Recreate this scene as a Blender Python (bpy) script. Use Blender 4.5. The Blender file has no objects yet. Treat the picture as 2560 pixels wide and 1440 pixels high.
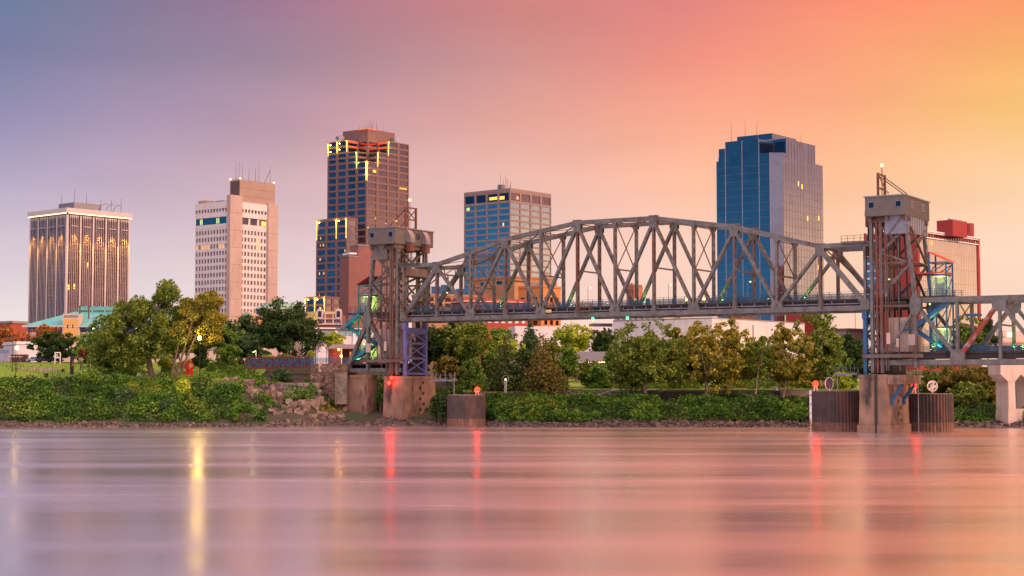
import bpy, math, random
import numpy as np
from mathutils import Vector

R = math.radians
rnd = random.Random(7)

# ------------------------------------------------------------------ camera
F = 4000.0                      # focal length in photo pixels (photo 2560 wide)
HORIZON = 962.0
EYE = 9.3
PITCH = math.atan((HORIZON - 720) / F)
sc = bpy.context.scene
cam = bpy.data.cameras.new("camera")
cam.sensor_width = 36.0
cam.lens = F / 2560 * 36.0
cam.clip_start = 1.0
cam.clip_end = 20000
camo = bpy.data.objects.new("camera", cam)
sc.collection.objects.link(camo)
camo.location = (0, 0, EYE)
camo.rotation_euler = (R(90) + PITCH, 0, 0)
sc.camera = camo

# ------------------------------------------------------------------ dusk sky (procedural, by compass direction)
world = bpy.data.worlds.new("World")
sc.world = world
world.use_nodes = True
wt = world.node_tree
wt.nodes.clear()


def s2l(c):
    return tuple((v / 255 / 12.92) if v / 255 <= .04045 else ((v / 255 + .055) / 1.055) ** 2.4 for v in c)


AZ = [-180, -145, -118, -85, -60, -35, -17.74, -9.1, 0, 6.3, 11.6, 17.74, 30, 55, 85, 105, 140, 180]
ROWS = [  # elevation in degrees, colours along AZ
    (-2, [(128,126,160),(95,118,165),(62,112,155),(62,110,152),(80,122,166),(180,180,205),(238,228,228),(238,222,222),(252,222,212),(255,222,205),(255,214,190),(255,218,200),(255,225,190),(255,205,172),(250,196,178),(255,205,196),(238,195,195),(128,126,160)]),
    (2.6, [(128,126,160),(95,118,165),(58,108,150),(58,104,148),(76,118,162),(175,172,202),(235,222,223),(235,217,218),(249,216,205),(254,216,198),(254,210,185),(254,218,198),(255,224,185),(255,206,170),(252,202,176),(252,204,196),(235,190,190),(128,126,160)]),
    (5.2, [(128,126,160),(95,118,165),(50,98,140),(50,94,136),(70,110,155),(155,158,192),(212,198,212),(224,198,204),(241,200,190),(254,208,188),(254,206,174),(253,216,190),(255,222,170),(250,190,160),(238,182,164),(246,198,190),(228,182,184),(128,126,160)]),
    (7.3, [(128,126,160),(95,118,165),(42,86,126),(44,84,124),(62,102,148),(125,136,176),(180,167,196),(208,175,186),(238,188,176),(253,190,160),(254,194,152),(252,208,160),(255,214,140),(196,148,148),(190,148,152),(236,186,178),(215,172,178),(128,126,160)]),
    (9.4, [(128,126,160),(95,118,165),(38,78,116),(40,76,116),(58,98,142),(108,124,165),(150,145,182),(185,152,172),(228,166,154),(250,170,143),(254,176,135),(252,199,122),(255,206,118),(180,138,148),(178,140,150),(215,165,165),(200,160,170),(128,126,160)]),
    (11.5, [(128,126,160),(95,118,165),(48,86,130),(38,78,124),(58,98,142),(98,118,158),(122,126,163),(162,138,160),(208,148,144),(240,146,130),(252,162,125),(251,178,112),(255,190,108),(252,155,115),(205,142,145),(200,145,148),(190,155,168),(128,126,160)]),
    (13.5, [(128,126,160),(95,118,165),(50,88,132),(42,80,126),(60,100,144),(92,114,155),(108,128,160),(156,120,148),(210,135,132),(226,135,130),(250,145,115),(252,150,108),(255,160,104),(245,148,115),(198,138,142),(195,142,146),(185,152,166),(128,126,160)]),
    (19, [(200,176,178),(160,150,172),(100,115,150),(90,105,145),(96,116,156),(108,122,166),(120,130,174),(176,136,162),(232,136,126),(252,138,108),(255,135,84),(255,130,68),(255,132,66),(250,142,100),(222,152,142),(216,156,150),(206,164,170),(200,176,178)]),
    (30, [(222,186,178),(214,180,178),(200,172,178),(176,160,176),(150,144,168),(118,128,165),(132,134,174),(176,138,160),(232,140,128),(250,138,108),(254,132,86),(255,128,74),(255,134,76),(250,146,105),(236,165,145),(232,175,165),(228,184,178),(222,186,178)]),
    (70, [(190,168,172),(186,164,174),(176,158,178),(164,152,180),(156,150,182),(152,148,184),(158,148,180),(172,150,172),(196,152,158),(224,150,136),(240,150,118),(246,150,108),(246,156,112),(236,162,138),(222,166,152),(212,168,160),(200,168,168),(190,168,172)]),
]
N = wt.nodes
L = wt.links


def node(tree, t, **kw):
    n = tree.nodes.new(t)
    for k, v in kw.items():
        setattr(n, k, v)
    return n


def mth(tree, op, a, b=None):
    n = node(tree, 'ShaderNodeMath', operation=op)
    for i, x in enumerate((a, b)):
        if x is None:
            continue
        if isinstance(x, (int, float)):
            n.inputs[i].default_value = x
        else:
            tree.links.new(x, n.inputs[i])
    return n.outputs[0]


def sstepn(x, a, c):
    n = node(wt, 'ShaderNodeMapRange', interpolation_type='SMOOTHSTEP')
    n.inputs[1].default_value = a
    n.inputs[2].default_value = c
    wt.links.new(x, n.inputs[0])
    return n.outputs[0]


SKY_BACK_FILL, SKY_TOP_FILL = 2.8, 1.5
tc = node(wt, 'ShaderNodeTexCoord')
sep = node(wt, 'ShaderNodeSeparateXYZ')
L.new(tc.outputs['Generated'], sep.inputs[0])
az = mth(wt, 'ARCTAN2', sep.outputs[0], sep.outputs[1])
azn = mth(wt, 'ADD', mth(wt, 'DIVIDE', az, 2 * math.pi), .5)
el = mth(wt, 'MULTIPLY', mth(wt, 'ARCSINE', sep.outputs[2]), 180 / math.pi)
prev = None
prev_e = None
for e, cols in ROWS:
    r = node(wt, 'ShaderNodeValToRGB')
    r.color_ramp.interpolation = 'LINEAR'
    els = r.color_ramp.elements
    els[0].position = 0
    els[1].position = 1
    for a, c in list(zip(AZ, cols))[1:-1]:
        els.new((a + 180) / 360)
    for i, c in enumerate(cols):
        els[i].color = (*s2l(c), 1)
    L.new(azn, r.inputs[0])
    if prev is None:
        prev = r.outputs[0]
    else:
        mr = node(wt, 'ShaderNodeMapRange')
        mr.inputs[1].default_value = prev_e
        mr.inputs[2].default_value = e
        L.new(el, mr.inputs[0])
        mx = node(wt, 'ShaderNodeMix', data_type='RGBA')
        L.new(mr.outputs[0], mx.inputs[0])
        L.new(prev, mx.inputs[6])
        L.new(r.outputs[0], mx.inputs[7])
        prev = mx.outputs[2]
    prev_e = e
# soft, barely visible cloud veil
cn = node(wt, 'ShaderNodeTexNoise')
cn.inputs['Scale'].default_value = 5
cn.inputs['Detail'].default_value = 5
cmap = node(wt, 'ShaderNodeMapping')
cmap.inputs['Scale'].default_value = (1, 1, 5)
L.new(tc.outputs['Generated'], cmap.inputs[0])
L.new(cmap.outputs[0], cn.inputs['Vector'])
cv = node(wt, 'ShaderNodeMapRange')
cv.inputs[1].default_value = .3
cv.inputs[2].default_value = .7
cv.inputs[3].default_value = .95
cv.inputs[4].default_value = 1.05
L.new(cn.outputs[0], cv.inputs[0])
mulc = node(wt, 'ShaderNodeVectorMath', operation='SCALE')
L.new(prev, mulc.inputs[0])
L.new(cv.outputs[0], mulc.inputs['Scale'])
# unseen sky behind the viewer and overhead brightened as added fill light
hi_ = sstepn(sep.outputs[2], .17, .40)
lf = mth(wt, 'ADD', 1.0, mth(wt, 'MULTIPLY', mth(wt, 'MULTIPLY', sstepn(mth(wt, 'MULTIPLY', sep.outputs[1], -1), .1, .7), hi_), SKY_BACK_FILL))
lf = mth(wt, 'ADD', lf, mth(wt, 'MULTIPLY', sstepn(sep.outputs[2], .26, .75), SKY_TOP_FILL))
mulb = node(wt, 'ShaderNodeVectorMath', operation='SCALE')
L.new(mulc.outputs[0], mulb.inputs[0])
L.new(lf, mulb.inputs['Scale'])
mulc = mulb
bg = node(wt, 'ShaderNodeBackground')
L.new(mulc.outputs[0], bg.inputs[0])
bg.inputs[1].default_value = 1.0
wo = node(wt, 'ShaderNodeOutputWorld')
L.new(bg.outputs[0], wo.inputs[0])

# warm afterglow, low and from the right of the frame
sun = bpy.data.lights.new("sun", 'SUN')
sun.energy = 3.0
sun.angle = R(22)
sun.color = (1.0, .58, .40)
suno = bpy.data.objects.new("sun", sun)
sc.collection.objects.link(suno)
_d = Vector((math.sin(R(117)) * math.cos(R(30)), math.cos(R(117)) * math.cos(R(30)), math.sin(R(30))))
suno.rotation_euler = (-_d).to_track_quat('-Z', 'Y').to_euler()
suno.location = (300, 100, 200)

sc.view_settings.view_transform = 'Standard'
sc.view_settings.look = 'None'
sc.view_settings.gamma = 1
sc.view_settings.use_curve_mapping = False
sc.view_settings.exposure = 0
sc.render.engine = 'CYCLES'
sc.cycles.use_denoising = True
sc.cycles.max_bounces = 6
sc.cycles.diffuse_bounces = 3
sc.cycles.glossy_bounces = 3
sc.cycles.transparent_max_bounces = 8
sc.cycles.sample_clamp_indirect = 4

# ------------------------------------------------------------------ helpers


def at(px, py, Y):
    """world point on the sight line of a photo pixel, at ground distance Y"""
    u = (px - 1280) / F
    v = (720 - py) / F
    fy, fz = math.cos(PITCH), math.sin(PITCH)
    dy = fy - v * fz
    dz = fz + v * fy
    t = Y / dy
    return Vector((u * t, Y, EYE + dz * t))


def zat(py, Y, px=1280):
    return at(px, py, Y).z


def xat(px, Y, py=900):
    return at(px, py, Y).x


def mat(name, col, rough=.7, metal=0, var=.12, vscale=1.0, bump=0, emit=None, estr=0, dark=None, dscale=.3,
        stretch=(1, 1, 1), dlo=.5, dhi=.7, spec=.5, island=0, bricks=None):
    """col: linear base colour. var: fine variation. dark: second colour for dirt, rust or stains."""
    m = bpy.data.materials.new(name)
    m.use_nodes = True
    t = m.node_tree
    b = t.nodes['Principled BSDF']
    b.inputs['Roughness'].default_value = rough
    b.inputs['Metallic'].default_value = metal
    b.inputs['Specular IOR Level'].default_value = spec
    b.inputs['Base Color'].default_value = (*col, 1)
    if emit:
        b.inputs['Emission Color'].default_value = (*emit, 1)
        b.inputs['Emission Strength'].default_value = estr
        return m
    tcn = node(t, 'ShaderNodeTexCoord')
    out = None
    if bricks:
        bt = node(t, 'ShaderNodeTexBrick')
        bt.inputs['Scale'].default_value = bricks[0]
        bt.inputs['Color1'].default_value = (*col, 1)
        bt.inputs['Color2'].default_value = (*[c * .8 for c in col], 1)
        bt.inputs['Mortar'].default_value = (*bricks[1], 1)
        mp = node(t, 'ShaderNodeMapping')
        mp.inputs['Rotation'].default_value = (R(90), 0, 0)
        t.links.new(tcn.outputs['Object'], mp.inputs[0])
        t.links.new(mp.outputs[0], bt.inputs[0])
        out = bt.outputs[0]
    if var:
        n = node(t, 'ShaderNodeTexNoise')
        n.inputs['Scale'].default_value = vscale
        n.inputs['Detail'].default_value = 4
        t.links.new(tcn.outputs['Object'], n.inputs['Vector'])
        mr = node(t, 'ShaderNodeMapRange')
        mr.inputs[1].default_value = .3
        mr.inputs[2].default_value = .7
        mr.inputs[3].default_value = 1 - var
        mr.inputs[4].default_value = 1 + var
        t.links.new(n.outputs[0], mr.inputs[0])
        k = mr.outputs[0]
        if island:
            g = node(t, 'ShaderNodeNewGeometry')
            mi = node(t, 'ShaderNodeMapRange')
            mi.inputs[3].default_value = 1 - island
            mi.inputs[4].default_value = 1 + island
            t.links.new(g.outputs['Random Per Island'], mi.inputs[0])
            k = mth(t, 'MULTIPLY', k, mi.outputs[0])
        vm = node(t, 'ShaderNodeVectorMath', operation='SCALE')
        if out is None:
            vm.inputs[0].default_value = col
        else:
            t.links.new(out, vm.inputs[0])
        t.links.new(k, vm.inputs['Scale'])
        out = vm.outputs[0]
    if dark:
        n2 = node(t, 'ShaderNodeTexNoise')
        n2.inputs['Scale'].default_value = dscale
        n2.inputs['Detail'].default_value = 6
        n2.inputs['Roughness'].default_value = .65
        mp2 = node(t, 'ShaderNodeMapping')
        mp2.inputs['Scale'].default_value = stretch
        t.links.new(tcn.outputs['Object'], mp2.inputs[0])
        t.links.new(mp2.outputs[0], n2.inputs['Vector'])
        mr2 = node(t, 'ShaderNodeMapRange')
        mr2.inputs[1].default_value = dlo
        mr2.inputs[2].default_value = dhi
        t.links.new(n2.outputs[0], mr2.inputs[0])
        mx = node(t, 'ShaderNodeMix', data_type='RGBA')
        t.links.new(mr2.outputs[0], mx.inputs[0])
        if out is None:
            mx.inputs[6].default_value = (*col, 1)
        else:
            t.links.new(out, mx.inputs[6])
        mx.inputs[7].default_value = (*dark, 1)
        out = mx.outputs[2]
    if out is not None:
        t.links.new(out, b.inputs['Base Color'])
    if bump:
        nb = node(t, 'ShaderNodeTexNoise')
        nb.inputs['Scale'].default_value = vscale * 2
        nb.inputs['Detail'].default_value = 5
        t.links.new(tcn.outputs['Object'], nb.inputs['Vector'])
        bp = node(t, 'ShaderNodeBump')
        bp.inputs['Strength'].default_value = bump
        bp.inputs['Distance'].default_value = .1
        t.links.new(nb.outputs[0], bp.inputs['Height'])
        t.links.new(bp.outputs[0], b.inputs['Normal'])
    return m


def leafmat(name, col, col2, trans=.22):
    """foliage: two leaf colours mixed by clump and by leaf, some light let through"""
    m = bpy.data.materials.new(name)
    m.use_nodes = True
    t = m.node_tree
    b = t.nodes['Principled BSDF']
    out = t.nodes['Material Output']
    g = node(t, 'ShaderNodeNewGeometry')
    tcn = node(t, 'ShaderNodeTexCoord')
    n = node(t, 'ShaderNodeTexNoise')
    n.inputs['Scale'].default_value = .35
    n.inputs['Detail'].default_value = 3
    t.links.new(tcn.outputs['Object'], n.inputs['Vector'])
    a = mth(t, 'ADD', mth(t, 'MULTIPLY', g.outputs['Random Per Island'], .34), mth(t, 'MULTIPLY', n.outputs[0], .95))
    mr = node(t, 'ShaderNodeMapRange')
    mr.inputs[1].default_value = .40
    mr.inputs[2].default_value = .90
    t.links.new(a, mr.inputs[0])
    mx = node(t, 'ShaderNodeMix', data_type='RGBA')
    t.links.new(mr.outputs[0], mx.inputs[0])
    mx.inputs[6].default_value = (*col, 1)
    mx.inputs[7].default_value = (*col2, 1)
    t.links.new(mx.outputs[2], b.inputs['Base Color'])
    b.inputs['Roughness'].default_value = .6
    b.inputs['Specular IOR Level'].default_value = .25
    tr = node(t, 'ShaderNodeBsdfTranslucent')
    t.links.new(mx.outputs[2], tr.inputs[0])
    ms = node(t, 'ShaderNodeMixShader')
    ms.inputs[0].default_value = trans
    t.links.new(b.outputs[0], ms.inputs[1])
    t.links.new(tr.outputs[0], ms.inputs[2])
    t.links.new(ms.outputs[0], out.inputs[0])
    return m


ORG = {}


def link(o):
    sc.collection.objects.link(o)
    return o


def tag(o, label=None, cat=None, group=None, kind=None):
    if label:
        o['label'] = label
    if cat:
        o['category'] = cat
    if group:
        o['group'] = group
    if kind:
        o['kind'] = kind
    return o


def thing(name, label, cat, loc, group=None):
    o = bpy.data.objects.new(name, None)
    o.empty_display_size = .5
    link(o)
    o.location = loc
    ORG[o] = Vector(loc)
    return tag(o, label, cat, group)


def copy_tree(o, parent=None):
    c = o.copy()
    link(c)
    if parent:
        c.parent = parent
    for ch in list(o.children):
        copy_tree(ch, c)
    return c


Z3 = Vector((0, 0, 1))


class MB:
    def __init__(self):
        self.v = []
        self.f = []

    def add(self, vs, fs):
        b = len(self.v)
        self.v += [tuple(x) for x in vs]
        self.f += [tuple(i + b for i in q) for q in fs]

    def obox(self, c, ax, ay, az):
        """box at centre c with half-vectors"""
        c, ax, ay, az = Vector(c), Vector(ax), Vector(ay), Vector(az)
        vs = [c + ax * i + ay * j + az * k for k in (-1, 1) for j in (-1, 1) for i in (-1, 1)]
        self.add(vs, [(0, 2, 3, 1), (4, 5, 7, 6), (0, 1, 5, 4), (2, 6, 7, 3), (0, 4, 6, 2), (1, 3, 7, 5)])

    def box(self, x0, x1, y0, y1, z0, z1):
        self.obox(((x0 + x1) / 2, (y0 + y1) / 2, (z0 + z1) / 2), ((x1 - x0) / 2, 0, 0), (0, (y1 - y0) / 2, 0), (0, 0, (z1 - z0) / 2))

    def beam(self, p, q, a, b, side=None):
        """bar from p to q: a wide along 'side', b deep across"""
        p, q = Vector(p), Vector(q)
        d = q - p
        ln = d.length
        d.normalize()
        if side is None:
            side = Z3.cross(d)
            if side.length < .05:
                side = Vector((1, 0, 0))
        s = Vector(side)
        s = (s - d * s.dot(d)).normalized()
        n = d.cross(s)
        self.obox((p + q) / 2, d * ln / 2, s * a / 2, n * b / 2)

    def tube(self, p, q, r1, r2=None, n=8, cap=True):
        p, q = Vector(p), Vector(q)
        r2 = r1 if r2 is None else r2
        d = (q - p).normalized()
        s = d.orthogonal().normalized()
        t = d.cross(s)
        vs = []
        for c, r in ((p, r1), (q, r2)):
            for i in range(n):
                a = 2 * math.pi * i / n
                vs.append(c + (s * math.cos(a) + t * math.sin(a)) * r)
        fs = [(i, (i + 1) % n, n + (i + 1) % n, n + i) for i in range(n)]
        if cap:
            fs += [tuple(range(n))[::-1], tuple(range(n, 2 * n))]
        self.add(vs, fs)

    def prism(self, poly, z0, z1):
        """upright prism over a plan outline"""
        n = len(poly)
        vs = [(p[0], p[1], z0) for p in poly] + [(p[0], p[1], z1) for p in poly]
        fs = [(i, (i + 1) % n, n + (i + 1) % n, n + i) for i in range(n)]
        fs += [tuple(range(n))[::-1], tuple(range(n, 2 * n))]
        self.add(vs, fs)

    def slab(self, pts, off):
        """outline of 3D points, thickened by vector off"""
        n = len(pts)
        off = Vector(off)
        vs = [Vector(p) for p in pts] + [Vector(p) + off for p in pts]
        fs = [(i, (i + 1) % n, n + (i + 1) % n, n + i) for i in range(n)]
        fs += [tuple(range(n))[::-1], tuple(range(n, 2 * n))]
        self.add(vs, fs)

    def ball(self, c, r, n=8, sz=1):
        c = Vector(c)
        m = max(4, n // 2)
        vs = [c + Vector((0, 0, -r * sz))]
        for j in range(1, m):
            b = -math.pi / 2 + math.pi * j / m
            for i in range(n):
                a = 2 * math.pi * i / n
                vs.append(c + Vector((r * math.cos(b) * math.cos(a), r * math.cos(b) * math.sin(a), r * sz * math.sin(b))))
        vs.append(c + Vector((0, 0, r * sz)))
        fs = [(0, 1 + (i + 1) % n, 1 + i) for i in range(n)]
        for j in range(m - 2):
            o = 1 + j * n
            fs += [(o + i, o + (i + 1) % n, o + n + (i + 1) % n, o + n + i) for i in range(n)]
        o = 1 + (m - 2) * n
        fs += [(o + i, o + (i + 1) % n, len(vs) - 1) for i in range(n)]
        self.add(vs, fs)

    def build(self, name, m, parent=None, loc=None, smooth=False, label=None, kind=None):
        org = Vector(loc) if loc is not None else (ORG[parent] if parent is not None else Vector((0, 0, 0)))
        me = bpy.data.meshes.new(name)
        me.from_pydata([(x - org.x, y - org.y, z - org.z) for x, y, z in self.v], [], self.f)
        if isinstance(m, (list, tuple)):
            for mm in m:
                me.materials.append(mm)
        else:
            me.materials.append(m)
        if smooth:
            me.polygons.foreach_set('use_smooth', [True] * len(me.polygons))
        import bmesh
        bm = bmesh.new()
        bm.from_mesh(me)
        bmesh.ops.recalc_face_normals(bm, faces=bm.faces)
        bm.to_mesh(me)
        bm.free()
        o = bpy.data.objects.new(name, me)
        link(o)
        ORG[o] = org
        if parent is not None:
            o.parent = parent
        else:
            o.location = org
        return tag(o, label, None, None, kind)


def box1(name, m, parent, x0, x1, y0, y1, z0, z1, **kw):
    b = MB()
    b.box(x0, x1, y0, y1, z0, z1)
    return b.build(name, m, parent, **kw)


def quads_obj(name, verts, m, parent=None, org=(0, 0, 0), tri=False):
    """verts: (n,4,3) numpy array of loose quads"""
    n = len(verts)
    me = bpy.data.meshes.new(name)
    v = (verts - np.array(org)).reshape(-1, 3).astype(np.float32)
    me.vertices.add(n * 4)
    me.vertices.foreach_set('co', v.ravel())
    me.loops.add(n * 4)
    me.loops.foreach_set('vertex_index', np.arange(n * 4, dtype=np.int32))
    me.polygons.add(n)
    me.polygons.foreach_set('loop_start', np.arange(0, n * 4, 4, dtype=np.int32))
    me.polygons.foreach_set('loop_total', np.full(n, 4, dtype=np.int32))
    me.materials.append(m)
    me.update(calc_edges=True)
    o = bpy.data.objects.new(name, me)
    link(o)
    ORG[o] = Vector(org)
    if parent is not None:
        o.parent = parent
    else:
        o.location = org
    return o


def leaf_quads(P, size, g, flat=.0):
    """random leaf quads centred on points P"""
    n = len(P)
    a = g.normal(size=(n, 3))
    a[:, 2] *= (1 - flat)
    a /= np.linalg.norm(a, axis=1)[:, None] + 1e-9
    b = g.normal(size=(n, 3))
    b -= a * np.sum(a * b, axis=1)[:, None]
    b /= np.linalg.norm(b, axis=1)[:, None] + 1e-9
    s = size * g.uniform(.6, 1.3, size=(n, 1))
    a = a * s
    b = b * s * .75
    return np.stack([P - a, P + b * .9, P + a, P - b * .9], axis=1)


# ------------------------------------------------------------------ materials
STEEL = mat('weathered_grey_steel', (.128, .132, .125), .55, .25, .28, .8, dark=(.085, .05, .036), dscale=.4, stretch=(1, 1, .4), dlo=.54, dhi=.68)
STEEL2 = mat('rusty_grey_steel', (.115, .105, .10), .6, .2, .2, .6, dark=(.13, .045, .025), dscale=.5, stretch=(1, 1, .25), dlo=.42, dhi=.62)
RUST = mat('rust_brown_steel', (.13, .05, .032), .7, .1, .3, 1)
DARKST = mat('dark_floor_steel', (.035, .03, .03), .7, .1, .3, .5)
BLUEST = mat('blue_painted_steel', (.02, .10, .22), .5, .1, .15, 1)
RAILM = mat('teal_grey_railing', (.022, .075, .11), .5, .1, .1, 1)
TEALST = mat('teal_painted_steel', (.02, .20, .27), .5, .1, .15, 1)
PURPST = mat('violet_blue_painted_steel', (.11, .12, .30), .5, .1, .15, 1)
REDROOF = mat('red_metal_roof', (.42, .05, .03), .5, .1, .1, 1)
CONC = mat('stained_concrete', (.215, .130, .09), .85, 0, .3, .35, bump=.35, dark=(.045, .033, .03), dscale=.32, stretch=(1, 1, .3), dlo=.54, dhi=.66)
CONC2 = mat('pale_concrete', (.42, .34, .29), .85, 0, .12, .4, dark=(.22, .17, .15), dscale=.4, stretch=(1, 1, .2))
SIDING = mat('taupe_metal_siding', (.135, .12, .102), .5, .1, .08, .5)
GALV = mat('galvanised_metal', (.30, .31, .33), .35, .6, .15, .8)
DGLASS = mat('dark_glass', (.16, .16, .18), .07, 1.0, .0)
WOOD = mat('weathered_wood', (.22, .16, .12), .8, 0, .3, 1.5)
WHITE = mat('white_painted_metal', (.75, .73, .72), .5, 0, .05, 1)
BLACK = mat('black_painted_metal', (.02, .02, .022), .5, .2, .1, 1)
SHEET = mat('rusted_sheet_pile', (.055, .038, .036), .75, .1, .3, .6, dark=(.15, .06, .035), dscale=.6, stretch=(1, 1, .12), dlo=.5, dhi=.75)
SHEETLOW = mat('waterline_rust_band', (.17, .085, .055), .8, 0, .35, .7, dark=(.06, .035, .03), dscale=.8, stretch=(1, 1, .3))
LAMP_W = mat('warm_lamp_glow', (1, .8, .4), emit=(1, .62, .16), estr=12)
LAMP_Y = mat('greenish_lamp_glow', (1, 1, .4), emit=(.85, 1, .25), estr=3)
LAMP_R = mat('red_beacon_glow', (1, .02, .01), emit=(1, .008, .002), estr=18)
LAMP_G = mat('green_signal_glow', (.02, 1, .2), emit=(.02, 1, .22), estr=12)
LAMP_O = mat('amber_lamp_glow', (1, .5, .1), emit=(1, .36, .06), estr=16)
TUBE_Y = mat('yellow_facade_light', (1, .8, .2), emit=(1, .60, .08), estr=2.6)
TUBE_C = mat('cream_cornice_light', (1, .8, .5), emit=(1, .68, .34), estr=2.2)
WINLIT = mat('lit_window_yellow', (1, .7, .1), emit=(1, .58, .06), estr=.95)
WINLITG = mat('lit_window_green', (.6, .8, .3), emit=(.62, .75, .22), estr=.6)
WINLITO = mat('lit_window_amber', (1, .5, .1), emit=(.9, .38, .06), estr=.6)


def point(parent, loc, col, energy, r=.3, spot=None, aim=None):
    ld = bpy.data.lights.new('lamp_light', 'SPOT' if spot else 'POINT')
    ld.color = col
    ld.energy = energy
    ld.shadow_soft_size = r
    o = bpy.data.objects.new('lamp_light', ld)
    link(o)
    if spot:
        ld.spot_size = R(spot)
        ld.spot_blend = .6
        o.rotation_euler = Vector(aim).to_track_quat('-Z', 'Y').to_euler()
    o.parent = parent
    o.location = Vector(loc) - ORG[parent]
    return o
# ------------------------------------------------------------------ water, banks and ground


def sstep(a, b, x):
    t = np.clip((x - a) / (b - a), 0, 1)
    return t * t * (3 - 2 * t)


def vnoise(x, y, seed=0):
    """smooth value noise on numpy arrays"""
    def h(i, j):
        n = np.sin(i * 127.1 + j * 311.7 + seed * 74.7) * 43758.5453
        return n - np.floor(n)
    xi, yi = np.floor(x), np.floor(y)
    fx, fy = x - xi, y - yi
    fx = fx * fx * (3 - 2 * fx)
    fy = fy * fy * (3 - 2 * fy)
    return (h(xi, yi) * (1 - fx) + h(xi + 1, yi) * fx) * (1 - fy) + (h(xi, yi + 1) * (1 - fx) + h(xi + 1, yi + 1) * fx) * fy


LEFT = ([-60, -2, 3, 12, 22, 33, 42, 50, 72, 110, 350, 3000], [-4, -.6, .9, 4.6, 8.6, 10.3, 10.9, 11.4, 15.1, 15.8, 18, 24])
MID = ([-60, -2, 3, 14, 26, 31, 34, 36, 70, 110, 350, 3000], [-4, -.6, 1.0, 3.4, 5.6, 6.0, 6.2, 8.0, 9.6, 11.5, 18, 24])
ROCKY = ([-60, -2, 3, 9, 16, 24, 31, 40, 60, 110, 350, 3000], [-4, -.6, .9, 2.5, 5.2, 6.6, 9.2, 11.6, 13.6, 15, 18, 24])


def shore(x):
    return 352 + 15 * sstep(-50, -40, x) * (1 - sstep(-9, -1, x))


def ground(x, y):
    x = np.asarray(x, float)
    y = np.asarray(y, float)
    d = y - shore(x)
    zl = np.interp(d, *LEFT)
    zm = np.interp(d, *MID)
    zr = np.interp(d, *ROCKY)
    k1 = sstep(-66, -52, x)
    k2 = sstep(-28, -14, x)
    z = zl * (1 - k1) + zr * k1
    z = z * (1 - k2) + zm * k2
    amp = sstep(2, 8, d) * (1 - sstep(28, 36, d))
    z = z + amp * ((vnoise(x / 5, y / 5, 1) - .5) * 1.7 + (vnoise(x / 2.2, y / 2.2, 2) - .5) * .9)
    z = z + (vnoise(x / 1.2, y / 1.2, 5) - .5) * .25 * (1 - sstep(34, 60, d))
    return z


def gz(x, y):
    return float(ground(x, y))


SOIL = mat('dark_bank_soil', (.045, .035, .022), .95, 0, .35, .4, bump=.4, dark=(.03, .055, .016), dscale=.12, dlo=.4, dhi=.6)
GRASS = mat('mown_grass', (.13, .27, .02), .9, 0, .25, .5, bump=.3, dark=(.26, .27, .035), dscale=.12, dlo=.48, dhi=.7)


def grid_mesh(name, xs, ys, zf, m):
    X, Y = np.meshgrid(xs, ys)
    Zz = zf(X, Y)
    nx, ny = len(xs), len(ys)
    v = np.stack([X, Y, Zz], -1).reshape(-1, 3)
    i = np.arange(nx - 1)[None, :] + nx * np.arange(ny - 1)[:, None]
    f = np.stack([i, i + 1, i + 1 + nx, i + nx], -1).reshape(-1, 4)
    me = bpy.data.meshes.new(name)
    me.from_pydata(v.tolist(), [], f.tolist())
    me.materials.append(m)
    me.polygons.foreach_set('use_smooth', [True] * len(f))
    o = bpy.data.objects.new(name, me)
    link(o)
    return o


xs = np.concatenate([np.linspace(-4000, -220, 20), np.arange(-210, 210, 1.5), np.linspace(220, 4000, 20)])
ys = np.concatenate([np.arange(338, 400, .8), np.arange(400, 480, 2.5), np.linspace(490, 5000, 30)])
tag(grid_mesh('ground', xs, ys, ground, SOIL), kind='structure')

# lawns laid just above the ground
xs = np.arange(-140, -62, 1.0)
ys = np.arange(385, 432, 1.0)
tag(grid_mesh('lawn', xs, ys, lambda x, y: ground(x, y) + .05, GRASS), kind='structure')
xs = np.arange(-14, 110, 1.5)
ys = np.arange(389, 450, 1.5)
tag(grid_mesh('park_lawn', xs, ys, lambda x, y: ground(x, y) + .05, GRASS), kind='structure')
PATHM = mat('pale_gravel_path', (.42, .33, .22), .9, 0, .15, 2)
pm = MB()
pv = []
for i in range(40):
    x = -140 + i * 1.35
    y0 = 393.5 + 3.2 * (i / 39) ** 2
    pv += [(x, y0, gz(x, y0) + .09), (x, y0 + 1.5, gz(x, y0 + 1.5) + .09)]
pm.add(pv, [(2 * i, 2 * i + 2, 2 * i + 3, 2 * i + 1) for i in range(39)])
tag(pm.build('path', PATHM), kind='structure')
ASPH = mat('asphalt', (.06, .058, .058), .9, 0, .2, 1)
xs = np.arange(-150, -78, 3.0)
ys = np.arange(433, 455, 2.0)
tag(grid_mesh('parking_lot', xs, ys, lambda x, y: ground(x, y) + .06, ASPH), kind='structure')

# river: brown water, slick but finely ruffled, with long slack-water streaks
WM = bpy.data.materials.new('river_water')
WM.use_nodes = True
t = WM.node_tree
b = t.nodes['Principled BSDF']
b.inputs['Base Color'].default_value = (.08, .036, .025, 1)
b.inputs['IOR'].default_value = 5.0
b.inputs['Specular IOR Level'].default_value = 1.0
tcn = node(t, 'ShaderNodeTexCoord')


def wnoise(sx, sy, scale, detail=3, rough=.55):
    mp = node(t, 'ShaderNodeMapping')
    mp.inputs['Scale'].default_value = (sx, sy, 1)
    t.links.new(tcn.outputs['Object'], mp.inputs[0])
    n = node(t, 'ShaderNodeTexNoise')
    n.inputs['Scale'].default_value = scale
    n.inputs['Detail'].default_value = detail
    n.inputs['Roughness'].default_value = rough
    t.links.new(mp.outputs[0], n.inputs['Vector'])
    return n.outputs[0]


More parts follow.
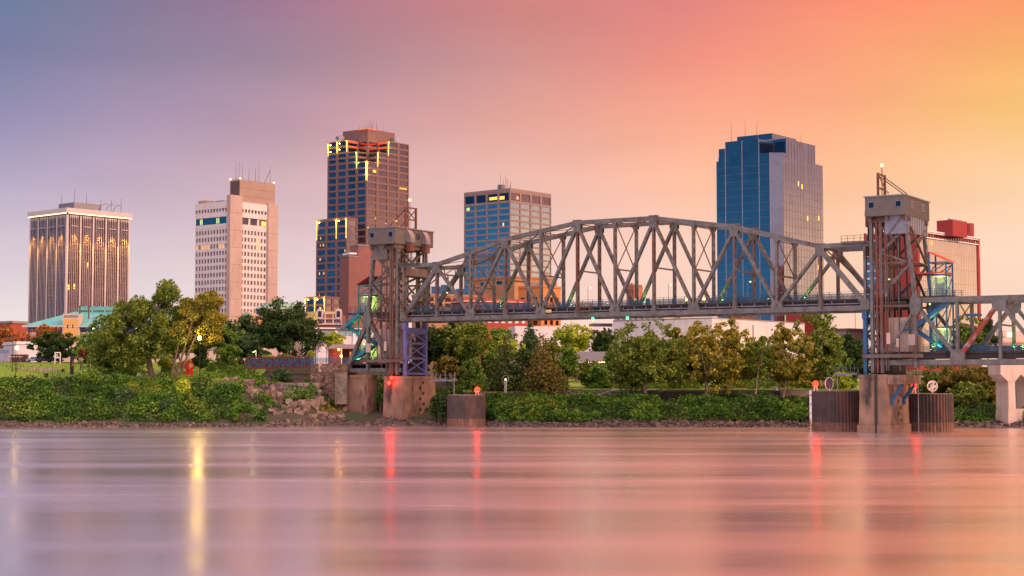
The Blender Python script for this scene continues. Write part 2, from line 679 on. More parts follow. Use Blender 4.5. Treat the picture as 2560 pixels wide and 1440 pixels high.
wr = node(t, 'ShaderNodeMapRange')
wr.inputs[1].default_value = .35
wr.inputs[2].default_value = .68
wr.inputs[3].default_value = .19
wr.inputs[4].default_value = .29
t.links.new(wnoise(.008, .05, 1.0, 5, .62), wr.inputs[0])
t.links.new(wr.outputs[0], b.inputs['Roughness'])
hs = mth(t, 'ADD', mth(t, 'MULTIPLY', wnoise(.012, .075, 1.0, 2, .5), 3.4), mth(t, 'MULTIPLY', wnoise(.06, .8, 1.0, 4, .6), .16))
bp = node(t, 'ShaderNodeBump')
bp.inputs['Strength'].default_value = .055
bp.inputs['Distance'].default_value = .22
t.links.new(hs, bp.inputs['Height'])
t.links.new(bp.outputs[0], b.inputs['Normal'])
wmesh = MB()
wmesh.add([(-6000, -200, 0), (6000, -200, 0), (6000, 372, 0), (-6000, 372, 0)], [(0, 1, 2, 3)])
tag(wmesh.build('water', WM), kind='structure')

# ------------------------------------------------------------------ bridge frame of reference
P0 = Vector((-25.1, 372, 0))
SD = Vector((.8526, -.5227, 0))      # along the bridge
WD = Vector((.5227, .8526, 0))       # across, away from the camera
SPAN = 110.96
PAN = SPAN / 12
WB = 10.0


def B(s, w, z):
    p = P0 + SD * s + WD * w
    return Vector((p.x, p.y, z))


def sbox(mb, s0, s1, w0, w1, z0, z1):
    mb.obox(B((s0 + s1) / 2, (w0 + w1) / 2, (z0 + z1) / 2), SD * (s1 - s0) / 2, WD * (w1 - w0) / 2, (0, 0, (z1 - z0) / 2))


def perf(mb, p, q, wd=.85, dp=.5, hole=.3, face=True):
    wd *= 1.12
    hole *= 1.15
    """built-up member: two side plates joined by cover plates pierced with oval access holes"""
    p, q = Vector(p), Vector(q)
    d = (q - p)
    ln = d.length
    d.normalize()
    s = (WD - d * WD.dot(d)).normalized()
    n = d.cross(s)
    c = (p + q) / 2
    for k in (-1, 1):
        mb.obox(c + s * k * (wd / 2 - .04), d * ln / 2, s * .04, n * dp / 2)
    if not face:
        return
    st = (wd - .16 - hole) / 2
    m = max(1, int(ln / 1.7))
    for k in (-1, 1):
        o = c + n * k * (dp / 2 - .07)
        for j in (-1, 1):
            mb.obox(o + s * j * (hole / 2 + st / 2), d * ln / 2, s * st / 2, n * .03)
        for i in range(m):
            tt = (i + .5) / m - .5
            mb.obox(o + d * tt * ln, d * (ln / m / 2 - .44), s * hole / 2, n * .028)


Z_BC = 23.9
TOPZ = {1: 37.4, 2: 39.7, 3: 42.3, 4: 43.7, 5: 45.1, 6: 45.1, 7: 45.1, 8: 43.7, 9: 42.3, 10: 39.7, 11: 37.4}

span = thing('lift_span', 'long arched grey steel truss span raised between the two lift towers', 'bridge span', B(SPAN / 2, WB / 2, Z_BC))
gus = {}
for w, tag_w in ((0, 'near'), (WB, 'far')):
    m = MB()
    sbox(m, -.6, SPAN + .6, w - .38, w + .38, Z_BC, Z_BC + 1.0)
    bc = m.build('bottom_chord', STEEL, span)
    m = MB()
    for i in range(1, 11):
        m.beam(B(i * PAN, w, TOPZ[i] - .5), B((i + 1) * PAN, w, TOPZ[i + 1] - .5), .85, .9, WD)
    for s0, s1 in ((-3.0, PAN), (11 * PAN, SPAN + 3.0)):
        sbox(m, s0, s1, w - .42, w + .42, 36.5, 37.4)
    tcd = m.build('top_chord', STEEL, span)
    for i in range(1, 12):
        m = MB()
        ztop = TOPZ[i] - .9
        perf(m, B(i * PAN, w, Z_BC + .9), B(i * PAN, w, ztop), .85, .46, face=(i % 2 == 0) or True)
        m.build('vertical_post', STEEL2 if i % 2 else STEEL, span)
    for k in (0, 12):
        m = MB()
        perf(m, B(k * PAN, w, Z_BC + 1), B(k * PAN, w, 36.5), .8, .5)
        m.build('end_hanger', STEEL, span)
    for i in range(0, 12, 2):
        for a, c in ((i, i + 1), (i + 2, i + 1)):
            m = MB()
            end = a in (0, 12)
            p, q = B(a * PAN, w, Z_BC + 1.2), B(c * PAN, w, TOPZ[c] - 1.1)
            if end:
                m.beam(p, q, .85, .95, WD)
            else:
                perf(m, p, q, .85, .55)
            m.build('end_post' if end else 'diagonal', STEEL, span)
    # riveted gusset plates
    for i in range(13):
        if i == 0 or i == 12:
            m = MB()
            sbox(m, i * PAN - .9, i * PAN + .9, w - .47, w + .47, Z_BC + .2, Z_BC + 2.3)
            m.build('gusset_plate', STEEL, bc)
            continue
        m = MB()
        s = i * PAN
        if i % 2 == 0:
            for ww in (w - .46, w + .40):
                m.slab([B(s - 1.25, ww, Z_BC + .1), B(s + 1.25, ww, Z_BC + .1), B(s + 1.25, ww, Z_BC + 1.5), B(s + 1.0, ww, Z_BC + 2.3), B(s - 1.0, ww, Z_BC + 2.3), B(s - 1.25, ww, Z_BC + 1.5)], WD * .06)
            m.build('gusset_plate', STEEL, bc)
            m = MB()
            zt = TOPZ[i]
            for ww in (w - .48, w + .42):
                m.slab([B(s - .45, ww, zt - 1.5), B(s + .45, ww, zt - 1.5), B(s + .6, ww, zt - .1), B(s - .6, ww, zt - .1)], WD * .06)
            m.build('gusset_plate', STEEL, tcd)
        else:
            for ww in (w - .46, w + .40):
                m.slab([B(s - .6, ww, Z_BC + .1), B(s + .6, ww, Z_BC + .1), B(s + .28, ww, Z_BC + 2.6), B(s - .28, ww, Z_BC + 2.6)], WD * .06)
            m.build('gusset_plate', STEEL, bc)
            m = MB()
            zt = TOPZ[i]
            for ww in (w - .50, w + .43):
                m.slab([B(s - .5, ww, zt - 2.5), B(s + .5, ww, zt - 2.5), B(s + .95, ww, zt - 1.7), B(s + .95, ww, zt - .15), B(s - .95, ww, zt - .15), B(s - .95, ww, zt - 1.7)], WD * .07)
            sbox(m, s - 1.0, s + 1.0, w - .5, w + .5, zt - .1, zt + .12)
            m.build('gusset_plate', STEEL, tcd)
# cross members between the two trusses
for i in range(2, 11):
    zt = TOPZ[i] - .75
    zm = Z_BC + (zt - Z_BC) * .5
    m = MB()
    for dz in (0, .5):
        m.beam(B(i * PAN, .4, zt - dz), B(i * PAN, WB - .4, zt - dz), .3, .14, SD)
    m.beam(B(i * PAN, .4, zt - 1.6), B(i * PAN, 2.4, zt), .2, .2)
    m.beam(B(i * PAN, WB - .4, zt - 1.6), B(i * PAN, WB - 2.4, zt), .2, .2)
    m.build('top_strut', STEEL2, span)
    m = MB()
    m.beam(B(i * PAN, .4, zm), B(i * PAN, WB - .4, zm), .34, .3, SD)
    if i % 2 == 0:
        m.beam(B(i * PAN, .4, zt - .3), B(i * PAN, WB - .4, zm), .18, .18)
        m.beam(B(i * PAN + .1, WB - .4, zt - .3), B(i * PAN + .1, .4, zm), .18, .18)
    m.build('sway_frame', STEEL2, span)
for i in range(1, 11):
    m = MB()
    z0, z1 = TOPZ[i] - .6, TOPZ[i + 1] - .6
    m.beam(B(i * PAN, .4, z0), B((i + 1) * PAN, WB - .4, z1), .22, .16)
    m.beam(B(i * PAN, WB - .4, z0 + .17), B((i + 1) * PAN, .4, z1 + .17), .22, .16)
    m.build('top_lateral', STEEL2, span)
for i, sg in ((1, -1), (11, 1)):
    m = MB()
    s = i * PAN
    z = 36.6
    # sloping portal: two perforated struts and knee braces in the plane of the end posts
    for dz in (.0, 1.7):
        o = sg * dz * .72
        perf(m, B(s + o, .4, z - dz), B(s + o, WB - .4, z - dz), .1, .1, face=False)
        m.beam(B(s + o, .4, z - dz), B(s + o, WB - .4, z - dz), .35, .3, SD)
    for k in range(4):
        a, c = .4 + k * 2.3, .4 + (k + 1) * 2.3
        za, zb = (0, 1.7) if k % 2 else (1.7, 0)
        m.beam(B(s + sg * za * .72, a, z - za), B(s + sg * zb * .72, c, z - zb), .2, .2)
    m.beam(B(s + sg * 3.4, .4, z - 4.8), B(s + sg * 1.3, 3.6, z - 1.8), .3, .25)
    m.beam(B(s + sg * 3.4, WB - .4, z - 4.8), B(s + sg * 1.3, WB - 3.6, z - 1.8), .3, .25)
    m.build('portal_frame', STEEL2, span)
for s in (0, SPAN):
    m = MB()
    sbox(m, s - .35, s + .35, .4, WB - .4, 34.7, 36.6)
    m.build('lifting_girder', STEEL2, span)
# floor
m = MB()
for i in range(13):
    sbox(m, i * PAN - .25, i * PAN + .25, .4, WB - .4, 24.1, 25.7)
for w in (1.2, 3.6, 6.4, 8.8):
    sbox(m, 0, SPAN, w - .15, w + .15, 25.0, 25.9)
m.build('floor_beams', DARKST, span)
m = MB()
sbox(m, 0, SPAN, .75, WB - .75, 25.95, 26.35)
deck = m.build('deck', DARKST, span)
m = MB()
sbox(m, 1, SPAN - 1, .35, .5, 25.25, 25.42)
for i in range(40):
    sbox(m, 2 + i * 2.75, 2.12 + i * 2.75, .42, .75, 25.3, 25.9)
m.build('conduit', GALV, span)


MESHB = bpy.data.materials.new('dense_blue_mesh')
MESHB.use_nodes = True
b = MESHB.node_tree.nodes['Principled BSDF']
b.inputs['Base Color'].default_value = (.03, .11, .20, 1)
b.inputs['Roughness'].default_value = .6
b.inputs['Alpha'].default_value = .72


def railing(root, s0, s1, w, zd, name='railing', m_=None, infill=False, step=2.4):
    m = MB()
    n = max(1, int((s1 - s0) / step))
    for i in range(n + 1):
        s = s0 + (s1 - s0) * i / n
        sbox(m, s - .05, s + .05, w - .05, w + .05, zd, zd + 1.45)
    for z in (.12, .4, .68, .96, 1.38):
        sbox(m, s0, s1, w - .025, w + .025, zd + z - .025, zd + z + .025)
    for i in range(int((s1 - s0) / .8)):
        s = s0 + i * .8
        sbox(m, s - .018, s + .018, w - .015, w + .015, zd + .12, zd + .96)
    r = m.build(name, m_ or RAILM, root)
    if infill:
        m = MB()
        sbox(m, s0, s1, w - .008, w + .008, zd + .1, zd + 1.1)
        m.build('mesh_panel', MESHB if infill == 2 else MESHP, r)
    return r


# woven-wire railing infill: blue, half see-through
MESHP = bpy.data.materials.new('blue_wire_mesh')
MESHP.use_nodes = True
t = MESHP.node_tree
b = t.nodes['Principled BSDF']
b.inputs['Base Color'].default_value = (.02, .09, .16, 1)
b.inputs['Roughness'].default_value = .6
b.inputs['Alpha'].default_value = .22
railing(span, .5, SPAN - .5, .95, 26.35, infill=True)
railing(span, .5, SPAN - .5, WB - .95, 26.35, infill=True)

# lamps standing along the deck edge: low posts that wash the truss members with greenish light


def deck_lamp(s, w, z, label, energy=420, group='deck lamps along the bridge walkway', h=4.6, col=(.62, 1, .12)):
    r = thing('deck_lamp', label, 'lamp', B(s, w, z), group)
    m = MB()
    m.tube(B(s, w, z), B(s, w, z + h), .07, .05, 6)
    m.beam(B(s, w, z + h), B(s + .5, w, z + h + .12), .08, .08)
    m.build('pole', GALV, r)
    m = MB()
    m.ball(B(s + .6, w, z + h), .2, 8, .6)
    m.build('lamp_head', LAMP_Y, r)
    return r


def flood(s, w, z, label, aim, energy=900, col=(.55, 1, .10), group='walkway floodlights at the feet of the truss'):
    r = thing('floodlight', label, 'floodlight', B(s, w, z), group)
    m = MB()
    sbox(m, s - .16, s + .16, w - .12, w + .12, z, z + .25)
    m.build('housing', BLACK, r)
    m = MB()
    sbox(m, s - .12, s + .12, w - .09, w + .09, z + .26, z + .3)
    m.build('lens', LAMP_Y, r)
    point(r, B(s, w, z + .45), col, energy, .12, 75, aim)
    return r


ordn = ['first', 'second', 'third', 'fourth', 'fifth', 'sixth', 'seventh', 'eighth', 'ninth', 'tenth']
for k, i in enumerate((2, 4, 6, 8, 10)):
    flood(i * PAN - 2.2, .6, 26.5, 'small green floodlight by the near truss, %s bright bottom joint from the left' % ordn[k], SD * .45 + Z3 * .9 - WD * .1, 1500)
    flood(i * PAN + 2.3, WB - 1.3, 26.5, 'small green floodlight by the far truss, %s bright bottom joint from the left' % ordn[k], SD * .2 + Z3 * .9 + WD * .35, 1200)
for k, (i, dz) in enumerate(((.6, 0), (3, 0), (4.75, 0), (6.9, 0), (8.9, 0))):
    deck_lamp(i * PAN, WB - 1.2, 26.35, ['slim deck lamp nearest the left lift tower', 'slim deck lamp in front of the red and tan brick blocks', 'slim deck lamp in front of the tan brick block end', 'slim deck lamp left of the blue glass tower', 'slim deck lamp in front of the blue glass tower corner'][k])

# green channel markers hung beneath the span
for k, (s, nm) in enumerate(((50.2, 'green channel light below the service cage on the raised span'), (58.6, 'green channel light right of the service cage under the raised span'))):
    r = thing('channel_light', nm, 'signal light', B(s, -.45, 23.55), 'green channel lights under the span')
    m = MB()
    m.tube(B(s, -.45, 23.9), B(s, -.45, 25.9), .05, n=6)
    sbox(m, s - .3, s + .3, -.75, -.15, 23.82, 23.9)
    m.build('bracket', STEEL2, r)
    m = MB()
    m.ball(B(s, -.45, 23.55), .28, 10)
    m.build('lens', LAMP_G, r)
    point(r, B(s, -.9, 23.75), (.02, 1, .2), 25, .1)
# rusty service cage hanging outside the near truss
m = MB()
for s in (46.4, 48.2, 49.9):
    for w in (-1.3, -.5):
        sbox(m, s - .05, s + .05, w - .05, w + .05, 25.1, 26.9)
for z in (25.1, 26.0, 26.9):
    sbox(m, 46.4, 49.9, -1.34, -1.26, z - .05, z + .05)
sbox(m, 46.4, 49.9, -1.3, -.5, 25.0, 25.12)
o = m.build('service_cage', RUST, loc=B(48, -.9, 25))
tag(o, 'rust red service cage hung on the near truss above the green light', 'cage')
m = MB()
sbox(m, 37.3, 39.6, -.1, .0, 25.15, 25.8)
o = m.build('notice_board', mat('yellow_sign', (.55, .42, .16), .6), loc=B(38.4, -.05, 25.2))
tag(o, 'small blank yellow notice board on the side of the raised deck', 'sign')
# two amber lamps and service cabinets on the deck
for k, s in enumerate((68.2, 72.3)):
    o = thing('amber_lamp', ['left one of two amber lamps on the bridge deck railing', 'right one of two amber lamps on the bridge deck railing'][k], 'lamp', B(s, 8.6, 26.35), 'amber lamps on the deck')
    m = MB()
    sbox(m, s - .08, s + .08, 8.52, 8.68, 26.35, 27.4)
    m.build('post', BLACK, o)
    m = MB()
    m.ball(B(s, 8.6, 27.6), .3, 8)
    m.build('globe', LAMP_O, o)
for k, (s, h, lb) in enumerate(((33.8, 1.9, 'blue bin on the bridge deck right of the seated people'), (60.2, 1.6, 'blue bin on the deck right of the person in yellow'), (66.5, 1.5, 'blue bin on the deck left of the amber lamps'), (82.5, 1.4, 'blue bin on the deck in front of the blue glass tower'))):
    m = MB()
    m.tube(B(s, 6, 26.35), B(s, 6, 26.35 + h * .85), .42, .48, 10)
    m.tube(B(s, 6, 26.36 + h * .85), B(s, 6, 26.35 + h), .5, .3, 10)
    o = m.build('litter_bin', BLUEST, loc=B(s, 6, 26.35))
    tag(o, lb, 'bin', 'litter bins on the bridge deck')

# ------------------------------------------------------------------ lift towers
PIERZ = 11.3


def tower(left):
    def S(x):
        return -x if left else SPAN + x
    sg = -1 if left else 1

    def bx(m, x0, x1, w0, w1, z0, z1):
        a, c = sorted((S(x0), S(x1)))
        sbox(m, a, c, w0, w1, z0, z1)
    lab = 'left steel lift tower with two curved sheave hoods' if left else 'right steel lift tower with square cabin and mast, tallest over the piers'
    r = thing('lift_tower', lab, 'bridge tower', B(S(5), WB / 2, PIERZ))
    ws = (-.4, WB + .4)
    zt = 41.9
    for w in ws:
        m = MB()
        perf(m, B(S(1.5), w, PIERZ + .3), B(S(1.5), w, zt), .95, .6, .3)
        m.build('front_column', STEEL, r)
        m = MB()
        perf(m, B(S(3.4), w, PIERZ + .3), B(S(3.4), w, zt), .8, .6, .3)
        m.build('guide_column', STEEL2, r)
        m = MB()
        m.beam(B(S(2.6), w - .55, PIERZ + .3), B(S(2.6), w - .55, zt - .2), .28, .4, WD)
        m.build('guide_rail', RUST, r)
        m = MB()
        perf(m, B(S(10), w, 26), B(S(8.5), w, 40.4), .95, .6, .3)
        perf(m, B(S(10), w, 12.6), B(S(10), w, 26), .95, .6, .3)
        leg = m.build('rear_leg', STEEL, r)
        m = MB()
        for ww in (w - .52, w + .46):
            c = 24.9
            m.slab([B(S(8.9), ww, c - .5), B(S(9.2), ww, c + .8), B(S(9.6), ww, c + 1.9), B(S(10.4), ww, c + 1.8), B(S(11.3), ww, c + .7), B(S(11.3), ww, c - .8), B(S(10.6), ww, c - 2.1), B(S(9.5), ww, c - 2.1)], WD * .07)
        m.build('gusset_plate', STEEL, leg)
        # bracing in the side plane
        for a in ((8.6, 40.0, 3.4, 35.2), (3.4, 40.2, 6.2, 37.6), (9.1, 32.6, 3.4, 27.2), (3.4, 35.0, 9.1, 32.9), (10, 24.2, 3.8, 14.4), (3.4, 27.0, 7.0, 30.3)):
            m = MB()
            m.beam(B(S(a[0]), w, a[1]), B(S(a[2]), w, a[3]), .5, .42, WD)
            m.build('side_brace', STEEL if w < 5 else STEEL2, r)
        for z in (24.6, 33.0):
            m = MB()
            m.beam(B(S(1.6), w, z), B(S(9.6), w, z), .5, .4, WD)
            m.build('side_strut', STEEL2, r)
    # bracing across, in front and rear planes
    for x, cols in ((1.5, ((41, 34.6), (34.4, 28.0))), (8.9, ((40, 33.0), (32.6, 25.6)))):
        for z0, z1 in cols:
            m = MB()
            for a, c in ((z0, z1), (z1, z0)):
                m.beam(B(S(x) + (.3 if a > c else 0), 0, a), B(S(x) + (.3 if a > c else 0), WB, c), .42, .3, SD)
            m.beam(B(S(x) + .6, 0, z1), B(S(x) + .6, WB, z1), .45, .3, SD)
            m.build('cross_brace', STEEL2, r)
    m = MB()
    for w in ws:
        bx(m, 1.0, 9.4, w - .45, w + .45, 41.0, 41.9)
    for x in (1.6, 5, 8.4):
        bx(m, x - .3, x + .3, -1.8, WB + 1.8, 41.2, 42.1)
    m.build('head_frame', STEEL2, r)
    # machinery cabin
    c0, c1, w0, w1, z0, z1 = .9, 8.9, -2.3, WB + 3.2, 42.15, 45.9
    m = MB()
    bx(m, c0, c1, w0, w1, z0, z1)
    for k in range(28):          # ribs of the siding
        x = c0 + .15 + k * (c1 - c0 - .3) / 27
        bx(m, x - .04, x + .04, w0 - .05, w0, z0 + .02, z1 - .05)
    for k in range(52):
        w = w0 + .15 + k * (w1 - w0 - .3) / 51
        xx = c0 if left else c1
        if left:
            bx(m, xx - .05, xx, w - .04, w + .04, z0 + .02, z1 - .05)
        else:
            bx(m, xx, xx + .05, w - .04, w + .04, z0 + .02, z1 - .05)
    cab = m.build('machinery_cabin', SIDING, r)
    m = MB()
    bx(m, c0 - .25, c1 + .25, w0 - .2, w1 + .2, z1, z1 + .22)
    m.build('cabin_roof', GALV, cab)
    for x in (2.2, 7.6):
        m = MB()
        bx(m, x - .62, x + .62, w0 - .13, w0 - .06, z0 + 1.5, z0 + 2.8)
        fr = m.build('window_frame', GALV, cab)
        m = MB()
        bx(m, x - .5, x + .5, w0 - .16, w0 - .131, z0 + 1.62, z0 + 2.68)
        m.build('window', DGLASS, cab)
    if not left:
        for w in (1.8, 8.6):
            m = MB()
            bx(m, c1 + .06, c1 + .13, w - .9, w + .9, z0 + 1.5, z0 + 2.9)
            m.build('window_frame', GALV, cab)
            m = MB()
            bx(m, c1 + .131, c1 + .16, w - .7, w + .7, z0 + 1.62, z0 + 2.78)
            m.build('window', DGLASS, cab)
    else:
        m = MB()
        bx(m, c0 - .16, c0 - .06, 6.1, 7.3, z0 + 1.6, z0 + 3.0)
        m.build('window', DGLASS, cab)
    # sheave hoods on the span side
    for w in (2.6, 9.0):
        m = MB()
        arc = []
        for k in range(13):
            a = R(90 * k / 12 * 1.12 - 4)
            arc.append((c0 + 1.2 - 2.7 * math.sin(a), z1 - 2.9 + 3.2 * math.cos(a)))
        poly = [(c0 + 1.3, z1 - 2.9)] + arc
        m.slab([B(S(x), w - .9, z) for x, z in poly], WD * 1.8)
        h = m.build('sheave_hood', GALV, r)
        m = MB()
        bx(m, c0 - 1.4, c0 - .2, w - .8, w + .8, z0 - 1.6, z0 + .75)
        m.build('sheave_frame', RUST, h)
        m = MB()
        for dw in (-.5, -.2, .1, .4):
            m.tube(B(S(-.1), w + dw, 37), B(S(-.1), w + dw, 41), .06, n=5)
        m.build('lift_cables', BLACK, h)
    # sheet-metal guards below the cabin
    m = MB()
    bx(m, 4.4, 8.7, -1.0, -.9, 38.6, 42.1)
    bx(m, 8.6, 8.75, -.9, WB + 2.2, 38.9, 42.1)
    for k in range(9):
        w = -.6 + k * 1.5
        bx(m, 8.75, 8.95, w, w + .45, 38.95, 42.05)
    m.build('counterweight_guard', GALV if not left else SIDING, r)
    m = MB()
    m.beam(B(S(7.9), -1.1, 42), B(S(5.2), -1.1, 38.7), .25, .3, WD)
    m.build('guard_brace', STEEL, r)
    # counterweight, low because the span is raised
    m = MB()
    bx(m, 4.2, 8.2, .9, WB - .9, 15.2, 22.4)
    cw = m.build('counterweight', CONC2, r)
    m = MB()
    for w in (2.6, 9.0):
        for dw in (-.5, -.2, .1, .4):
            m.tube(B(S(6.2), w * .8 + dw + .6, 22.4), B(S(5.4), w * .8 + dw + .6, 41.5), .06, n=5)
    m.build('lift_cables', BLACK, cw)
    # roof mast
    m = MB()
    for w in (3.0, 7.2):
        m.beam(B(S(1.8), w, z1 + .2), B(S(1.8), w, z1 + 5.4), .42, .42, WD)
        m.beam(B(S(1.8), w, z1 + 4.9), B(S(7.6), w + .3, z1 + .25), .18, .18)
    for z in (2.4, 5.2):
        m.beam(B(S(1.8), 3.0, z1 + z), B(S(1.8), 7.2, z1 + z), .3, .3)
    m.beam(B(S(1.9), 3.0, z1 + 5.1), B(S(1.9), 7.2, z1 + 2.5), .16, .16)
    for w in (4.6, 5.1):
        m.tube(B(S(2.0), w, z1 + .2), B(S(2.0), w, z1 + 6.8), .05, n=5)
    for k in range(10):
        m.beam(B(S(2.0), 4.6, z1 + .6 + k * .6), B(S(2.0), 5.1, z1 + .6 + k * .6), .05, .05)
    m.build('mast', RUST, r)
    m = MB()
    m.ball(B(S(2.0), 4.9, z1 + 7.1), .32, 8)
    m.build('mast_light', LAMP_O, r)
    m = MB()
    for w in (-.6, WB + 1.2):
        m.tube(B(S(5.0), w, z1 + .2), B(S(5.0), w, z1 + .9), .06, n=6)
        m.ball(B(S(5.0), w, z1 + 1.1), .3, 8)
    m.build('roof_vent', GALV, r)
    # service platforms with railings
    m = MB()
    bx(m, -4.6, 1.0, -1.3, WB * .0 - .45, 37.42, 37.55)
    for k in range(5):
        x = -4.4 + k * 1.3
        bx(m, x - .04, x + .04, -1.28, -1.2, 37.55, 38.7)
    for z in (38.1, 38.65):
        bx(m, -4.5, .9, -1.27, -1.21, z, z + .07)
    m.build('service_platform', STEEL2, r)
    m = MB()
    bx(m, -.4, 11.5, -1.5, -.5, 14.55, 15.2)
    for k in range(9):
        x = -.2 + k * 1.4
        bx(m, x - .04, x + .04, -1.45, -1.37, 15.2, 16.4)
    for z in (15.8, 16.35):
        bx(m, -.3, 11.4, -1.44, -1.38, z, z + .06)
    m.build('lower_walkway', STEEL2, r)
    # ladders, pipes and cable runs
    m = MB()
    for x in (5.2, 5.7):
        m.tube(B(S(x), -.7, 14.6), B(S(x), -.7, 41), .05, n=5)
    for k in range(44):
        m.beam(B(S(5.2), -.7, 15 + k * .6), B(S(5.7), -.7, 15 + k * .6), .04, .04)
    m.build('ladder', RUST, r)
    m = MB()
    for x, w, rr in ((4.3, -.8, .12), (4.7, -.65, .08), (2.0, -.8, .09), (6.6, .2, .12), (3.9, 3, .1), (2.4, 5, .14)):
        m.tube(B(S(x), w, 12), B(S(x), w, 40.5), rr, n=6)
    m.build('pipes', STEEL2, r)
    for q in ((4.4, 5.1, -.95, -.6, 17.2, 19.4), (6.3, 6.8, -.95, -.6, 16.6, 18.3), (8.9, 10.0, -1.35, -.9, 16.9, 19.0)):
        m = MB()
        bx(m, *q)
        m.build('electrical_cabinet', CONC2, r)
    for q in ((.6, 5.0, 1.2, WB - 1.2, 11.4, 13.2), (2.5, 8.0, .2, WB - .2, 24.2, 25.6)):
        m = MB()
        bx(m, *q)
        m.build('machinery_floor', DARKST, r)
    # deck through the tower
    m = MB()
    bx(m, .2, 17.2, .9, WB - .9, 25.9, 26.4)
    m.build('walkway_deck', DARKST, r)
    rl = MB()
    for w in (.95, WB - .95):
        for k in range(12):
            x = .4 + k * 1.45
            bx(rl, x - .05, x + .05, w - .05, w + .05, 26.4, 27.8)
        for z in (.5, .95, 1.38):
            bx(rl, .3, 16.8, w - .03, w + .03, 26.4 + z, 26.46 + z)
    rl.build('walkway_railing', RAILM, r)
    # lamp inside the tower at deck level
    m = MB()
    m.ball(B(S(3.2), 5, 30.2), .22, 8)
    m.build('deck_light', LAMP_Y, r)
    point(r, B(S(3.0), 5, 26.7), (.75, 1, .12), 1500 if left else 700, .3, 120, Z3 - SD * .2 * sg)
    return r


tl = tower(True)
tr = tower(False)

# blue braced frames carrying the raised span ends


FW = 8.6


def frame(left):
    s = .2 if left else SPAN - .2
    r = thing('span_support', 'violet-blue braced steel frame standing on the left main pier' if left else 'blue braced steel frame standing on the right main pier', 'support frame', B(s, FW / 2, PIERZ))
    m_ = PURPST if left else BLUEST
    for w in (.2, FW - .2):
        m = MB()
        sbox(m, s - .36, s + .36, w - .36, w + .36, PIERZ, 22.2)
        sbox(m, s - .5, s + .5, w - .6, w + .6, 22.2, 23.7)
        m.build('post', m_, r)
    for k in range(3):
        z0 = PIERZ + .6 + k * 3.55
        for a, c, o in ((z0 + .3, z0 + 3.3, .2), (z0 + 3.3, z0 + .3, .42)):
            m = MB()
            m.beam(B(s + o, .6, a), B(s + o, FW - .6, c), .3, .28, SD)
            m.build('diagonal_brace', m_, r)
        m = MB()
        m.beam(B(s, .6, z0), B(s, FW - .6, z0), .5, .5, SD)
        m.build('cross_beam', m_, r)
    m = MB()
    m.beam(B(s, .6, 21.9), B(s, FW - .6, 21.9), .8, 1.4, SD)
    m.build('cap_beam', m_, r)


frame(True)
frame(False)

# ------------------------------------------------------------------ approach spans
ZA0, ZA1 = 13.1, 26.1


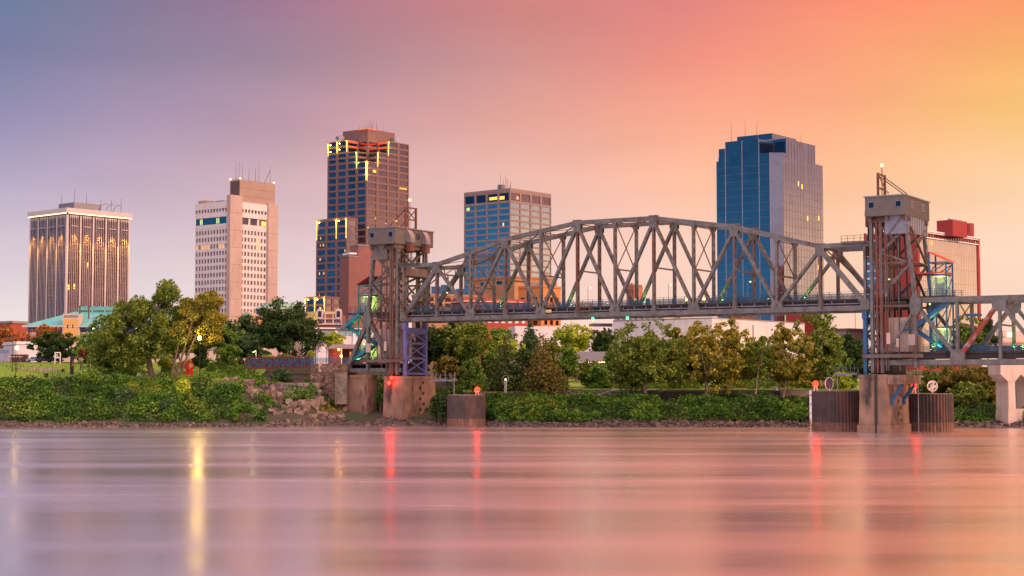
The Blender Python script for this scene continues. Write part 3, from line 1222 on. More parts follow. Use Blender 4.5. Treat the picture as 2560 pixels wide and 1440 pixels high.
def approach():
    r = thing('approach_span', 'level-topped grey truss span with rust red diagonals running out of frame at right', 'bridge span', B(SPAN + 36, WB / 2, ZA0))
    xs_ = [10 + 8 * k for k in range(7)]
    for w in (0, WB):
        m = MB()
        sbox(m, SPAN + 1, SPAN + 58.5, w - .4, w + .4, ZA0, ZA0 + 1.0)
        bc = m.build('bottom_chord', STEEL, r)
        m = MB()
        sbox(m, SPAN + 10.4, SPAN + 58.5, w - .42, w + .42, ZA1 - 1.0, ZA1)
        tcx = m.build('top_chord', STEEL, r)
        for k, x in enumerate(xs_):
            if k:
                m = MB()
                perf(m, B(SPAN + x, w, ZA0 + 1), B(SPAN + x, w, ZA1 - 1), .8, .5)
                m.build('vertical_post', STEEL if k != 3 else STEEL2, r)
            if k < 6:
                a, c = (ZA1 - 1.2, ZA0 + 1.2) if k % 2 == 0 else (ZA0 + 1.2, ZA1 - 1.2)
                m = MB()
                if k == 1:
                    m.beam(B(SPAN + x, w, a), B(SPAN + x + 8, w, c), .85, .8, WD)
                else:
                    perf(m, B(SPAN + x, w, a), B(SPAN + x + 8, w, c), .85, .6)
                m.build('diagonal', RUSTP if (k == 1 and w == 0) else STEEL, r)
            m = MB()
            zz = ZA0 if k % 2 else ZA1
            s = SPAN + x
            if k:
                for ww in (w - .48, w + .42):
                    if k % 2:
                        m.slab([B(s - 1.5, ww, zz + .05), B(s + 1.5, ww, zz + .05), B(s + 1.3, ww, zz + 2.2), B(s + .5, ww, zz + 3), B(s - .5, ww, zz + 3), B(s - 1.3, ww, zz + 2.2)], WD * .06)
                    else:
                        m.slab([B(s - 1.5, ww, zz - .05), B(s + 1.5, ww, zz - .05), B(s + 1.3, ww, zz - 2.2), B(s + .5, ww, zz - 3), B(s - .5, ww, zz - 3), B(s - 1.3, ww, zz - 2.2)], WD * .06)
                m.build('gusset_plate', STEEL, bc if k % 2 else tcx)
    for x in xs_[1:]:
        m = MB()
        m.beam(B(SPAN + x, .4, ZA1 - .7), B(SPAN + x, WB - .4, ZA1 - .7), .4, .3, SD)
        m.beam(B(SPAN + x, .4, 20.6), B(SPAN + x, WB - .4, 20.6), .35, .3, SD)
        m.beam(B(SPAN + x, .4, 21), B(SPAN + x, WB - .4, ZA1 - .9), .18, .18)
        m.beam(B(SPAN + x + .1, .4, ZA1 - .9), B(SPAN + x + .1, WB - .4, 21), .18, .18)
        m.build('sway_frame', STEEL2, r)
    m = MB()
    for k in range(8):
        x = SPAN + 2 + 8 * k
        sbox(m, x - .3, x + .3, .4, WB - .4, ZA0 + .3, ZA0 + 2.0)
    for w in (1.2, 3.6, 6.4, 8.8):
        sbox(m, SPAN + 2, SPAN + 58, w - .15, w + .15, ZA0 + 1.3, ZA0 + 2.2)
    m.build('floor_beams', DARKST, r)
    m = MB()
    sbox(m, SPAN + 2, SPAN + 58, .75, WB - .75, ZA0 + 2.2, ZA0 + 2.6)
    m.build('deck', DARKST, r)
    railing(r, SPAN + 11, SPAN + 58, .95, ZA0 + 2.6, infill=True)
    railing(r, SPAN + 11, SPAN + 58, WB - .95, ZA0 + 2.6, infill=2)


RUSTP = mat('flaking_rust_red_paint', (.24, .04, .028), .65, .1, .25, .8, dark=(.26, .24, .24), dscale=.45, dlo=.52, dhi=.6)
approach()
for k, x in enumerate((12.6, 26.4, 28)):
    flood(SPAN + x, .6 if k == 0 else WB - 1.2, ZA0 + 2.7, ['small green floodlight at the foot of the right tower rear leg', 'small green floodlight on the approach deck beyond the rust red diagonal', 'small green floodlight on the approach deck near the right frame edge'][k], SD * .5 * (1 if k == 0 else -.4) + Z3 * .8 + WD * .2, 1500)


def left_end():
    r = thing('shore_span', 'short grey A-frame truss end joining the left lift tower to the bank', 'bridge span', B(-12, WB / 2, ZA0 - .8))
    for w in (0, WB):
        m = MB()
        sbox(m, -17.2, -.8, w - .4, w + .4, 12.3, 13.2)
        bc = m.build('bottom_chord', STEEL, r)
        m = MB()
        m.beam(B(-16.6, w, 13), B(-10.2, w, 24.4), .9, .85, WD)
        m.build('end_post', STEEL, r)
        m = MB()
        m.beam(B(-10.2, w, 24.4), B(-5.2, w, 17.4), .8, .7, WD)
        m.build('diagonal', STEEL, r)
        m = MB()
        for ww in (w - .47, w + .41):
            m.slab([B(-17.4, ww, 12.35), B(-15.4, ww, 12.35), B(-15.4, ww, 14.2), B(-16.4, ww, 14.9), B(-17.4, ww, 14.2)], WD * .06)
        m.build('gusset_plate', STEEL, bc)
    m = MB()
    for x in (-16.5, -10.4, -4.5):
        sbox(m, x - .3, x + .3, .4, WB - .4, 12.5, 14.0)
    sbox(m, -17, -3.6, .7, WB - .7, 14.0, 14.4)
    m.build('deck', DARKST, r)
    railing(r, -16.6, -4, .9, 14.4)


left_end()

# ------------------------------------------------------------------ lift shafts with stairs (blue frames, red roofs)


def stair(m, s0, z0, s1, z1, w0, w1):
    for w in (w0, w1):
        m.beam(B(s0, w, z0), B(s1, w, z1), .12, .7, WD)
    n = int(abs(z1 - z0) / .19)
    for i in range(n):
        tt = (i + .5) / n
        c = B(s0 + (s1 - s0) * tt, (w0 + w1) / 2, z0 + (z1 - z0) * tt + .1)
        m.obox(c, SD * .16, WD * (w1 - w0) / 2, (0, 0, .03))
    m.slab([B(s0, w0, z0 - .3), B(s1, w0, z1 - .3), B(s1, w1, z1 - .3), B(s0, w1, z0 - .3)], (0, 0, -.06))


def stair_rail(m, s0, z0, s1, z1, w0, w1):
    for w in (w0, w1):
        for h in (.55, 1.05):
            m.beam(B(s0, w, z0 + .35 + h), B(s1, w, z1 + .35 + h), .06, .06, WD)
        for i in range(6):
            tt = i / 5
            p = B(s0 + (s1 - s0) * tt, w, z0 + (z1 - z0) * tt)
            m.beam(p, p + Vector((0, 0, 1.4)), .05, .05, SD)


def shaft(left):
    def S(x):
        return -x if left else SPAN + x
    a0, a1, w0, w1 = 11.9, 15.2, 2.6, 7.0

    def bx(m, x0, x1, ww0, ww1, z0, z1):
        p, q = sorted((S(x0), S(x1)))
        sbox(m, p, q, ww0, ww1, z0, z1)
    zb = 14.6 if left else 15.8
    C1 = TEALST if left else BLUEST
    r = thing('stair_tower', 'teal framed stair and lift tower glowing green beside the left lift tower' if left else 'blue framed stair and lift tower with sloping red roof beside the right lift tower', 'stair tower', B(S(13.5), 5, zb))
    for x in (a0, a1):
        for w in (w0, w1):
            m = MB()
            bx(m, x - .13, x + .13, w - .13, w + .13, zb, 34.9 if x == a0 else 33.1)
            m.build('post', C1, r)
    lv = [zb, 20.4, 26.4, 30.6, 33.0]
    for z in lv[1:]:
        m = MB()
        for w in (w0, w1):
            bx(m, a0, a1, w - .1, w + .1, z - .12, z + .12)
        for x in (a0, a1):
            bx(m, x - .1, x + .1, w0, w1, z - .12, z + .12)
        m.build('ring_beam', C1, r)
    for k in range(4):
        z0, z1 = lv[k], lv[k + 1]
        m = MB()
        for w in (w0, w1):
            if (z0 != 26.4):
                p, q = (a0, a1) if k % 2 else (a1, a0)
                m.beam(B(S(p), w, z0 + .2), B(S(q), w, z1 - .2), .16, .16, WD)
        for x in (a0, a1):
            m.beam(B(S(x), w0, z0 + .2), B(S(x), w1, z1 - .2), .16, .16, SD)
        m.build('brace', C1, r)
    m = MB()
    m.slab([B(S(a0 - .35), w0 - .5, 35.1), B(S(a0 - .35), w1 + .5, 35.1), B(S(a1 + .4), w1 + .5, 33.15), B(S(a1 + .4), w0 - .5, 33.15)], (0, 0, .16))
    m.build('roof', REDROOF, r)
    m = MB()
    m.slab([B(S(a0 - 2.2), w0 - .8, 30.75), B(S(a0 - 2.2), w1 + .3, 30.75), B(S(a1), w1 + .3, 30.95), B(S(a1), w0 - .8, 30.95)], (0, 0, .18))
    m.build('canopy', REDROOF if not left else C1, r)
    m = MB()
    bx(m, a0 - 1.0, a1 + .4, w0 - 1.2, w1 + .3, 25.6, 26.3)
    m.build('landing', C1, r)
    # glazed lift cars at deck and at ground level, lit inside
    GL = LIFTGLASS
    for z, h in ((26.45, 4.0), (zb + .1, 4.4)):
        m = MB()
        bx(m, a0 + .25, a1 - .25, w0 + .3, w0 + .34, z, z + h)
        bx(m, a1 - .3, a1 - .26, w0 + .34, w1 - .3, z, z + h)
        bx(m, a0 + .26, a0 + .3, w0 + .34, w1 - .3, z, z + h)
        m.build('lift_glass', GL, r)
        m = MB()
        bx(m, a0 + .4, a1 - .4, w1 - .9, w1 - .7, z, z + h)
        m.build('lift_back_wall', mat('lift_inner_wall', (.42, .45, .36), .6, 0, .05), r)
        for q in ((a0 + 1.2, a0 + 1.35), (a1 - .55, a1 - .4)):
            m = MB()
            bx(m, *q, w0 + .2, w0 + .29, z, z + h)
            m.build('door_frame', GALV, r)
        m = MB()
        bx(m, a0 + 1.36, a1 - .56, w0 + .3 + .06, w0 + .42, z, z + 2.5)
        m.build('lift_door', mat('lift_door_grey', (.18, .19, .22), .4, .4, .05), r)
        m = MB()
        bx(m, a0 + .6, a1 - .6, w0 + 1.0, w1 - 1.2, z + h - .15, z + h - .05)
        m.build('ceiling_light', LAMP_Y, r)
        point(r, B(S(13.5), w0 + 1.2, z + .3), (.76, 1, .16) if left else (.75, 1, .45), 900 if left else 500, .3, 110, WD * .5 + Z3)
    m = MB()
    m.ball(B(S(a0 + .2), w0 - .5, 24.9), .18, 8)
    m.build('stair_light', LAMP_Y, r)
    point(r, B(S(a0 + 1.2), w0 - 1.6, 20.6), (.55, 1, .12) if left else (.6, 1, .4), 800, .2, 120, WD * .35 + Z3)
    m = MB()
    m.ball(B(S(a1 - .3), w0 - .5, 20.0), .18, 8)
    m.build('stair_light', LAMP_Y, r)
    point(r, B(S(a1 - 1.0), w0 - 1.6, zb + .6), (.5, 1, .2) if left else (.4, 1, .5), 800, .2, 120, WD * .35 + Z3)
    f, fr = MB(), MB()
    if left:
        fl = ((-13.2, 26.1, -17.4, 23.2), (-17.6, 22.9, -9.2, 18.8), (-9.4, 18.5, -15.8, 14.8))
    else:
        fl = ((SPAN + 17.2, 26.0, SPAN + 9.4, 20.3), (SPAN + 9.2, 20.0, SPAN + 14.6, 16.1))
    for k, q in enumerate(fl):
        ww = (w0 - 2.4, w0 - 1.0) if k % 2 == 0 else (w0 - .9, w0 + .1)
        stair(f, *q, *ww)
        stair_rail(fr, *q, *ww)
    if left:
        sbox(f, -20.2, -17.3, .2, 2.8, 22.7, 23.05)
        for s in (-20.1, -18.7, -17.4):
            sbox(fr, s - .04, s + .04, .2, .28, 23.05, 24.5)
        for z in (23.6, 24.4):
            sbox(fr, -20.1, -17.4, .2, .26, z, z + .06)
    else:
        sbox(f, SPAN + 6.9, SPAN + 9.5, .2, 2.8, 19.8, 20.15)
        for s in (7.0, 8.2, 9.4):
            sbox(fr, SPAN + s - .04, SPAN + s + .04, .2, .28, 20.15, 21.6)
        for z in (20.7, 21.5):
            sbox(fr, SPAN + 7, SPAN + 9.4, .2, .26, z, z + .06)
        sbox(f, SPAN + 17.1, SPAN + 21, .3, 3.2, 25.3, 25.6)
        sbox(f, SPAN + 19.5, SPAN + 21.8, .5, 3.2, 22.4, 22.8)
    f.build('stairs', C1, r)
    fr.build('handrail', C1, r)


LIFTGLASS = bpy.data.materials.new('pale_green_lift_glass')
LIFTGLASS.use_nodes = True
b = LIFTGLASS.node_tree.nodes['Principled BSDF']
b.inputs['Base Color'].default_value = (.55, .75, .62, 1)
b.inputs['Roughness'].default_value = .1
b.inputs['Alpha'].default_value = .22
shaft(True)
shaft(False)

# ------------------------------------------------------------------ piers


def pier(name, label, s0, s1, w0, w1, z1, ledge=False, batter=.35, steps=False, loc_s=None):
    r = thing(name, label, 'bridge pier', B((s0 + s1) / 2, (w0 + w1) / 2, -1), 'concrete bridge piers')
    m = MB()
    n = 8
    lo, hi = [], []
    for a, k, arr, z in ((s0 - batter, s1 + batter, lo, -2.5), (s0, s1, hi, z1 - .7)):
        off = batter if arr is lo else 0
        for s, w in ((a, w0 - off), (k, w0 - off), (k, w1 + off), (a, w1 + off)):
            arr.append(B(s, w, z))
    m.add(lo + hi, [(0, 1, 5, 4), (1, 2, 6, 5), (2, 3, 7, 6), (3, 0, 4, 7), (4, 5, 6, 7)])
    m.build('shaft', CONC, r)
    m = MB()
    sbox(m, s0 - .12, s1 + .12, w0 - .12, w1 + .12, z1 - .7, z1)
    m.build('cap', CONC, r)
    m = MB()
    sbox(m, s0 - batter - .15, s1 + batter + .15, w0 - batter - .15, w1 + batter + .15, -2.5, 1.5)
    m.build('footing', CONC, r)
    if steps:
        m = MB()
        for k in range(7):
            w = w0 + (w1 - w0) * (.52 if k % 2 else .62)
            z = 2.0 + k * 1.25
            sbox(m, s1 + .28 - .3 * z / z1, s1 + .36 - .28 * z / z1, w - .32, w + .32, z, z + .6)
        m.build('step_recess_shade', BLACK, r)  # flat black plates stand for the shade inside the recesses
    return r


pier('bridge_pier', 'narrow stained concrete pier under the left A-frame truss end', -16.9, -9.6, -1.4, 2.4, 11.6)
pier('bridge_pier', 'broad stained concrete pier under the left lift tower', -4.6, .6, -1.4, 12, PIERZ, steps=True)
pr = pier('bridge_pier', 'broad stained concrete pier between two caissons under the right lift tower', SPAN - .9, SPAN + 4.3, -1.4, 12, PIERZ, steps=True)
m = MB()
sbox(m, SPAN + 4.45, SPAN + 7.2, -1.0, 11.6, 9.4, 11.2)
m.build('ledge', CONC, pr)
for w in (1.2, 8.6):
    m = MB()
    m.beam(B(SPAN + 6.8, w, 9.3), B(SPAN + 4.4, w, 6.2), .7, .6, WD)
    sbox(m, SPAN + 4.35, SPAN + 4.9, w - .45, w + .45, 5.4, 6.4)
    m.build('strut', BLUEST, pr)
m = MB()
m.tube(B(SPAN + 2.4, -1.75, 0), B(SPAN + 2.4, -1.62, 11.2), .28, n=8)
m.build('drain_pipe', BLACK, pr)


def caisson(cx, cy, rad, ztop, label):
    r = thing('sheet_pile_caisson', label, 'caisson', (cx, cy, 0), 'sheet pile caissons in the river')
    n = 168
    prof = (1.0, 1.0, .965, .965)
    for nm, z0, z1, m_, g in (('upper_wall', 1.75, ztop, SHEET, 0), ('lower_wall', -2.5, 1.75, SHEETLOW, .02)):
        m = MB()
        vs = []
        for z in (z0, z1):
            for i in range(n):
                rr = (rad + g) * prof[i % 4]
                a = 2 * math.pi * i / n
                vs.append((cx + rr * math.cos(a), cy + rr * math.sin(a), z))
        fs = [(i, (i + 1) % n, n + (i + 1) % n, n + i) for i in range(n)] + [tuple(range(n, 2 * n))]
        m.add(vs, fs)
        m.build(nm, m_, r)
    m = MB()
    m.tube((cx, cy, ztop - .3), (cx, cy, ztop + .06), rad * .955, n=40)
    m.build('cap_slab', CONC2, r)
    return r


ca = xat(1166.5, 361.5), 361.5, 4.35, zat(988, 357)
cb = xat(2084, 326), 326, 5.05, zat(978, 321)
cc = xat(2321.5, 326), 326, 4.75, zat(985, 321)
caisson(*ca, 'smaller rusty sheet pile caisson beside the left main pier')
cbo = caisson(*cb, 'rusty sheet pile caisson carrying the white depth gauge board')
caisson(*cc, 'rusty sheet pile caisson at far right of the right main pier')


def beacon(x, y, z, h, label):
    r = thing('red_beacon', label, 'beacon', (x, y, z), 'red navigation beacons')
    m = MB()
    for k in range(4):
        a = R(45 + 90 * k)
        m.tube((x + .5 * math.cos(a), y + .5 * math.sin(a), z), (x + .25 * math.cos(a), y + .25 * math.sin(a), z + h - .35), .05, n=5)
    m.tube((x, y, z + h - .42), (x, y, z + h - .3), .45, n=10)
    m.build('stand', WHITE, r)
    m = MB()
    m.ball((x, y, z + h + .1), .62, 12)  # ball made oversized to stand for the lamp's bloom
    m.build('lens', LAMP_R, r)
    point(r, (x, y - .9, z + h + .2), (1, .03, .01), 140, .4)
    return r


def pbeacon(px, py, Y, ztop, label):
    p = at(px, py, Y)
    beacon(p.x, p.y, ztop + .06, p.z - ztop - .1, label)


pbeacon(1193, 975, 359.5, ca[3], 'red beacon on the smaller caisson right of the left main pier')
pbeacon(2039, 960, 323.5, cb[3], 'red beacon above the gauge board on the middle caisson')
pbeacon(2285, 966, 324, cc[3], 'red beacon on the rightmost caisson')
LAMP_RC = mat('strong_red_lamp_glow', (1, .02, .01), emit=(1, .006, .002), estr=38)
# cluster of red lights hung under the left tower
for k, (px, py) in enumerate(((979, 945), (973, 957))):
    p = at(px, py, 371.2)
    o = thing('hanging_red_light', ['upper red light hanging beside the left main pier head', 'lower red light hanging beside the left main pier head'][k], 'signal light', p, 'red lights hung at the left main pier')
    m = MB()
    m.tube(p, p + Vector((0, 0, 1.6)), .06, n=6)
    m.build('bracket', RUST, o)
    m = MB()
    m.ball(p, .42, 10)
    m.build('lens', LAMP_RC, o)
    if k == 0:
        point(o, p + Vector((0, -.7, 0)), (1, .03, .01), 120, .2)

# depth gauge board with its figures


def numeral(txt, loc, size, m_, parent, roty=0):
    cu = bpy.data.curves.new('numeral', 'FONT')
    cu.body = txt
    cu.size = size
    cu.extrude = .01
    tmp = bpy.data.objects.new('numeral_tmp', cu)
    link(tmp)
    bpy.context.view_layer.update()
    me = bpy.data.meshes.new_from_object(tmp.evaluated_get(bpy.context.evaluated_depsgraph_get()))
    bpy.data.objects.remove(tmp)
    me.materials.clear()
    me.materials.append(m_)
    o = bpy.data.objects.new('numeral', me)
    link(o)
    o.parent = parent
    o.location = Vector(loc) - ORG[parent]
    o.rotation_euler = (R(90), 0, 0)
    return o


GAUGE = mat('white_gauge_board', (.72, .72, .74), .6, 0, .06, 1, dark=(.36, .15, .04), dscale=1.2, dlo=.6, dhi=.66)
GAUGELOW = mat('rust_eaten_gauge_board', (.72, .70, .70), .7, 0, .1, 2, dark=(.34, .12, .03), dscale=2.2, dlo=.42, dhi=.5)
gx0, gx1 = xat(2031, 321), xat(2038.5, 321)
gy = cb[1] - math.sqrt(max(1, cb[2] ** 2 - ((gx0 + gx1) / 2 - cb[0]) ** 2)) - .45
g = thing('depth_gauge', 'tall white depth gauge board with black figures on the caisson', 'gauge board', (gx0, gy, 0))
box1('board', GAUGE, g, gx0, gx1, gy, gy + .12, 2.4, cb[3] + .15)
box1('rusty_board', GAUGELOW, g, gx0, gx1, gy, gy + .12, -1, 2.4, label='lower length of the board eaten by rust')
for tx, z in (('25', 7.05), ('20', 5.25), ('15', 3.35)):
    numeral(tx, (gx0 + .06, gy - .02, z), .62, BLACK, g)
m = MB()
for k in range(30):
    z = 2.6 + k * .19
    m.box(gx1 - (.2 if k % 5 else .32), gx1 - .01, gy - .03, gy - .01, z, z + .05)
m.build('tick_marks', BLACK, g)
# discs (radar reflectors) on poles


def disc(px, py, Y, rad, ztop, m_, label, yaw):
    p = at(px, py, Y)
    r = thing('round_target', label, 'disc sign', (p.x, p.y, ztop))
    m = MB()
    m.tube((p.x, p.y + .1, ztop), (p.x, p.y + .1, p.z), .09, n=6)
    m.build('pole', WHITE, r)
    m = MB()
    nrm = Vector((math.sin(R(yaw)), -math.cos(R(yaw)), 0))
    m.tube(p, p - nrm * .12, rad, rad, 28)
    m.build('disc', m_, r)
    m = MB()
    sd = Vector((-nrm.y, nrm.x, 0))
    for i in range(28):
        a, c = 2 * math.pi * i / 28, 2 * math.pi * (i + 1) / 28
        m.beam(p + nrm * .02 + (sd * math.cos(a) + Z3 * math.sin(a)) * rad, p + nrm * .02 + (sd * math.cos(c) + Z3 * math.sin(c)) * rad, .1, .16)
    m.build('rim', WHITE, r)


disc(2073, 959, 324, 1.25, cb[3], mat('dark_disc_face', (.17, .14, .17), .5, .3, .2, .6), 'dark round disc on a pole behind the gauge board beacon', 40)
disc(2331, 965, 324, 1.05, cc[3], mat('peeling_white_disc', (.7, .64, .6), .7, 0, .1, 1, dark=(.05, .04, .04), dscale=1.1, dlo=.5, dhi=.54), 'white round disc with peeling black marks on the rightmost caisson', 8)

# catwalks beside the piers


def catwalk(a, c, label, posts=5, leg=None):
    a, c = Vector(a), Vector(c)
    r = thing('catwalk', label, 'catwalk', (a + c) / 2, 'steel catwalks beside the main piers')
    m = MB()
    m.beam(a, c, 1.2, .35)
    m.build('walkway', GALV, r)
    m = MB()
    for k in range(posts):
        p = a.lerp(c, k / (posts - 1))
        m.tube(p, p + Vector((0, 0, 1.9 if k % 2 else 1.5)), .06, n=5)
    m.beam(a + Vector((0, 0, 1.2)), c + Vector((0, 0, 1.2)), .06, .06)
    m.beam(c + Vector((0, 0, .2)), a.lerp(c, .75) + Vector((0, 0, 1.6)), .08, .08)
    m.build('guard_rail', GALV, r)
    if leg:
        m = MB()
        p = a.lerp(c, leg)
        m.tube((p.x, p.y, 0), p, .1, n=6)
        m.build('leg', GALV, r)


catwalk(at(1078, 951, 366), at(1137, 951, 362), 'pale steel catwalk running from the left main pier', 6, .97)
catwalk(at(2146, 935, 318), at(2088, 935, 322), 'pale steel catwalk left of the right main pier', 7, .9)
catwalk(at(2266, 941, 318), at(2302, 941, 322), 'reddish steel catwalk right of the right main pier', 5, .8)
# ------------------------------------------------------------------ downtown buildings


def glassmat(name, tint, rough=.06, var=.12, vs=.25, rot=38):
    m = bpy.data.materials.new(name)
    m.use_nodes = True
    t = m.node_tree
    b = t.nodes['Principled BSDF']
    b.inputs['Metallic'].default_value = 1
    b.inputs['Roughness'].default_value = rough
    tcn = node(t, 'ShaderNodeTexCoord')
    n = node(t, 'ShaderNodeTexVoronoi')
    n.inputs['Scale'].default_value = vs
    t.links.new(tcn.outputs['Object'], n.inputs['Vector'])
    mr = node(t, 'ShaderNodeMapRange')
    mr.inputs[3].default_value = 1 - var
    mr.inputs[4].default_value = 1 + var
    sp = node(t, 'ShaderNodeSeparateColor')
    t.links.new(n.outputs['Color'], sp.inputs[0])
    t.links.new(sp.outputs[0], mr.inputs[0])
    vm = node(t, 'ShaderNodeVectorMath', operation='SCALE')
    vm.inputs[0].default_value = tint
    t.links.new(mr.outputs[0], vm.inputs['Scale'])
    t.links.new(vm.outputs[0], b.inputs['Base Color'])
    return m


G_NAVY = glassmat('dark_blue_window_glass', (.40, .40, .45), .07, .28, .22)
G_BLUE = glassmat('blue_mirror_glass', (.74, .98, 1.0), .05, .16, .25)
G_T5 = glassmat('blue_curtain_glass', (.60, .64, .66), .07, .07, .22)
G_BRONZE = glassmat('bronze_window_glass', (.42, .34, .34))
G_ROSE = glassmat('rose_curtain_glass', (1, .97, .86), .06, .05)
G_TEAL = glassmat('teal_window_glass', (.35, .62, .62))
G_DARK = glassmat('dark_window_glass', (.22, .22, .26))


class Face:
    def __init__(self, o, u, n, ln):
        self.o, self.u, self.n, self.L = Vector(o), Vector(u), Vector(n), ln

    def box(self, mb, u0, u1, z0, z1, d0, d1):
        c = self.o + self.u * (u0 + u1) / 2 + self.n * (d0 + d1) / 2
        mb.obox((c.x, c.y, (z0 + z1) / 2), self.u * (u1 - u0) / 2, self.n * (d1 - d0) / 2, (0, 0, (z1 - z0) / 2))

    def pt(self, u, z, d=0):
        c = self.o + self.u * u + self.n * d
        return Vector((c.x, c.y, z))


class Block:
    """a box building seen on its corner: photo pixels of corner, left and right ends give its plan"""

    def __init__(self, pc, Y, pl, pr, phi=38, py=700):
        self.c = at(pc, py, Y)
        self.c.z = 0
        f = R(phi)
        self.ld = Vector((-math.cos(f), math.sin(f), 0))
        self.rd = Vector((math.sin(f), math.cos(f), 0))
        self.Y = Y

        def ln(u, px):
            k = at(px, py, 1.0)
            k = k.x
            return (k * self.c.y - self.c.x) / (u.x - k * u.y)
        self.ll = ln(self.ld, pl)
        self.rl = ln(self.rd, pr)
        self.left = Face(self.c, self.ld, -self.rd, self.ll)
        self.right = Face(self.c, self.rd, -self.ld, self.rl)

    def P(self, p, q):
        v = self.c + self.ld * p + self.rd * q
        return (v.x, v.y)

    def rect(self, p0, p1, q0, q1):
        return [self.P(p0, q0), self.P(p0, q1), self.P(p1, q1), self.P(p1, q0)]

    def box(self, mb, p0, p1, q0, q1, z0, z1):
        mb.prism(self.rect(p0, p1, q0, q1), z0, z1)

    def z(self, py):
        return zat(py, self.c.y)

    def root(self, name, label, cat, base=14, group=None):
        v = self.c + self.ld * self.ll / 2 + self.rd * self.rl / 2
        return thing(name, label, cat, (v.x, v.y, base), group)


def put_windows(root, items, cap=100):
    """items: (face, u0,u1,z0,z1,d0,d1, material, name). Each its own part; past the cap the rest go in one part."""
    cnt = {}
    rest = {}
    for f, a, c, z0, z1, d0, d1, m_, nm in items:
        cnt[nm] = cnt.get(nm, 0) + 1
        if cnt[nm] <= cap - 1:
            mb = MB()
            f.box(mb, a, c, z0, z1, d0, d1)
            mb.build(nm, m_, root)
        else:
            mb = rest.setdefault((nm, m_), MB())
            f.box(mb, a, c, z0, z1, d0, d1)
    for (nm, m_), mb in rest.items():
        mb.build(nm, m_, root, kind='stuff')


def antenna(mb, p, h, r=.12):
    p = Vector(p)
    mb.tube(p, p + Vector((0, 0, h)), r, r * .5, 5)


def antp(root, p, h, r=.12):
    mb = MB()
    antenna(mb, p, h, r)
    mb.build('antenna', STEEL2, root)


# ---- 1 dark tower with white fins and lit cornice (far left)
W_FIN = mat('white_stone_fins', (.55, .51, .49), .7, 0, .05, .3)
G1L = glassmat('navy_sky_tint_glass', (.16, .15, .20), .08, .25, .3)  # one glass; each side's sky reflection is put into its tint
G1R = glassmat('plum_sky_tint_glass', (.17, .115, .14), .08, .3, .3)
b1 = Block(165, 750, 72, 323, 41)
r1 = b1.root('office_tower', 'dark office tower with white vertical fins and a glowing cornice at far left', 'tower')
zt = b1.z(530)
zb = 14
m = MB()
b1.box(m, .6, b1.ll, .6, b1.rl, zb, zt)
m.build('wall', mat('dark_core_wall', (.03, .028, .035), .6, 0, .1, .2), r1)
items = []
fins, piers_ = [], []
for f, nb in ((b1.left, 4), (b1.right, 5)):
    bw = f.L / nb
    for k in range(nb):
        nf = 5
        for j in range(6):
            u0 = k * bw + 1.0 + j * (bw - 1.0) / 6
            u1 = k * bw + 1.0 + (j + 1) * (bw - 1.0) / 6
            items.append((f, u0, u1, zb, zt - 1.2, -.6, -.1, G1L if f is b1.left else G1R, 'glass_strip'))
            if j:
                fins.append((f, u0 - .08, u0 + .08, zb, zt - 1.2))
        piers_.append((f, k * bw - .1, k * bw + 1.0, zb, zt - 1.2))
    piers_.append((f, f.L - .9, f.L, zb, zt - 1.2))
put_windows(r1, items)
for f, a, c, z0, z1 in fins:
    m = MB()
    f.box(m, a, c, z0, z1, -.3, .02)
    # arched head of the fin
    f.box(m, a - .3, c + .3, z1 - .7, z1, -.3, .01)
    f.box(m, a - .14, c + .14, z1 - 1.4, z1 - .7, -.3, .01)
    m.build('fin', W_FIN, r1)
for f, a, c, z0, z1 in piers_:
    m = MB()
    f.box(m, a + .15, c - .15, z0, z1, -.6, .2)
    m.build('corner_pier' if a < 1 else 'pier', W_FIN, r1)
m = MB()
for f in (b1.left, b1.right):
    for k in range(25):
        z = zb + 3 + k * 3.45
        if z < zt - 8:
            f.box(m, .5, f.L - .5, z, z + .35, -.3, -.06)
m.build('floor_bands', mat('bronze_spandrel', (.10, .075, .07), .5, .2, .1, .3), r1)
m = MB()
b1.box(m, -1.0, b1.ll + .7, -1.0, b1.rl + .7, zt - .2, zt + 2.0)
m.build('cornice', W_FIN, r1)
m = MB()
b1.left.box(m, -.4, b1.ll + .4, zt - .7, zt - .25, .5, .9)
b1.right.box(m, .5, b1.rl + .4, zt - .7, zt - .25, .5, .9)
m.build('cornice_light', TUBE_C, r1)
lit = []
for f, q in ((b1.right, ((.3, 1.9, 54), (1.0, 5.8, 33.5), (8.2, 9.9, 33), (19, 20.3, 29), (4, 5.2, 54.5), (11.5, 12.3, 65))), (b1.left, ((3.2, 5, 23.5), (19, 19.6, 32)))):
    for a, c, z in q:
        lit.append((f, a, c, z, z + 2.3, -.09, -.07, WINLIT, 'lit_window'))
put_windows(r1, lit)
for f, nb in ((b1.left, 4), (b1.right, 5)):
    bw = f.L / nb
    for k in range(nb):
        p = f.pt((k + .56) * bw, zt - 6.4, 2.2)
        point(r1, p, (1, .40, .05), 38000, .5, 50, (f.n.x * -.09, f.n.y * -.09, -1))
m = MB()
for f, nb in ((b1.left, 4), (b1.right, 5)):
    bw = f.L / nb
    for k in range(nb):
        f.box(m, (k + .3) * bw, (k + .86) * bw, zt - 6.5, zt - 6.2, .14, .4)
m.build('floodlight_ledge', W_FIN, r1)
m = MB()
b1.box(m, 8, 21, 9, 24, zt + 2, b1.z(506) + 1.5)
m.build('roof_plant', GALV, r1)
m = MB()
for p, q, h in ((5, 28, 5), (4, 33, 6), (2, 20, 4), (20, 10, 7), (23, 12, 6), (12, 12, 9), (14, 20, 8)):
    antp(r1, (*b1.P(p, q), zt + 1.8), h + 2, .15)
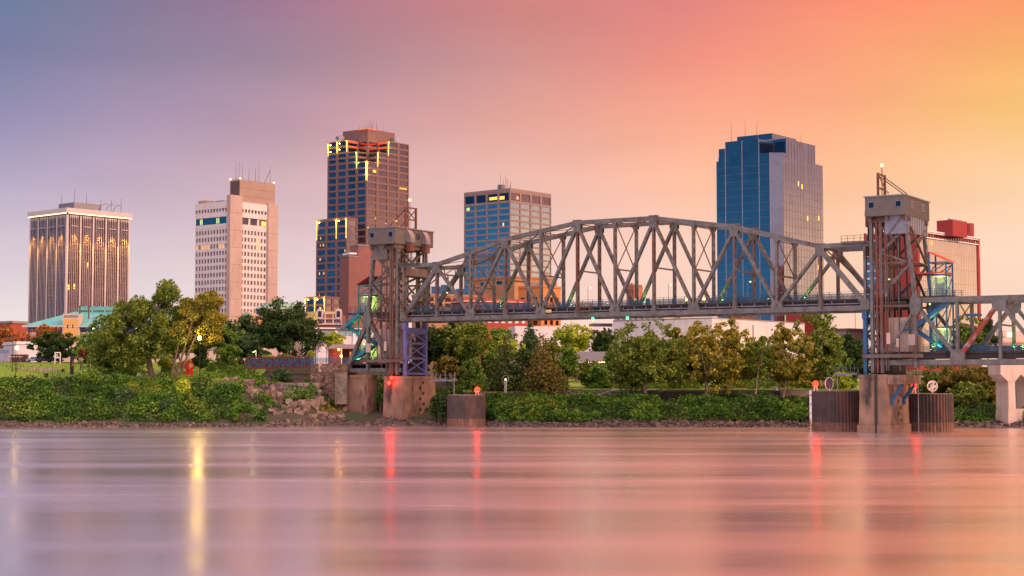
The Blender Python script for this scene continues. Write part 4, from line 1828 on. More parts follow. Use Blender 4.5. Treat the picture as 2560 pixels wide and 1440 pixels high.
for q in (19, 23, 27):
    m = MB()
    p0 = Vector((*b1.P(2, q), zt + 2))
    for j in range(6):
        a, c = R(j * 18), R((j + 1) * 18)
        m.beam(p0 + Vector((3 * (1 - math.cos(a)), 0, 3.6 * math.sin(a))), p0 + Vector((3 * (1 - math.cos(c)), 0, 3.6 * math.sin(c))), .2, .2)
    m.build('davit', STEEL2, r1)

# ---- 2 white grid tower with taupe shafts
WHT = mat('white_precast', (.68, .63, .60), .75, 0, .05, .4, dark=(.52, .46, .42), dscale=.3, dlo=.55, dhi=.8)
TAUPE = mat('taupe_precast', (.34, .25, .205), .8, 0, .06, .3)
TAUPEL = mat('pale_taupe_precast', (.46, .36, .31), .8, 0, .06, .3, dark=(.38, .29, .25), dscale=.3, stretch=(1, 1, .3))
b2 = Block(572, 700, 487, 688, 38)
r2 = b2.root('office_tower', 'white gridded office tower with taupe shafts and blank taupe penthouse', 'tower')
zt = b2.z(506)
m = MB()
b2.box(m, .8, b2.ll - .1, .8, b2.rl - .1, zb, zt - .4)
m.build('wall', mat('shadowed_recess_wall', (.3, .27, .26), .8, 0, .05, .4), r2)  # recess shade put into this darkened precast colour
rows = 19
zg0, zg1 = 18.0, b2.z(568)
zs = zg1 + (b2.z(540) - zg1)
items = []
m = MB()
ncl, ncr = 11, 8
shaft_w = b2.rl * .235
r_end = b2.rl * .80
for f, u0, u1, nc in ((b2.left, 1.2, b2.ll, ncl), (b2.right, shaft_w, r_end, ncr)):
    cw = (u1 - u0) / nc
    rh = (zg1 - zg0) / rows
    for i in range(nc + 1):
        f.box(m, max(u0, u0 + i * cw - .36), min(u1, u0 + i * cw + .36), zg0, zg1 + .4, -.8, 0)
        f.box(m, max(u0, u0 + i * cw - .36), min(u1, u0 + i * cw + .36), b2.z(531), zt, -.8, .25)
    for j in range(rows + 1):
        z = zg0 + j * rh
        f.box(m, u0, u1, z - .65, z + .65, -.8, -.06)
    f.box(m, u0, u1, zg1 + .2, zg1 + 1.9, -.8, .06)
    f.box(m, u0, u1, b2.z(540), b2.z(531) + .6, -.8, .31)
    f.box(m, u0, u1, zt - 2.3, zt + .8, -.8, .32)
    for i in range(nc):
        a, c = u0 + i * cw + .34, u0 + (i + 1) * cw - .34
        for j in range(rows):
            z0 = zg0 + j * rh + .6
            z1 = zg0 + (j + 1) * rh - .6
            k = rnd.random()
            nm, mm = 'window', (G_BRONZE if k < .5 else G_NAVY)
            if j == rows - 3 and f is b2.left and k < .6:
                nm, mm = 'lit_window', WINLITO
            if f is b2.right and i == 5 and j in (rows - 2, rows - 3):
                nm, mm = 'lit_window', WINLITO
            items.append((f, a, c, z0, z1, -.7, -.36, mm, nm))
        items.append((f, a, c, b2.z(531) + .6, zt - 2.4, -.7, -.3, G_DARK, 'attic_window'))
items.sort(key=lambda x: -x[3])
put_windows(r2, items)
m.build('facade_grid', WHT, r2)
m = MB()
b2.left.box(m, .3, b2.ll, zg1 + 1.9, b2.z(540) , -.7, -.3)
m.build('band_glazing', G_TEAL, r2)
put_windows(r2, [(b2.left, a, a + .7, zg1 + 2.2, b2.z(540) - .3, -.29, -.25, WINLITG, 'lit_window') for a in (1.5, 7.0, 8.2, 18.0, 19.0)])
cw3 = (r_end - shaft_w) / 3
for k in range(3):
    put_windows(r2, [(b2.right, shaft_w + k * cw3 + .5, shaft_w + (k + 1) * cw3 - .5, zg1 + 1.9, b2.z(541), -.7, -.3, G_DARK if k < 2 else G_BRONZE, 'large_window')])
put_windows(r2, [(b2.right, shaft_w + 2.45 * cw3, shaft_w + 2.9 * cw3, zg1 + 2.2, b2.z(545), -.29, -.25, WINLIT, 'lit_window')])
m = MB()
for k in range(4):
    b2.right.box(m, shaft_w + k * cw3 - .5, shaft_w + k * cw3 + .5, zg1 + 1.8, b2.z(540), -.7, .02)
b2.right.box(m, -.0, .3, zg1, zt, -.7, .03)
m.build('band_piers', WHT, r2)
for q0, q1, py in ((-.6, shaft_w, 487), (r_end, b2.rl + .3, 497)):
    m = MB()
    b2.box(m, -1.2, 1.2 if q0 < 0 else 4, q0, q1, zb, b2.z(py))
    sh = m.build('stair_shaft', TAUPEL, r2)
    m = MB()
    for k in range(9):
        z = 24 + k * 7.6
        if z < b2.z(py) - 2:
            b2.right.box(m, q0 + .02, q1 - .02, z, z + .12, 1.2, 1.215)
    m.build('panel_joint', mat('dark_joint_line', (.2, .15, .12), .9, 0, 0) if q0 < 0 else bpy.data.materials['dark_joint_line'], sh)  # joints drawn as thin dark strips
m = MB()
b2.box(m, .4, 7.0, shaft_w * .98, b2.rl * .99, zt, b2.z(444))
ph = m.build('penthouse', TAUPE, r2)
m = MB()
b2.box(m, .9, 6.4, shaft_w * .98 - .12, shaft_w * .98, zt + 1, b2.z(448))
m.build('dark_panel', mat('dark_brown_panel', (.10, .07, .06), .6, 0, .1, .5), ph)
m = MB()
for z in (b2.z(466), b2.z(486)):
    b2.right.box(m, shaft_w, b2.rl * .97, z, z + .15, -.4, -.385)
m.build('panel_joint', bpy.data.materials['dark_joint_line'], ph)
m = MB()
b2.box(m, 17.0, 22.5, 1.5, 6, zt, b2.z(493))
m.build('roof_plant', TAUPE, r2)
m = MB()
b2.box(m, 6.5, 12.0, 2, 6, zt, b2.z(497))
m.build('roof_cooler', GALV, r2)
m = MB()
for p, q, h in ((5, 8, 8), (4, 9, 8.5), (4, 11, 7), (3, 14, 6.5), (2, 17, 6.5), (3, 20, 8), (1, 25, 8)):
    antp(r2, (*b2.P(p, q), b2.z(444) - .2), h, .12)
a0 = Vector((*b2.P(1, 25), b2.z(444)))
m.beam(a0 + Vector((-2.6, 0, 0)), a0 + Vector((0, 0, 6)), .2, .2)
m.build('antenna_stay', STEEL2, r2)
m = MB()
for p, q in ((6.8, shaft_w), (.5, shaft_w), (.5, b2.rl * .97)):
    m.ball((*b2.P(p, q), b2.z(444) + .4), .35, 8)
m.build('obstruction_lights', LAMP_O, r2)

# ---- 3 tallest tower with stepped lit corner
BROWN = mat('rose_brown_granite', (.185, .108, .095), .6, 0, .06, .3)
b3 = Block(915, 990, 817, 1021, 38)
r3 = b3.root('office_tower', 'tallest rose-brown tower with stepped crown lit red and yellow', 'tower')
bb = b3.ll / 4
b3q = b3.rl / 4
zA, zB, zC, zD = b3.z(402), b3.z(375), b3.z(343), b3.z(323) + 2.6
rh = 4.35


def bays(root, f, n, z0, z1, items, glass, fm, u0=0, u1=None, rowh=rh, pw=.95, sph=1.3, lit=.0):
    u1 = f.L if u1 is None else u1
    cw = (u1 - u0) / n
    nr = max(1, int(round((z1 - z0) / rowh)))
    hh = (z1 - z0) / nr
    for i in range(n + 1):
        f.box(fm, max(u0, u0 + i * cw - pw), min(u1, u0 + i * cw + pw), z0, z1, -.35, .12)
    for j in range(nr):
        f.box(fm, u0, u1, z0 + j * hh, z0 + j * hh + sph * .5, -.35, .06)
        f.box(fm, u0, u1, z0 + (j + 1) * hh - sph * .5, z0 + (j + 1) * hh, -.35, .06)
        for i in range(n):
            k = rnd.random() < lit
            items.append((f, u0 + i * cw + pw * .9, u0 + (i + 1) * cw - pw * .9, z0 + j * hh + sph * .45, z0 + (j + 1) * hh - sph * .45, -.34, -.28, WINLIT if k else glass, 'lit_window' if k else 'window'))


items = []
m = MB()
core = MB()
I = .36
core.prism([b3.P(I, I), b3.P(I, b3.rl), b3.P(b3.ll, b3.rl), b3.P(b3.ll, I)], zb, zA)
bays(r3, b3.left, 4, zb + 6, zA, items, G_NAVY, m)
bays(r3, b3.right, 4, zb + 6, zA, items, G_BRONZE, m)
# notch one
core.prism([b3.P(bb + I, I), b3.P(bb + I, b3q + I), b3.P(I, b3q + I), b3.P(I, b3.rl), b3.P(b3.ll, b3.rl), b3.P(b3.ll, I)], zA, zB)
fl = Face(Vector((*b3.P(bb, 0), 0)), b3.ld, -b3.rd, bb * 3)
fr = Face(Vector((*b3.P(0, b3q), 0)), b3.rd, -b3.ld, b3q * 3)
f1 = Face(Vector((*b3.P(bb, 0), 0)), b3.rd, -b3.ld, b3q)
f2 = Face(Vector((*b3.P(0, b3q), 0)), b3.ld, -b3.rd, bb)
for f, n, g in ((fl, 3, G_NAVY), (fr, 3, G_BRONZE), (f1, 1, G_DARK), (f2, 1, G_DARK)):
    bays(r3, f, n, zA, zB, items, g, m)
# notch two with inner corner block
core.prism([b3.P(2 * bb + I, I), b3.P(2 * bb + I, b3q + I), b3.P(bb + I, b3q + I), b3.P(bb + I, 2 * b3q + I), b3.P(I, 2 * b3q + I), b3.P(I, b3.rl), b3.P(b3.ll, b3.rl), b3.P(b3.ll, I)], zB, zC)
fl = Face(Vector((*b3.P(2 * bb, 0), 0)), b3.ld, -b3.rd, bb * 2)
fr = Face(Vector((*b3.P(0, 2 * b3q), 0)), b3.rd, -b3.ld, b3q * 2)
f1 = Face(Vector((*b3.P(2 * bb, 0), 0)), b3.rd, -b3.ld, b3q)
f2 = Face(Vector((*b3.P(0, 2 * b3q), 0)), b3.ld, -b3.rd, bb)
f3 = Face(Vector((*b3.P(bb, b3q), 0)), b3.ld, -b3.rd, bb)
f4 = Face(Vector((*b3.P(bb, b3q), 0)), b3.rd, -b3.ld, b3q)
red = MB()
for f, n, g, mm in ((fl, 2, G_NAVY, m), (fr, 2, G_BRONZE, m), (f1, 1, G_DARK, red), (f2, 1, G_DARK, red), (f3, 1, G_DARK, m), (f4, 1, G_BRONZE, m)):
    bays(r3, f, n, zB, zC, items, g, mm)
# top core
core.prism(b3.rect(bb, 3.55 * bb, b3q, 3.55 * b3q), zC, zD)
f5 = Face(Vector((*b3.P(bb, b3q), 0)), b3.ld, -b3.rd, bb * 2.55)
f6 = Face(Vector((*b3.P(bb, b3q), 0)), b3.rd, -b3.ld, b3q * 2.55)
for f, g in ((f5, G_DARK), (f6, G_BRONZE)):
    bays(r3, f, 1, zC, zD - 1.2, items, g, m, 0, bb)
    f.box(m, bb, f.L, zC, zD, -.3, .1)
    f.box(m, 0, bb, zD - 1.2, zD, -.3, .12)
core.build('wall', BROWN, r3)
m.build('granite_frame', BROWN, r3)
red.build('red_lit_frame', mat('granite_in_red_wash', (.30, .17, .14), .6, 0, .05, .3), r3)  # red light wash put into this lighter, redder granite colour
m = MB()
for f in (f1, f2):
    f.box(m, .4, f.L - .2, zC - 1.5, zC - .5, .14, .28)
    f.box(m, .4, f.L - .2, zB + 3.5, zB + 4.3, .14, .28)
f5.box(m, 0, bb * .95, zD - .55, zD - .15, .2, .4)
f6.box(m, 0, bb * .95, zD - .55, zD - .15, .2, .4)
m.build('red_light_band', mat('red_band_light', (1, .1, .02), emit=(1, .06, .015), estr=1.0), r3)
items.sort(key=lambda x: -x[3])
put_windows(r3, items)
fL = b3.left
lit = [(b3.right, b3q * 3.1, b3q * 3.85, zA - 14.6, zA - 12.2, -.27, -.24, WINLITO, 'lit_window'),
       (b3.right, b3q * .62, b3q * .9, zA - 6.5, zA - 4, -.27, -.24, WINLIT, 'lit_window')]
for k in range(9):
    u = rnd.uniform(1, b3.rl * .75)
    lit.append((b3.right, u, u + rnd.uniform(.6, 1.6), b3.z(575 if k < 6 else 545), b3.z(567 if k < 6 else 537), -.27, -.24, WINLIT, 'lit_window'))
put_windows(r3, lit)
# yellow light tubes at the step corners
tubes = [(b3.left, .25, zA - .3, 15), (b3.right, .25, zA - .3, 15), (b3.left, bb, zB - .5, 13), (b3.right, b3q, zB - .5, 11),
         (b3.left, 2 * bb, zC - .5, 9), (b3.right, 2 * b3q, zC - .5, 11), (b3.left, 3 * bb, zC - .8, 9), (b3.left, 4 * bb - .6, zC - 1.2, 10)]
for f, u, ztop, h in tubes:
    m = MB()
    f.box(m, u - .2, u + .2, ztop - h * .4, ztop, .15, .40)
    f.box(m, u - .09, u + .09, ztop - h * .8, ztop - h * .4, .15, .34)
    m.build('corner_light', TUBE_Y, r3)
    point(r3, f.pt(u, ztop - .6, 1.3), (1, .6, .08), 900, .3)
    point(r3, f.pt(u, ztop - h * .5, 1.2), (1, .6, .08), 420, .3)
m = MB()
for k in range(13):
    p = bb * 1.1 + rnd.random() * bb * 1.6
    q = b3q * (1.1 + rnd.random() * 2)
    antp(r3, (*b3.P(p, q), zD), rnd.uniform(3, 7.5), .13)
for p, q in ((3.6 * bb, .8 * b3q), (.8 * bb, 3.4 * b3q)):
    v = Vector((*b3.P(p, q), zC))
    m = MB()
    for dx in (-1.6, 1.6):
        for dy in (-1.2, 1.2):
            m.tube(v + Vector((dx, dy, 0)), v + Vector((dx * .6, dy * .6, 5)), .14, n=5)
    for z in (1.2, 2.6, 4.2):
        for a, c in (((-1.4, -1.1), (1.4, -1.1)), ((-1.4, 1.1), (1.4, 1.1)), ((-1.4, -1.1), (-1.4, 1.1)), ((1.4, -1.1), (1.4, 1.1))):
            m.beam(v + Vector((*a, z)), v + Vector((*c, z + .8)), .12, .12)
    for sx in (-1.7, 1.7):
        m.tube(v + Vector((sx, -1.3, 3)), v + Vector((sx * 1.15, -1.7, 3)), 1.0, 1.25, 14)
    m.build('dish_mast', GALV, r3)
# two lower wings stepping down in front
for k, (pc, Y, pl, pr_, py, nl, lbl, nt) in enumerate(((866, 968, 790, 893, 546, 3, 'upper wing', 3), (813, 952, 763, 852, 743, 2, 'lower wing', 3))):
    w_ = Block(pc, Y, pl, pr_, 38)
    ztw = w_.z(py)
    m, fm, items = MB(), MB(), []
    w_.box(m, I, w_.ll, I, w_.rl, zb, ztw)
    wing = m.build('wing_wall', BROWN, r3)
    bays(r3, w_.left, nl, zb + 4, ztw - .2, items, G_NAVY, fm)
    bays(r3, w_.right, 1 if k == 0 else 2, zb + 4, ztw - .2, items, G_NAVY if k == 0 else G_BRONZE, fm)
    w_.left.box(fm, 0, w_.ll, ztw - .2, ztw + .7, -.3, .1)
    w_.right.box(fm, 0, w_.rl, ztw - .2, ztw + .7, -.3, .1)
    fm.build('granite_frame', BROWN, r3)
    items.sort(key=lambda x: -x[3])
    put_windows(r3, [(*q[:8], 'wing_' + q[8]) for q in items], 60)
    put_windows(r3, [(w_.left, u, u + rnd.uniform(.5, 1.3), z, z + 1.5, -.27, -.24, rnd.choice((WINLIT, WINLITO, WINLITO)), 'lit_window') for u, z in [(rnd.uniform(.8, w_.ll - 2), ztw - 4.35 * rnd.randint(2, 11 if k == 0 else 4) + 1.4) for _ in range(11 if k == 0 else 4)]])
    for u in (.3, w_.ll / nl, w_.ll - .6) if k == 0 else (.3, w_.ll / 2, w_.ll - .6):
        m = MB()
        h = 12
        w_.left.box(m, u - .2, u + .2, ztw - h * .5, ztw - .3, .15, .42)
        w_.left.box(m, u - .09, u + .09, ztw - h, ztw - h * .5, .15, .38)
        point(r3, w_.left.pt(u, ztw - .9, 1.3), (1, .6, .08), 800, .3)
        m.build('corner_light', TUBE_Y, r3)
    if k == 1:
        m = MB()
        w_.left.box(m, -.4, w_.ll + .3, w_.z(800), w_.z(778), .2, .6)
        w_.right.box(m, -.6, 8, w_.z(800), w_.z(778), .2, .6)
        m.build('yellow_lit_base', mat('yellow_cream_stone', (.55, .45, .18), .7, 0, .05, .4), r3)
        point(r3, w_.left.pt(4, w_.z(806), 5), (1, .75, .1), 1800, .8)

# brown blank brick building beside it
BRICKB = mat('brown_brick', (.24, .105, .085), .85, 0, .1, .6, dark=(.19, .085, .07), dscale=.15)
b = Block(872, 640, 869, 952, 60)
r = b.root('brick_building', 'windowless brown brick building behind the left stair tower', 'building')
zz = b.z(641)
m = MB()
b.box(m, 0, 9, 0, b.rl, zb, zz)
b.box(m, .3, 8.6, b.rl * .3, b.rl - .2, zz, b.z(612))
m.build('wall', BRICKB, r)
m = MB()
b.box(m, -.2, 9.2, -.2, b.rl * .3 - .02, zz, zz + .4)
b.box(m, .1, 8.8, b.rl * .3 - .2, b.rl, b.z(612), b.z(612) + .4)
m.build('parapet', GALV, r)
m = MB()
b.box(m, 1, 8, .8, b.rl * .29, zz + 1.0, zz + 1.7)
m.build('roof_canopy', WHITE, r)

# ---- 4 square tower with blue and pink glass bays
FRAME4 = mat('tan_grey_mullion_stone', (.27, .20, .175), .65, 0, .05, .3)
b4 = Block(1275, 860, 1160, 1378, 40)
r4 = b4.root('office_tower', 'square office tower with blue glass left side behind the bridge arch', 'tower')
zt = b4.z(470)
core, m = MB(), MB()
b4.box(core, .4, b4.ll, .4, b4.rl, zb, zt)
core.build('wall', FRAME4, r4)
items = []
zrow = b4.z(504)
bays(r4, b4.left, 4, zb + 3, zrow, items, G_BLUE, m, 0, None, 3.42, .42, .95)
bays(r4, b4.right, 4, zb + 3, zrow, items, G_BLUE, m, 0, None, 3.42, .42, .95)
bays(r4, b4.left, 4, zrow, zt - 1.6, items, G_DARK, m, 0, None, 6, .7, 1.6)
bays(r4, b4.right, 4, zrow, zt - 1.6, items, G_BRONZE, m, 0, None, 6, .7, 1.6)
for f in (b4.left, b4.right):
    f.box(m, 0, f.L, zt - 1.6, zt, -.3, .12)
m.build('facade_frame', FRAME4, r4)
items.sort(key=lambda x: -x[3])
put_windows(r4, items)
lw = b4.ll / 4
lit = [(b4.left, .5 * lw, .95 * lw, zrow + 1.6, zrow + 3.4, -.27, -.22, WINLIT, 'lit_window'), (b4.left, 1.1 * lw, 1.8 * lw, zrow + 1.8, zrow + 3.4, -.27, -.22, WINLIT, 'lit_window'),
       (b4.left, 3.55 * lw, 3.8 * lw, zrow - 3.4, zrow - 1.2, -.27, -.22, WINLITG, 'lit_window'), (b4.left, .55 * lw, .66 * lw, zrow - 13.6, zrow - 11.2, -.27, -.22, WINLIT, 'lit_window'),
       (b4.right, .7 * lw, .9 * lw, zrow + 1.8, zrow + 3.4, -.27, -.22, WINLITO, 'lit_window')]
put_windows(r4, lit)
m = MB()
for p, q, h in ((12, 6, 9), (9, 5, 6.5), (8, 6, 8), (7.5, 7, 6), (6, 7, 3), (2, 3, 4)):
    antp(r4, (*b4.P(p, q), zt), h, .16)
b4.box(m, 11, 14, 6, 9, zt, zt + 3.4)
m.build('roof_box', GALV, r4)

# ---- 5 blue glass tower
b5 = Block(1950, 650, 1787, 2060, 38)
r5 = b5.root('office_tower', 'tall blue mirror glass tower with cut corners and pink right side', 'tower')
Pn, Qn = b5.ll, b5.rl
zs1, zs2, zs3, zs4 = b5.z(389), b5.z(357), b5.z(341), b5.z(326)
ch = Pn * .135
zn = b5.z(379)
m = MB()
m.prism([b5.P(ch, 0), b5.P(0, ch * .85), b5.P(0, Qn), b5.P(Pn, Qn), b5.P(Pn, 1.8), b5.P(Pn - 1.2, 0)], zb + 6, zs1)
m.prism([b5.P(ch, .05), b5.P(.05, ch * .85), b5.P(.05, Qn * .83), b5.P(Pn * .93, Qn * .83), b5.P(Pn * .93, .05)], zs1, zn)
nt = Pn * .30
m.prism([b5.P(nt, .05), b5.P(nt, nt * .7), b5.P(.05, nt * .7), b5.P(.05, Qn * .83), b5.P(Pn * .82, Qn * .83), b5.P(Pn * .82, .05)], zn, zs3)
m.prism(b5.rect(Pn * .82, Pn * .93, .4, Qn * .7), zn, zs2)
m.prism(b5.rect(Pn * .18, Pn * .72, Qn * .12, Qn * .66), zs3, zs4)
m.build('glass_skin', G_T5, r5)
m = MB()
for q in ((nt, .2, nt - .1, nt * .68),):
    m.prism([b5.P(nt - .08, .6), b5.P(nt - .08, nt * .7 - .08), b5.P(.6, nt * .7 - .08), b5.P(.6, nt * .7 - .16), b5.P(nt - .18, nt * .7 - .16), b5.P(nt - .18, .6)], zn + .6, zs3 - 1.2)
m.build('terrace_glazing', G_DARK, r5)
MUL = mat('grey_blue_mullion', (.16, .17, .2), .5, .3, 0)
MULL = mat('pale_mullion', (.42, .36, .36), .5, .3, 0)
fc = Face(Vector((*b5.P(ch, 0), 0)), (Vector((*b5.P(0, ch * .85), 0)) - Vector((*b5.P(ch, 0), 0))).normalized(), Vector((0, -1, 0)), math.hypot(ch, ch * .85))
fc.n = Vector((fc.u.y, -fc.u.x, 0))
m = MB()
nrow = 26
for j in range(nrow):
    z = zb + 8 + j * (zs1 - zb - 8) / nrow
    b5.right.box(m, ch * .85, Qn, z, z + .14, .0, .05)
    fc.box(m, 0, fc.L, z, z + .12, .0, .04)
    b5.left.box(m, ch, Pn - 1.2, z, z + .07, .0, .03)
for k in range(14):
    u = ch * .85 + (Qn - ch * .85) * k / 14
    b5.right.box(m, u - .08, u + .08, zb + 6, zs1 if k > 11 else zs3 if u > nt * .7 else zn, .0, .06)
for k in range(5):
    u = fc.L * k / 5
    fc.box(m, u - .05, u + .05, zb + 6, zn, 0, .05)
m.build('mullions', MUL, r5)
m = MB()
for u in (ch + .05, Pn * .30, Pn * .56, Pn * .82):
    b5.left.box(m, u - .11, u + .11, zb + 6, zn if u < nt else zs3, .0, .07)
b5.right.box(m, Qn * .6, Qn * .6 + .2, zb + 6, zs3, 0, .07)
m.build('main_mullions', MULL, r5)
m = MB()
for u, z in ((Qn * .42, 92), (Qn * .5, 91), (Qn * .88, 79), (Qn * .62, 78), (Qn * .86, 58)):
    b5.right.box(m, u, u + .8, z, z + 2.0, .05, .07)
b5.left.box(m, Pn * .62, Pn * .62 + .5, 29, 30.3, .04, .06)
m.build('lit_window', WINLIT, r5)
m = MB()
for p, q, h in ((Pn * .8, 4, 9), (Pn * .6, 5, 9), (Pn * .4, 4, 8), (2, Qn * .6, 4)):
    antp(r5, (*b5.P(p, q), zs3), h, .1)
m = MB()
b5.box(m, -3, Pn + 2, -2.5, Qn + 1, 10, zb + 5.6)
m.build('podium', CONC2, r5)

# ---- 6 red framed hotel block at right
REDB = mat('red_painted_block', (.30, .035, .028), .65, 0, .06, .3)
b6 = Block(2293, 560, 2162, 2449, 43)
r6 = b6.root('hotel_block', 'big red-walled block with rose glass side behind the right lift tower', 'building')
zt = b6.z(574)
m = MB()
b6.box(m, .4, b6.ll, .6, b6.rl, zb, zt)
m.build('wall', REDB, r6)
m = MB()
b6.left.box(m, 0, b6.ll * .78, zb, zt, -.3, .3)
b6.left.box(m, b6.ll * .965, b6.ll, zb, zt, -.3, .3)
m.build('blank_side_wall', REDB, r6)
m = MB()
b6.left.box(m, b6.ll * .78, b6.ll * .965, zb, b6.z(640), -.3, .05)
m.build('side_glazing', G_BLUE, r6)
m = MB()
for k in range(18):
    b6.left.box(m, b6.ll * .78, b6.ll * .965, 20 + k * 2.7, 20.6 + k * 2.7, .05, .12)
m.build('side_bands', WHITE, r6)
z1, z2 = b6.z(593), b6.z(581)
m = MB()
b6.right.box(m, 1.5, b6.rl - 1.5, zb + 4, z1, -.3, -.05)
m.build('curtain_glazing', G_ROSE, r6)
m = MB()
b6.right.box(m, 1.0, b6.rl - .8, z1 + .5, z2, -.3, .0)
m.build('attic_glazing', G_BRONZE, r6)
m = MB()
for u0, u1, za, zc in ((0, 1.5, zb, zt), (b6.rl - 1.5, b6.rl, zb, zt), (1.5, b6.rl - 1.5, z1, z1 + .5), (1.5, b6.rl - 1.5, z2, zt)):
    b6.right.box(m, u0, u1, za, zc, -.3, .35)
m.build('red_frame', REDB, r6)
m = MB()
b6.right.box(m, 0, b6.rl, zt - .25, zt + .25, .36, .55)
b6.right.box(m, 1.5, b6.rl - 1.5, z1 + .1, z1 + .5, .36, .5)
b6.right.box(m, 1.5, b6.rl - 1.5, z2 + .2, z2 + .5, .36, .5)
m.build('white_trim', WHITE, r6)
m = MB()
for k in range(34):
    u = 2.2 + k * (b6.rl - 4.4) / 33
    b6.right.box(m, u - .04, u + .04, zb + 4, z1, -.05, -.01)
for k in range(8):
    b6.right.box(m, 1.5, b6.rl - 1.5, zb + 6 + k * 5.2, zb + 6.1 + k * 5.2, -.05, .02)
m.build('mullions', mat('rose_mullion', (.5, .3, .2), .5, .2, 0), r6)
m = MB()
for k in range(24):
    u = 1.5 + k * (b6.rl - 3) / 23
    b6.right.box(m, u - .12, u + .12, z1 + .5, z2, .0, .2)
m.build('attic_mullions', REDB, r6)
m = MB()
b6.right.box(m, b6.rl * .22, b6.rl * .24, z1 - 2, z1 - .4, -.04, .0)
b6.right.box(m, b6.rl * .93, b6.rl * .95, z1 + 1, z2 - .4, .02, .05)
m.build('lit_window', WINLITO, r6)
bp_ = Block(2384, 572, 2344, 2420, 43)
m = MB()
bp_.box(m, 0, bp_.ll, 0, bp_.rl, zt - 1, bp_.z(549))
m.build('penthouse', REDB, r6)
m = MB()
v = at(2423, 560, 592)
m.tube((v.x, v.y, zt - 1), (v.x, v.y, zat(559, 592)), 1.7, n=16)
m.slab([b6.right.pt(b6.rl * .86, zt - .4, -1), b6.right.pt(b6.rl - .3, zt - .4, -1), b6.right.pt(b6.rl * .86, zt + 2.6, -1)], b6.ld * 5)
m.build('roof_drum', REDB, r6)
m = MB()
v = b6.right.pt(b6.rl + .2, 0, -1.2)
m.tube((v.x, v.y, b6.z(630)), (v.x, v.y, b6.z(592)), 1.7, n=12)
m.build('corner_bay', G_ROSE, r6)
m = MB()
for k in range(5):
    q = bp_.rl * (.15 + .18 * k)
    m.ball((*bp_.P(2, q), bp_.z(549) + .3), .8, 8, .7)
m.build('roof_vent', GALV, r6)

# ------------------------------------------------------------------ mid-rise and low buildings
TEALROOF = mat('verdigris_metal_roof', (.11, .42, .39), .5, .1, .1, .3, dark=(.17, .46, .43), dscale=.2)
CREAM = mat('cream_stucco', (.55, .46, .38), .85, 0, .06, .4)
YELL = mat('ochre_stucco', (.62, .36, .11), .85, 0, .06, .4)
PEACH = mat('peach_stucco', (.60, .36, .22), .85, 0, .06, .4)
TANB = mat('tan_brick', (.42, .22, .10), .85, 0, .1, .6, dark=(.32, .16, .075), dscale=.2)
ORNG = mat('orange_brick', (.52, .22, .055), .85, 0, .1, .6)
REDBR = mat('red_brick', (.34, .065, .04), .85, 0, .1, .6)
ROSEB = mat('rose_stone', (.42, .26, .21), .8, 0, .08, .6)
GREYP = mat('grey_stucco_panel', (.27, .235, .22), .85, 0, .06, .4)
WALLW = mat('white_wall_panel', (.66, .63, .63), .75, 0, .04, .3, dark=(.55, .5, .49), dscale=.2)


def rowwin(root, f, n, z0, z1, u0, u1, g, gap=.35, name='window', frame_m=None, d=.06):
    cw = (u1 - u0) / n
    for i in range(n):
        m = MB()
        f.box(m, u0 + i * cw + gap / 2, u0 + (i + 1) * cw - gap / 2, z0, z1, -.2, d)
        w = m.build(name, g, root)
        if frame_m:
            m = MB()
            f.box(m, u0 + i * cw + gap / 2 - .1, u0 + (i + 1) * cw - gap / 2 + .1, z0 - .25, z0 - .02, -.1, d + .18)
            m.build('sill', frame_m, w)


# market hall with big verdigris roof
hY = 480
b = Block(63, 500, 40, 470, 80)
b.c = at(63, 800, 478)
b.c.z = 0
f = Face(b.c, Vector((1, .06, 0)).normalized(), Vector((.06, -1, 0)).normalized(), 62)
r = thing('market_hall', 'market hall with big verdigris hipped roof and ochre stair block', 'building', (f.pt(25, 14).x, 490, 14))
ze = zat(815, 478)
zr = zat(779, 492)


def fp(u, d, z):
    v = f.o + f.u * u - f.n * d
    return Vector((v.x, v.y, z))


m = MB()
f.box(m, 0, 62, 10, ze - 1.9, -30, 0)
f.box(m, .5, 61.5, ze - 1.9, ze, -29, -.6)
m.build('wall', CREAM, r)
m = MB()
m.add([fp(-1, -1, ze), fp(63, -1, ze), fp(63, 31, ze), fp(-1, 31, ze), fp(12, 13, zr), fp(51, 13, zr)], [(0, 1, 5, 4), (1, 2, 5), (2, 3, 4, 5), (3, 0, 4), (0, 3, 2, 1)])
m.build('roof', TEALROOF, r)
m = MB()
for k in range(63):
    u = -1 + k * 64 / 62
    if u < 12:
        tt = (u + 1) / 13
        d1, z1_ = -1 + 14 * tt, ze + (zr - ze) * tt
    elif u > 51:
        tt = (63 - u) / 12
        d1, z1_ = -1 + 14 * tt, ze + (zr - ze) * tt
    else:
        d1, z1_ = 13, zr
    if z1_ > ze + .2:
        m.beam(fp(u, -1, ze + .05), fp(u, d1, z1_ + .05), .07, .12)
m.build('roof_seams', TEALROOF, r)
m = MB()
m.beam(fp(13, 13, zr + .9), fp(54, 13, zr + .9), 1.6, 1.0)
for k in range(20):
    m.beam(fp(13.5 + 2 * k, 12.1, zr + 1.5), fp(13.5 + 2 * k, 13.9, zr + 1.5), .9, .3)
m.build('ridge_vent', TEALROOF, r)
m = MB()
f.box(m, -.6, 62, ze - .35, ze, .8, 1.05)
m.build('gutter', CREAM, r)
rowwin(r, f, 26, ze - 1.75, ze - .4, .8, 61, G_DARK, .25, d=-.45)
m = MB()
f.box(m, .2, 62, ze - 3.4, ze - 2.3, -.1, .12)
f.box(m, .2, 62, ze - 7.2, ze - 5.0, -.1, .12)
m.build('grey_band', GREYP, r)
m = MB()
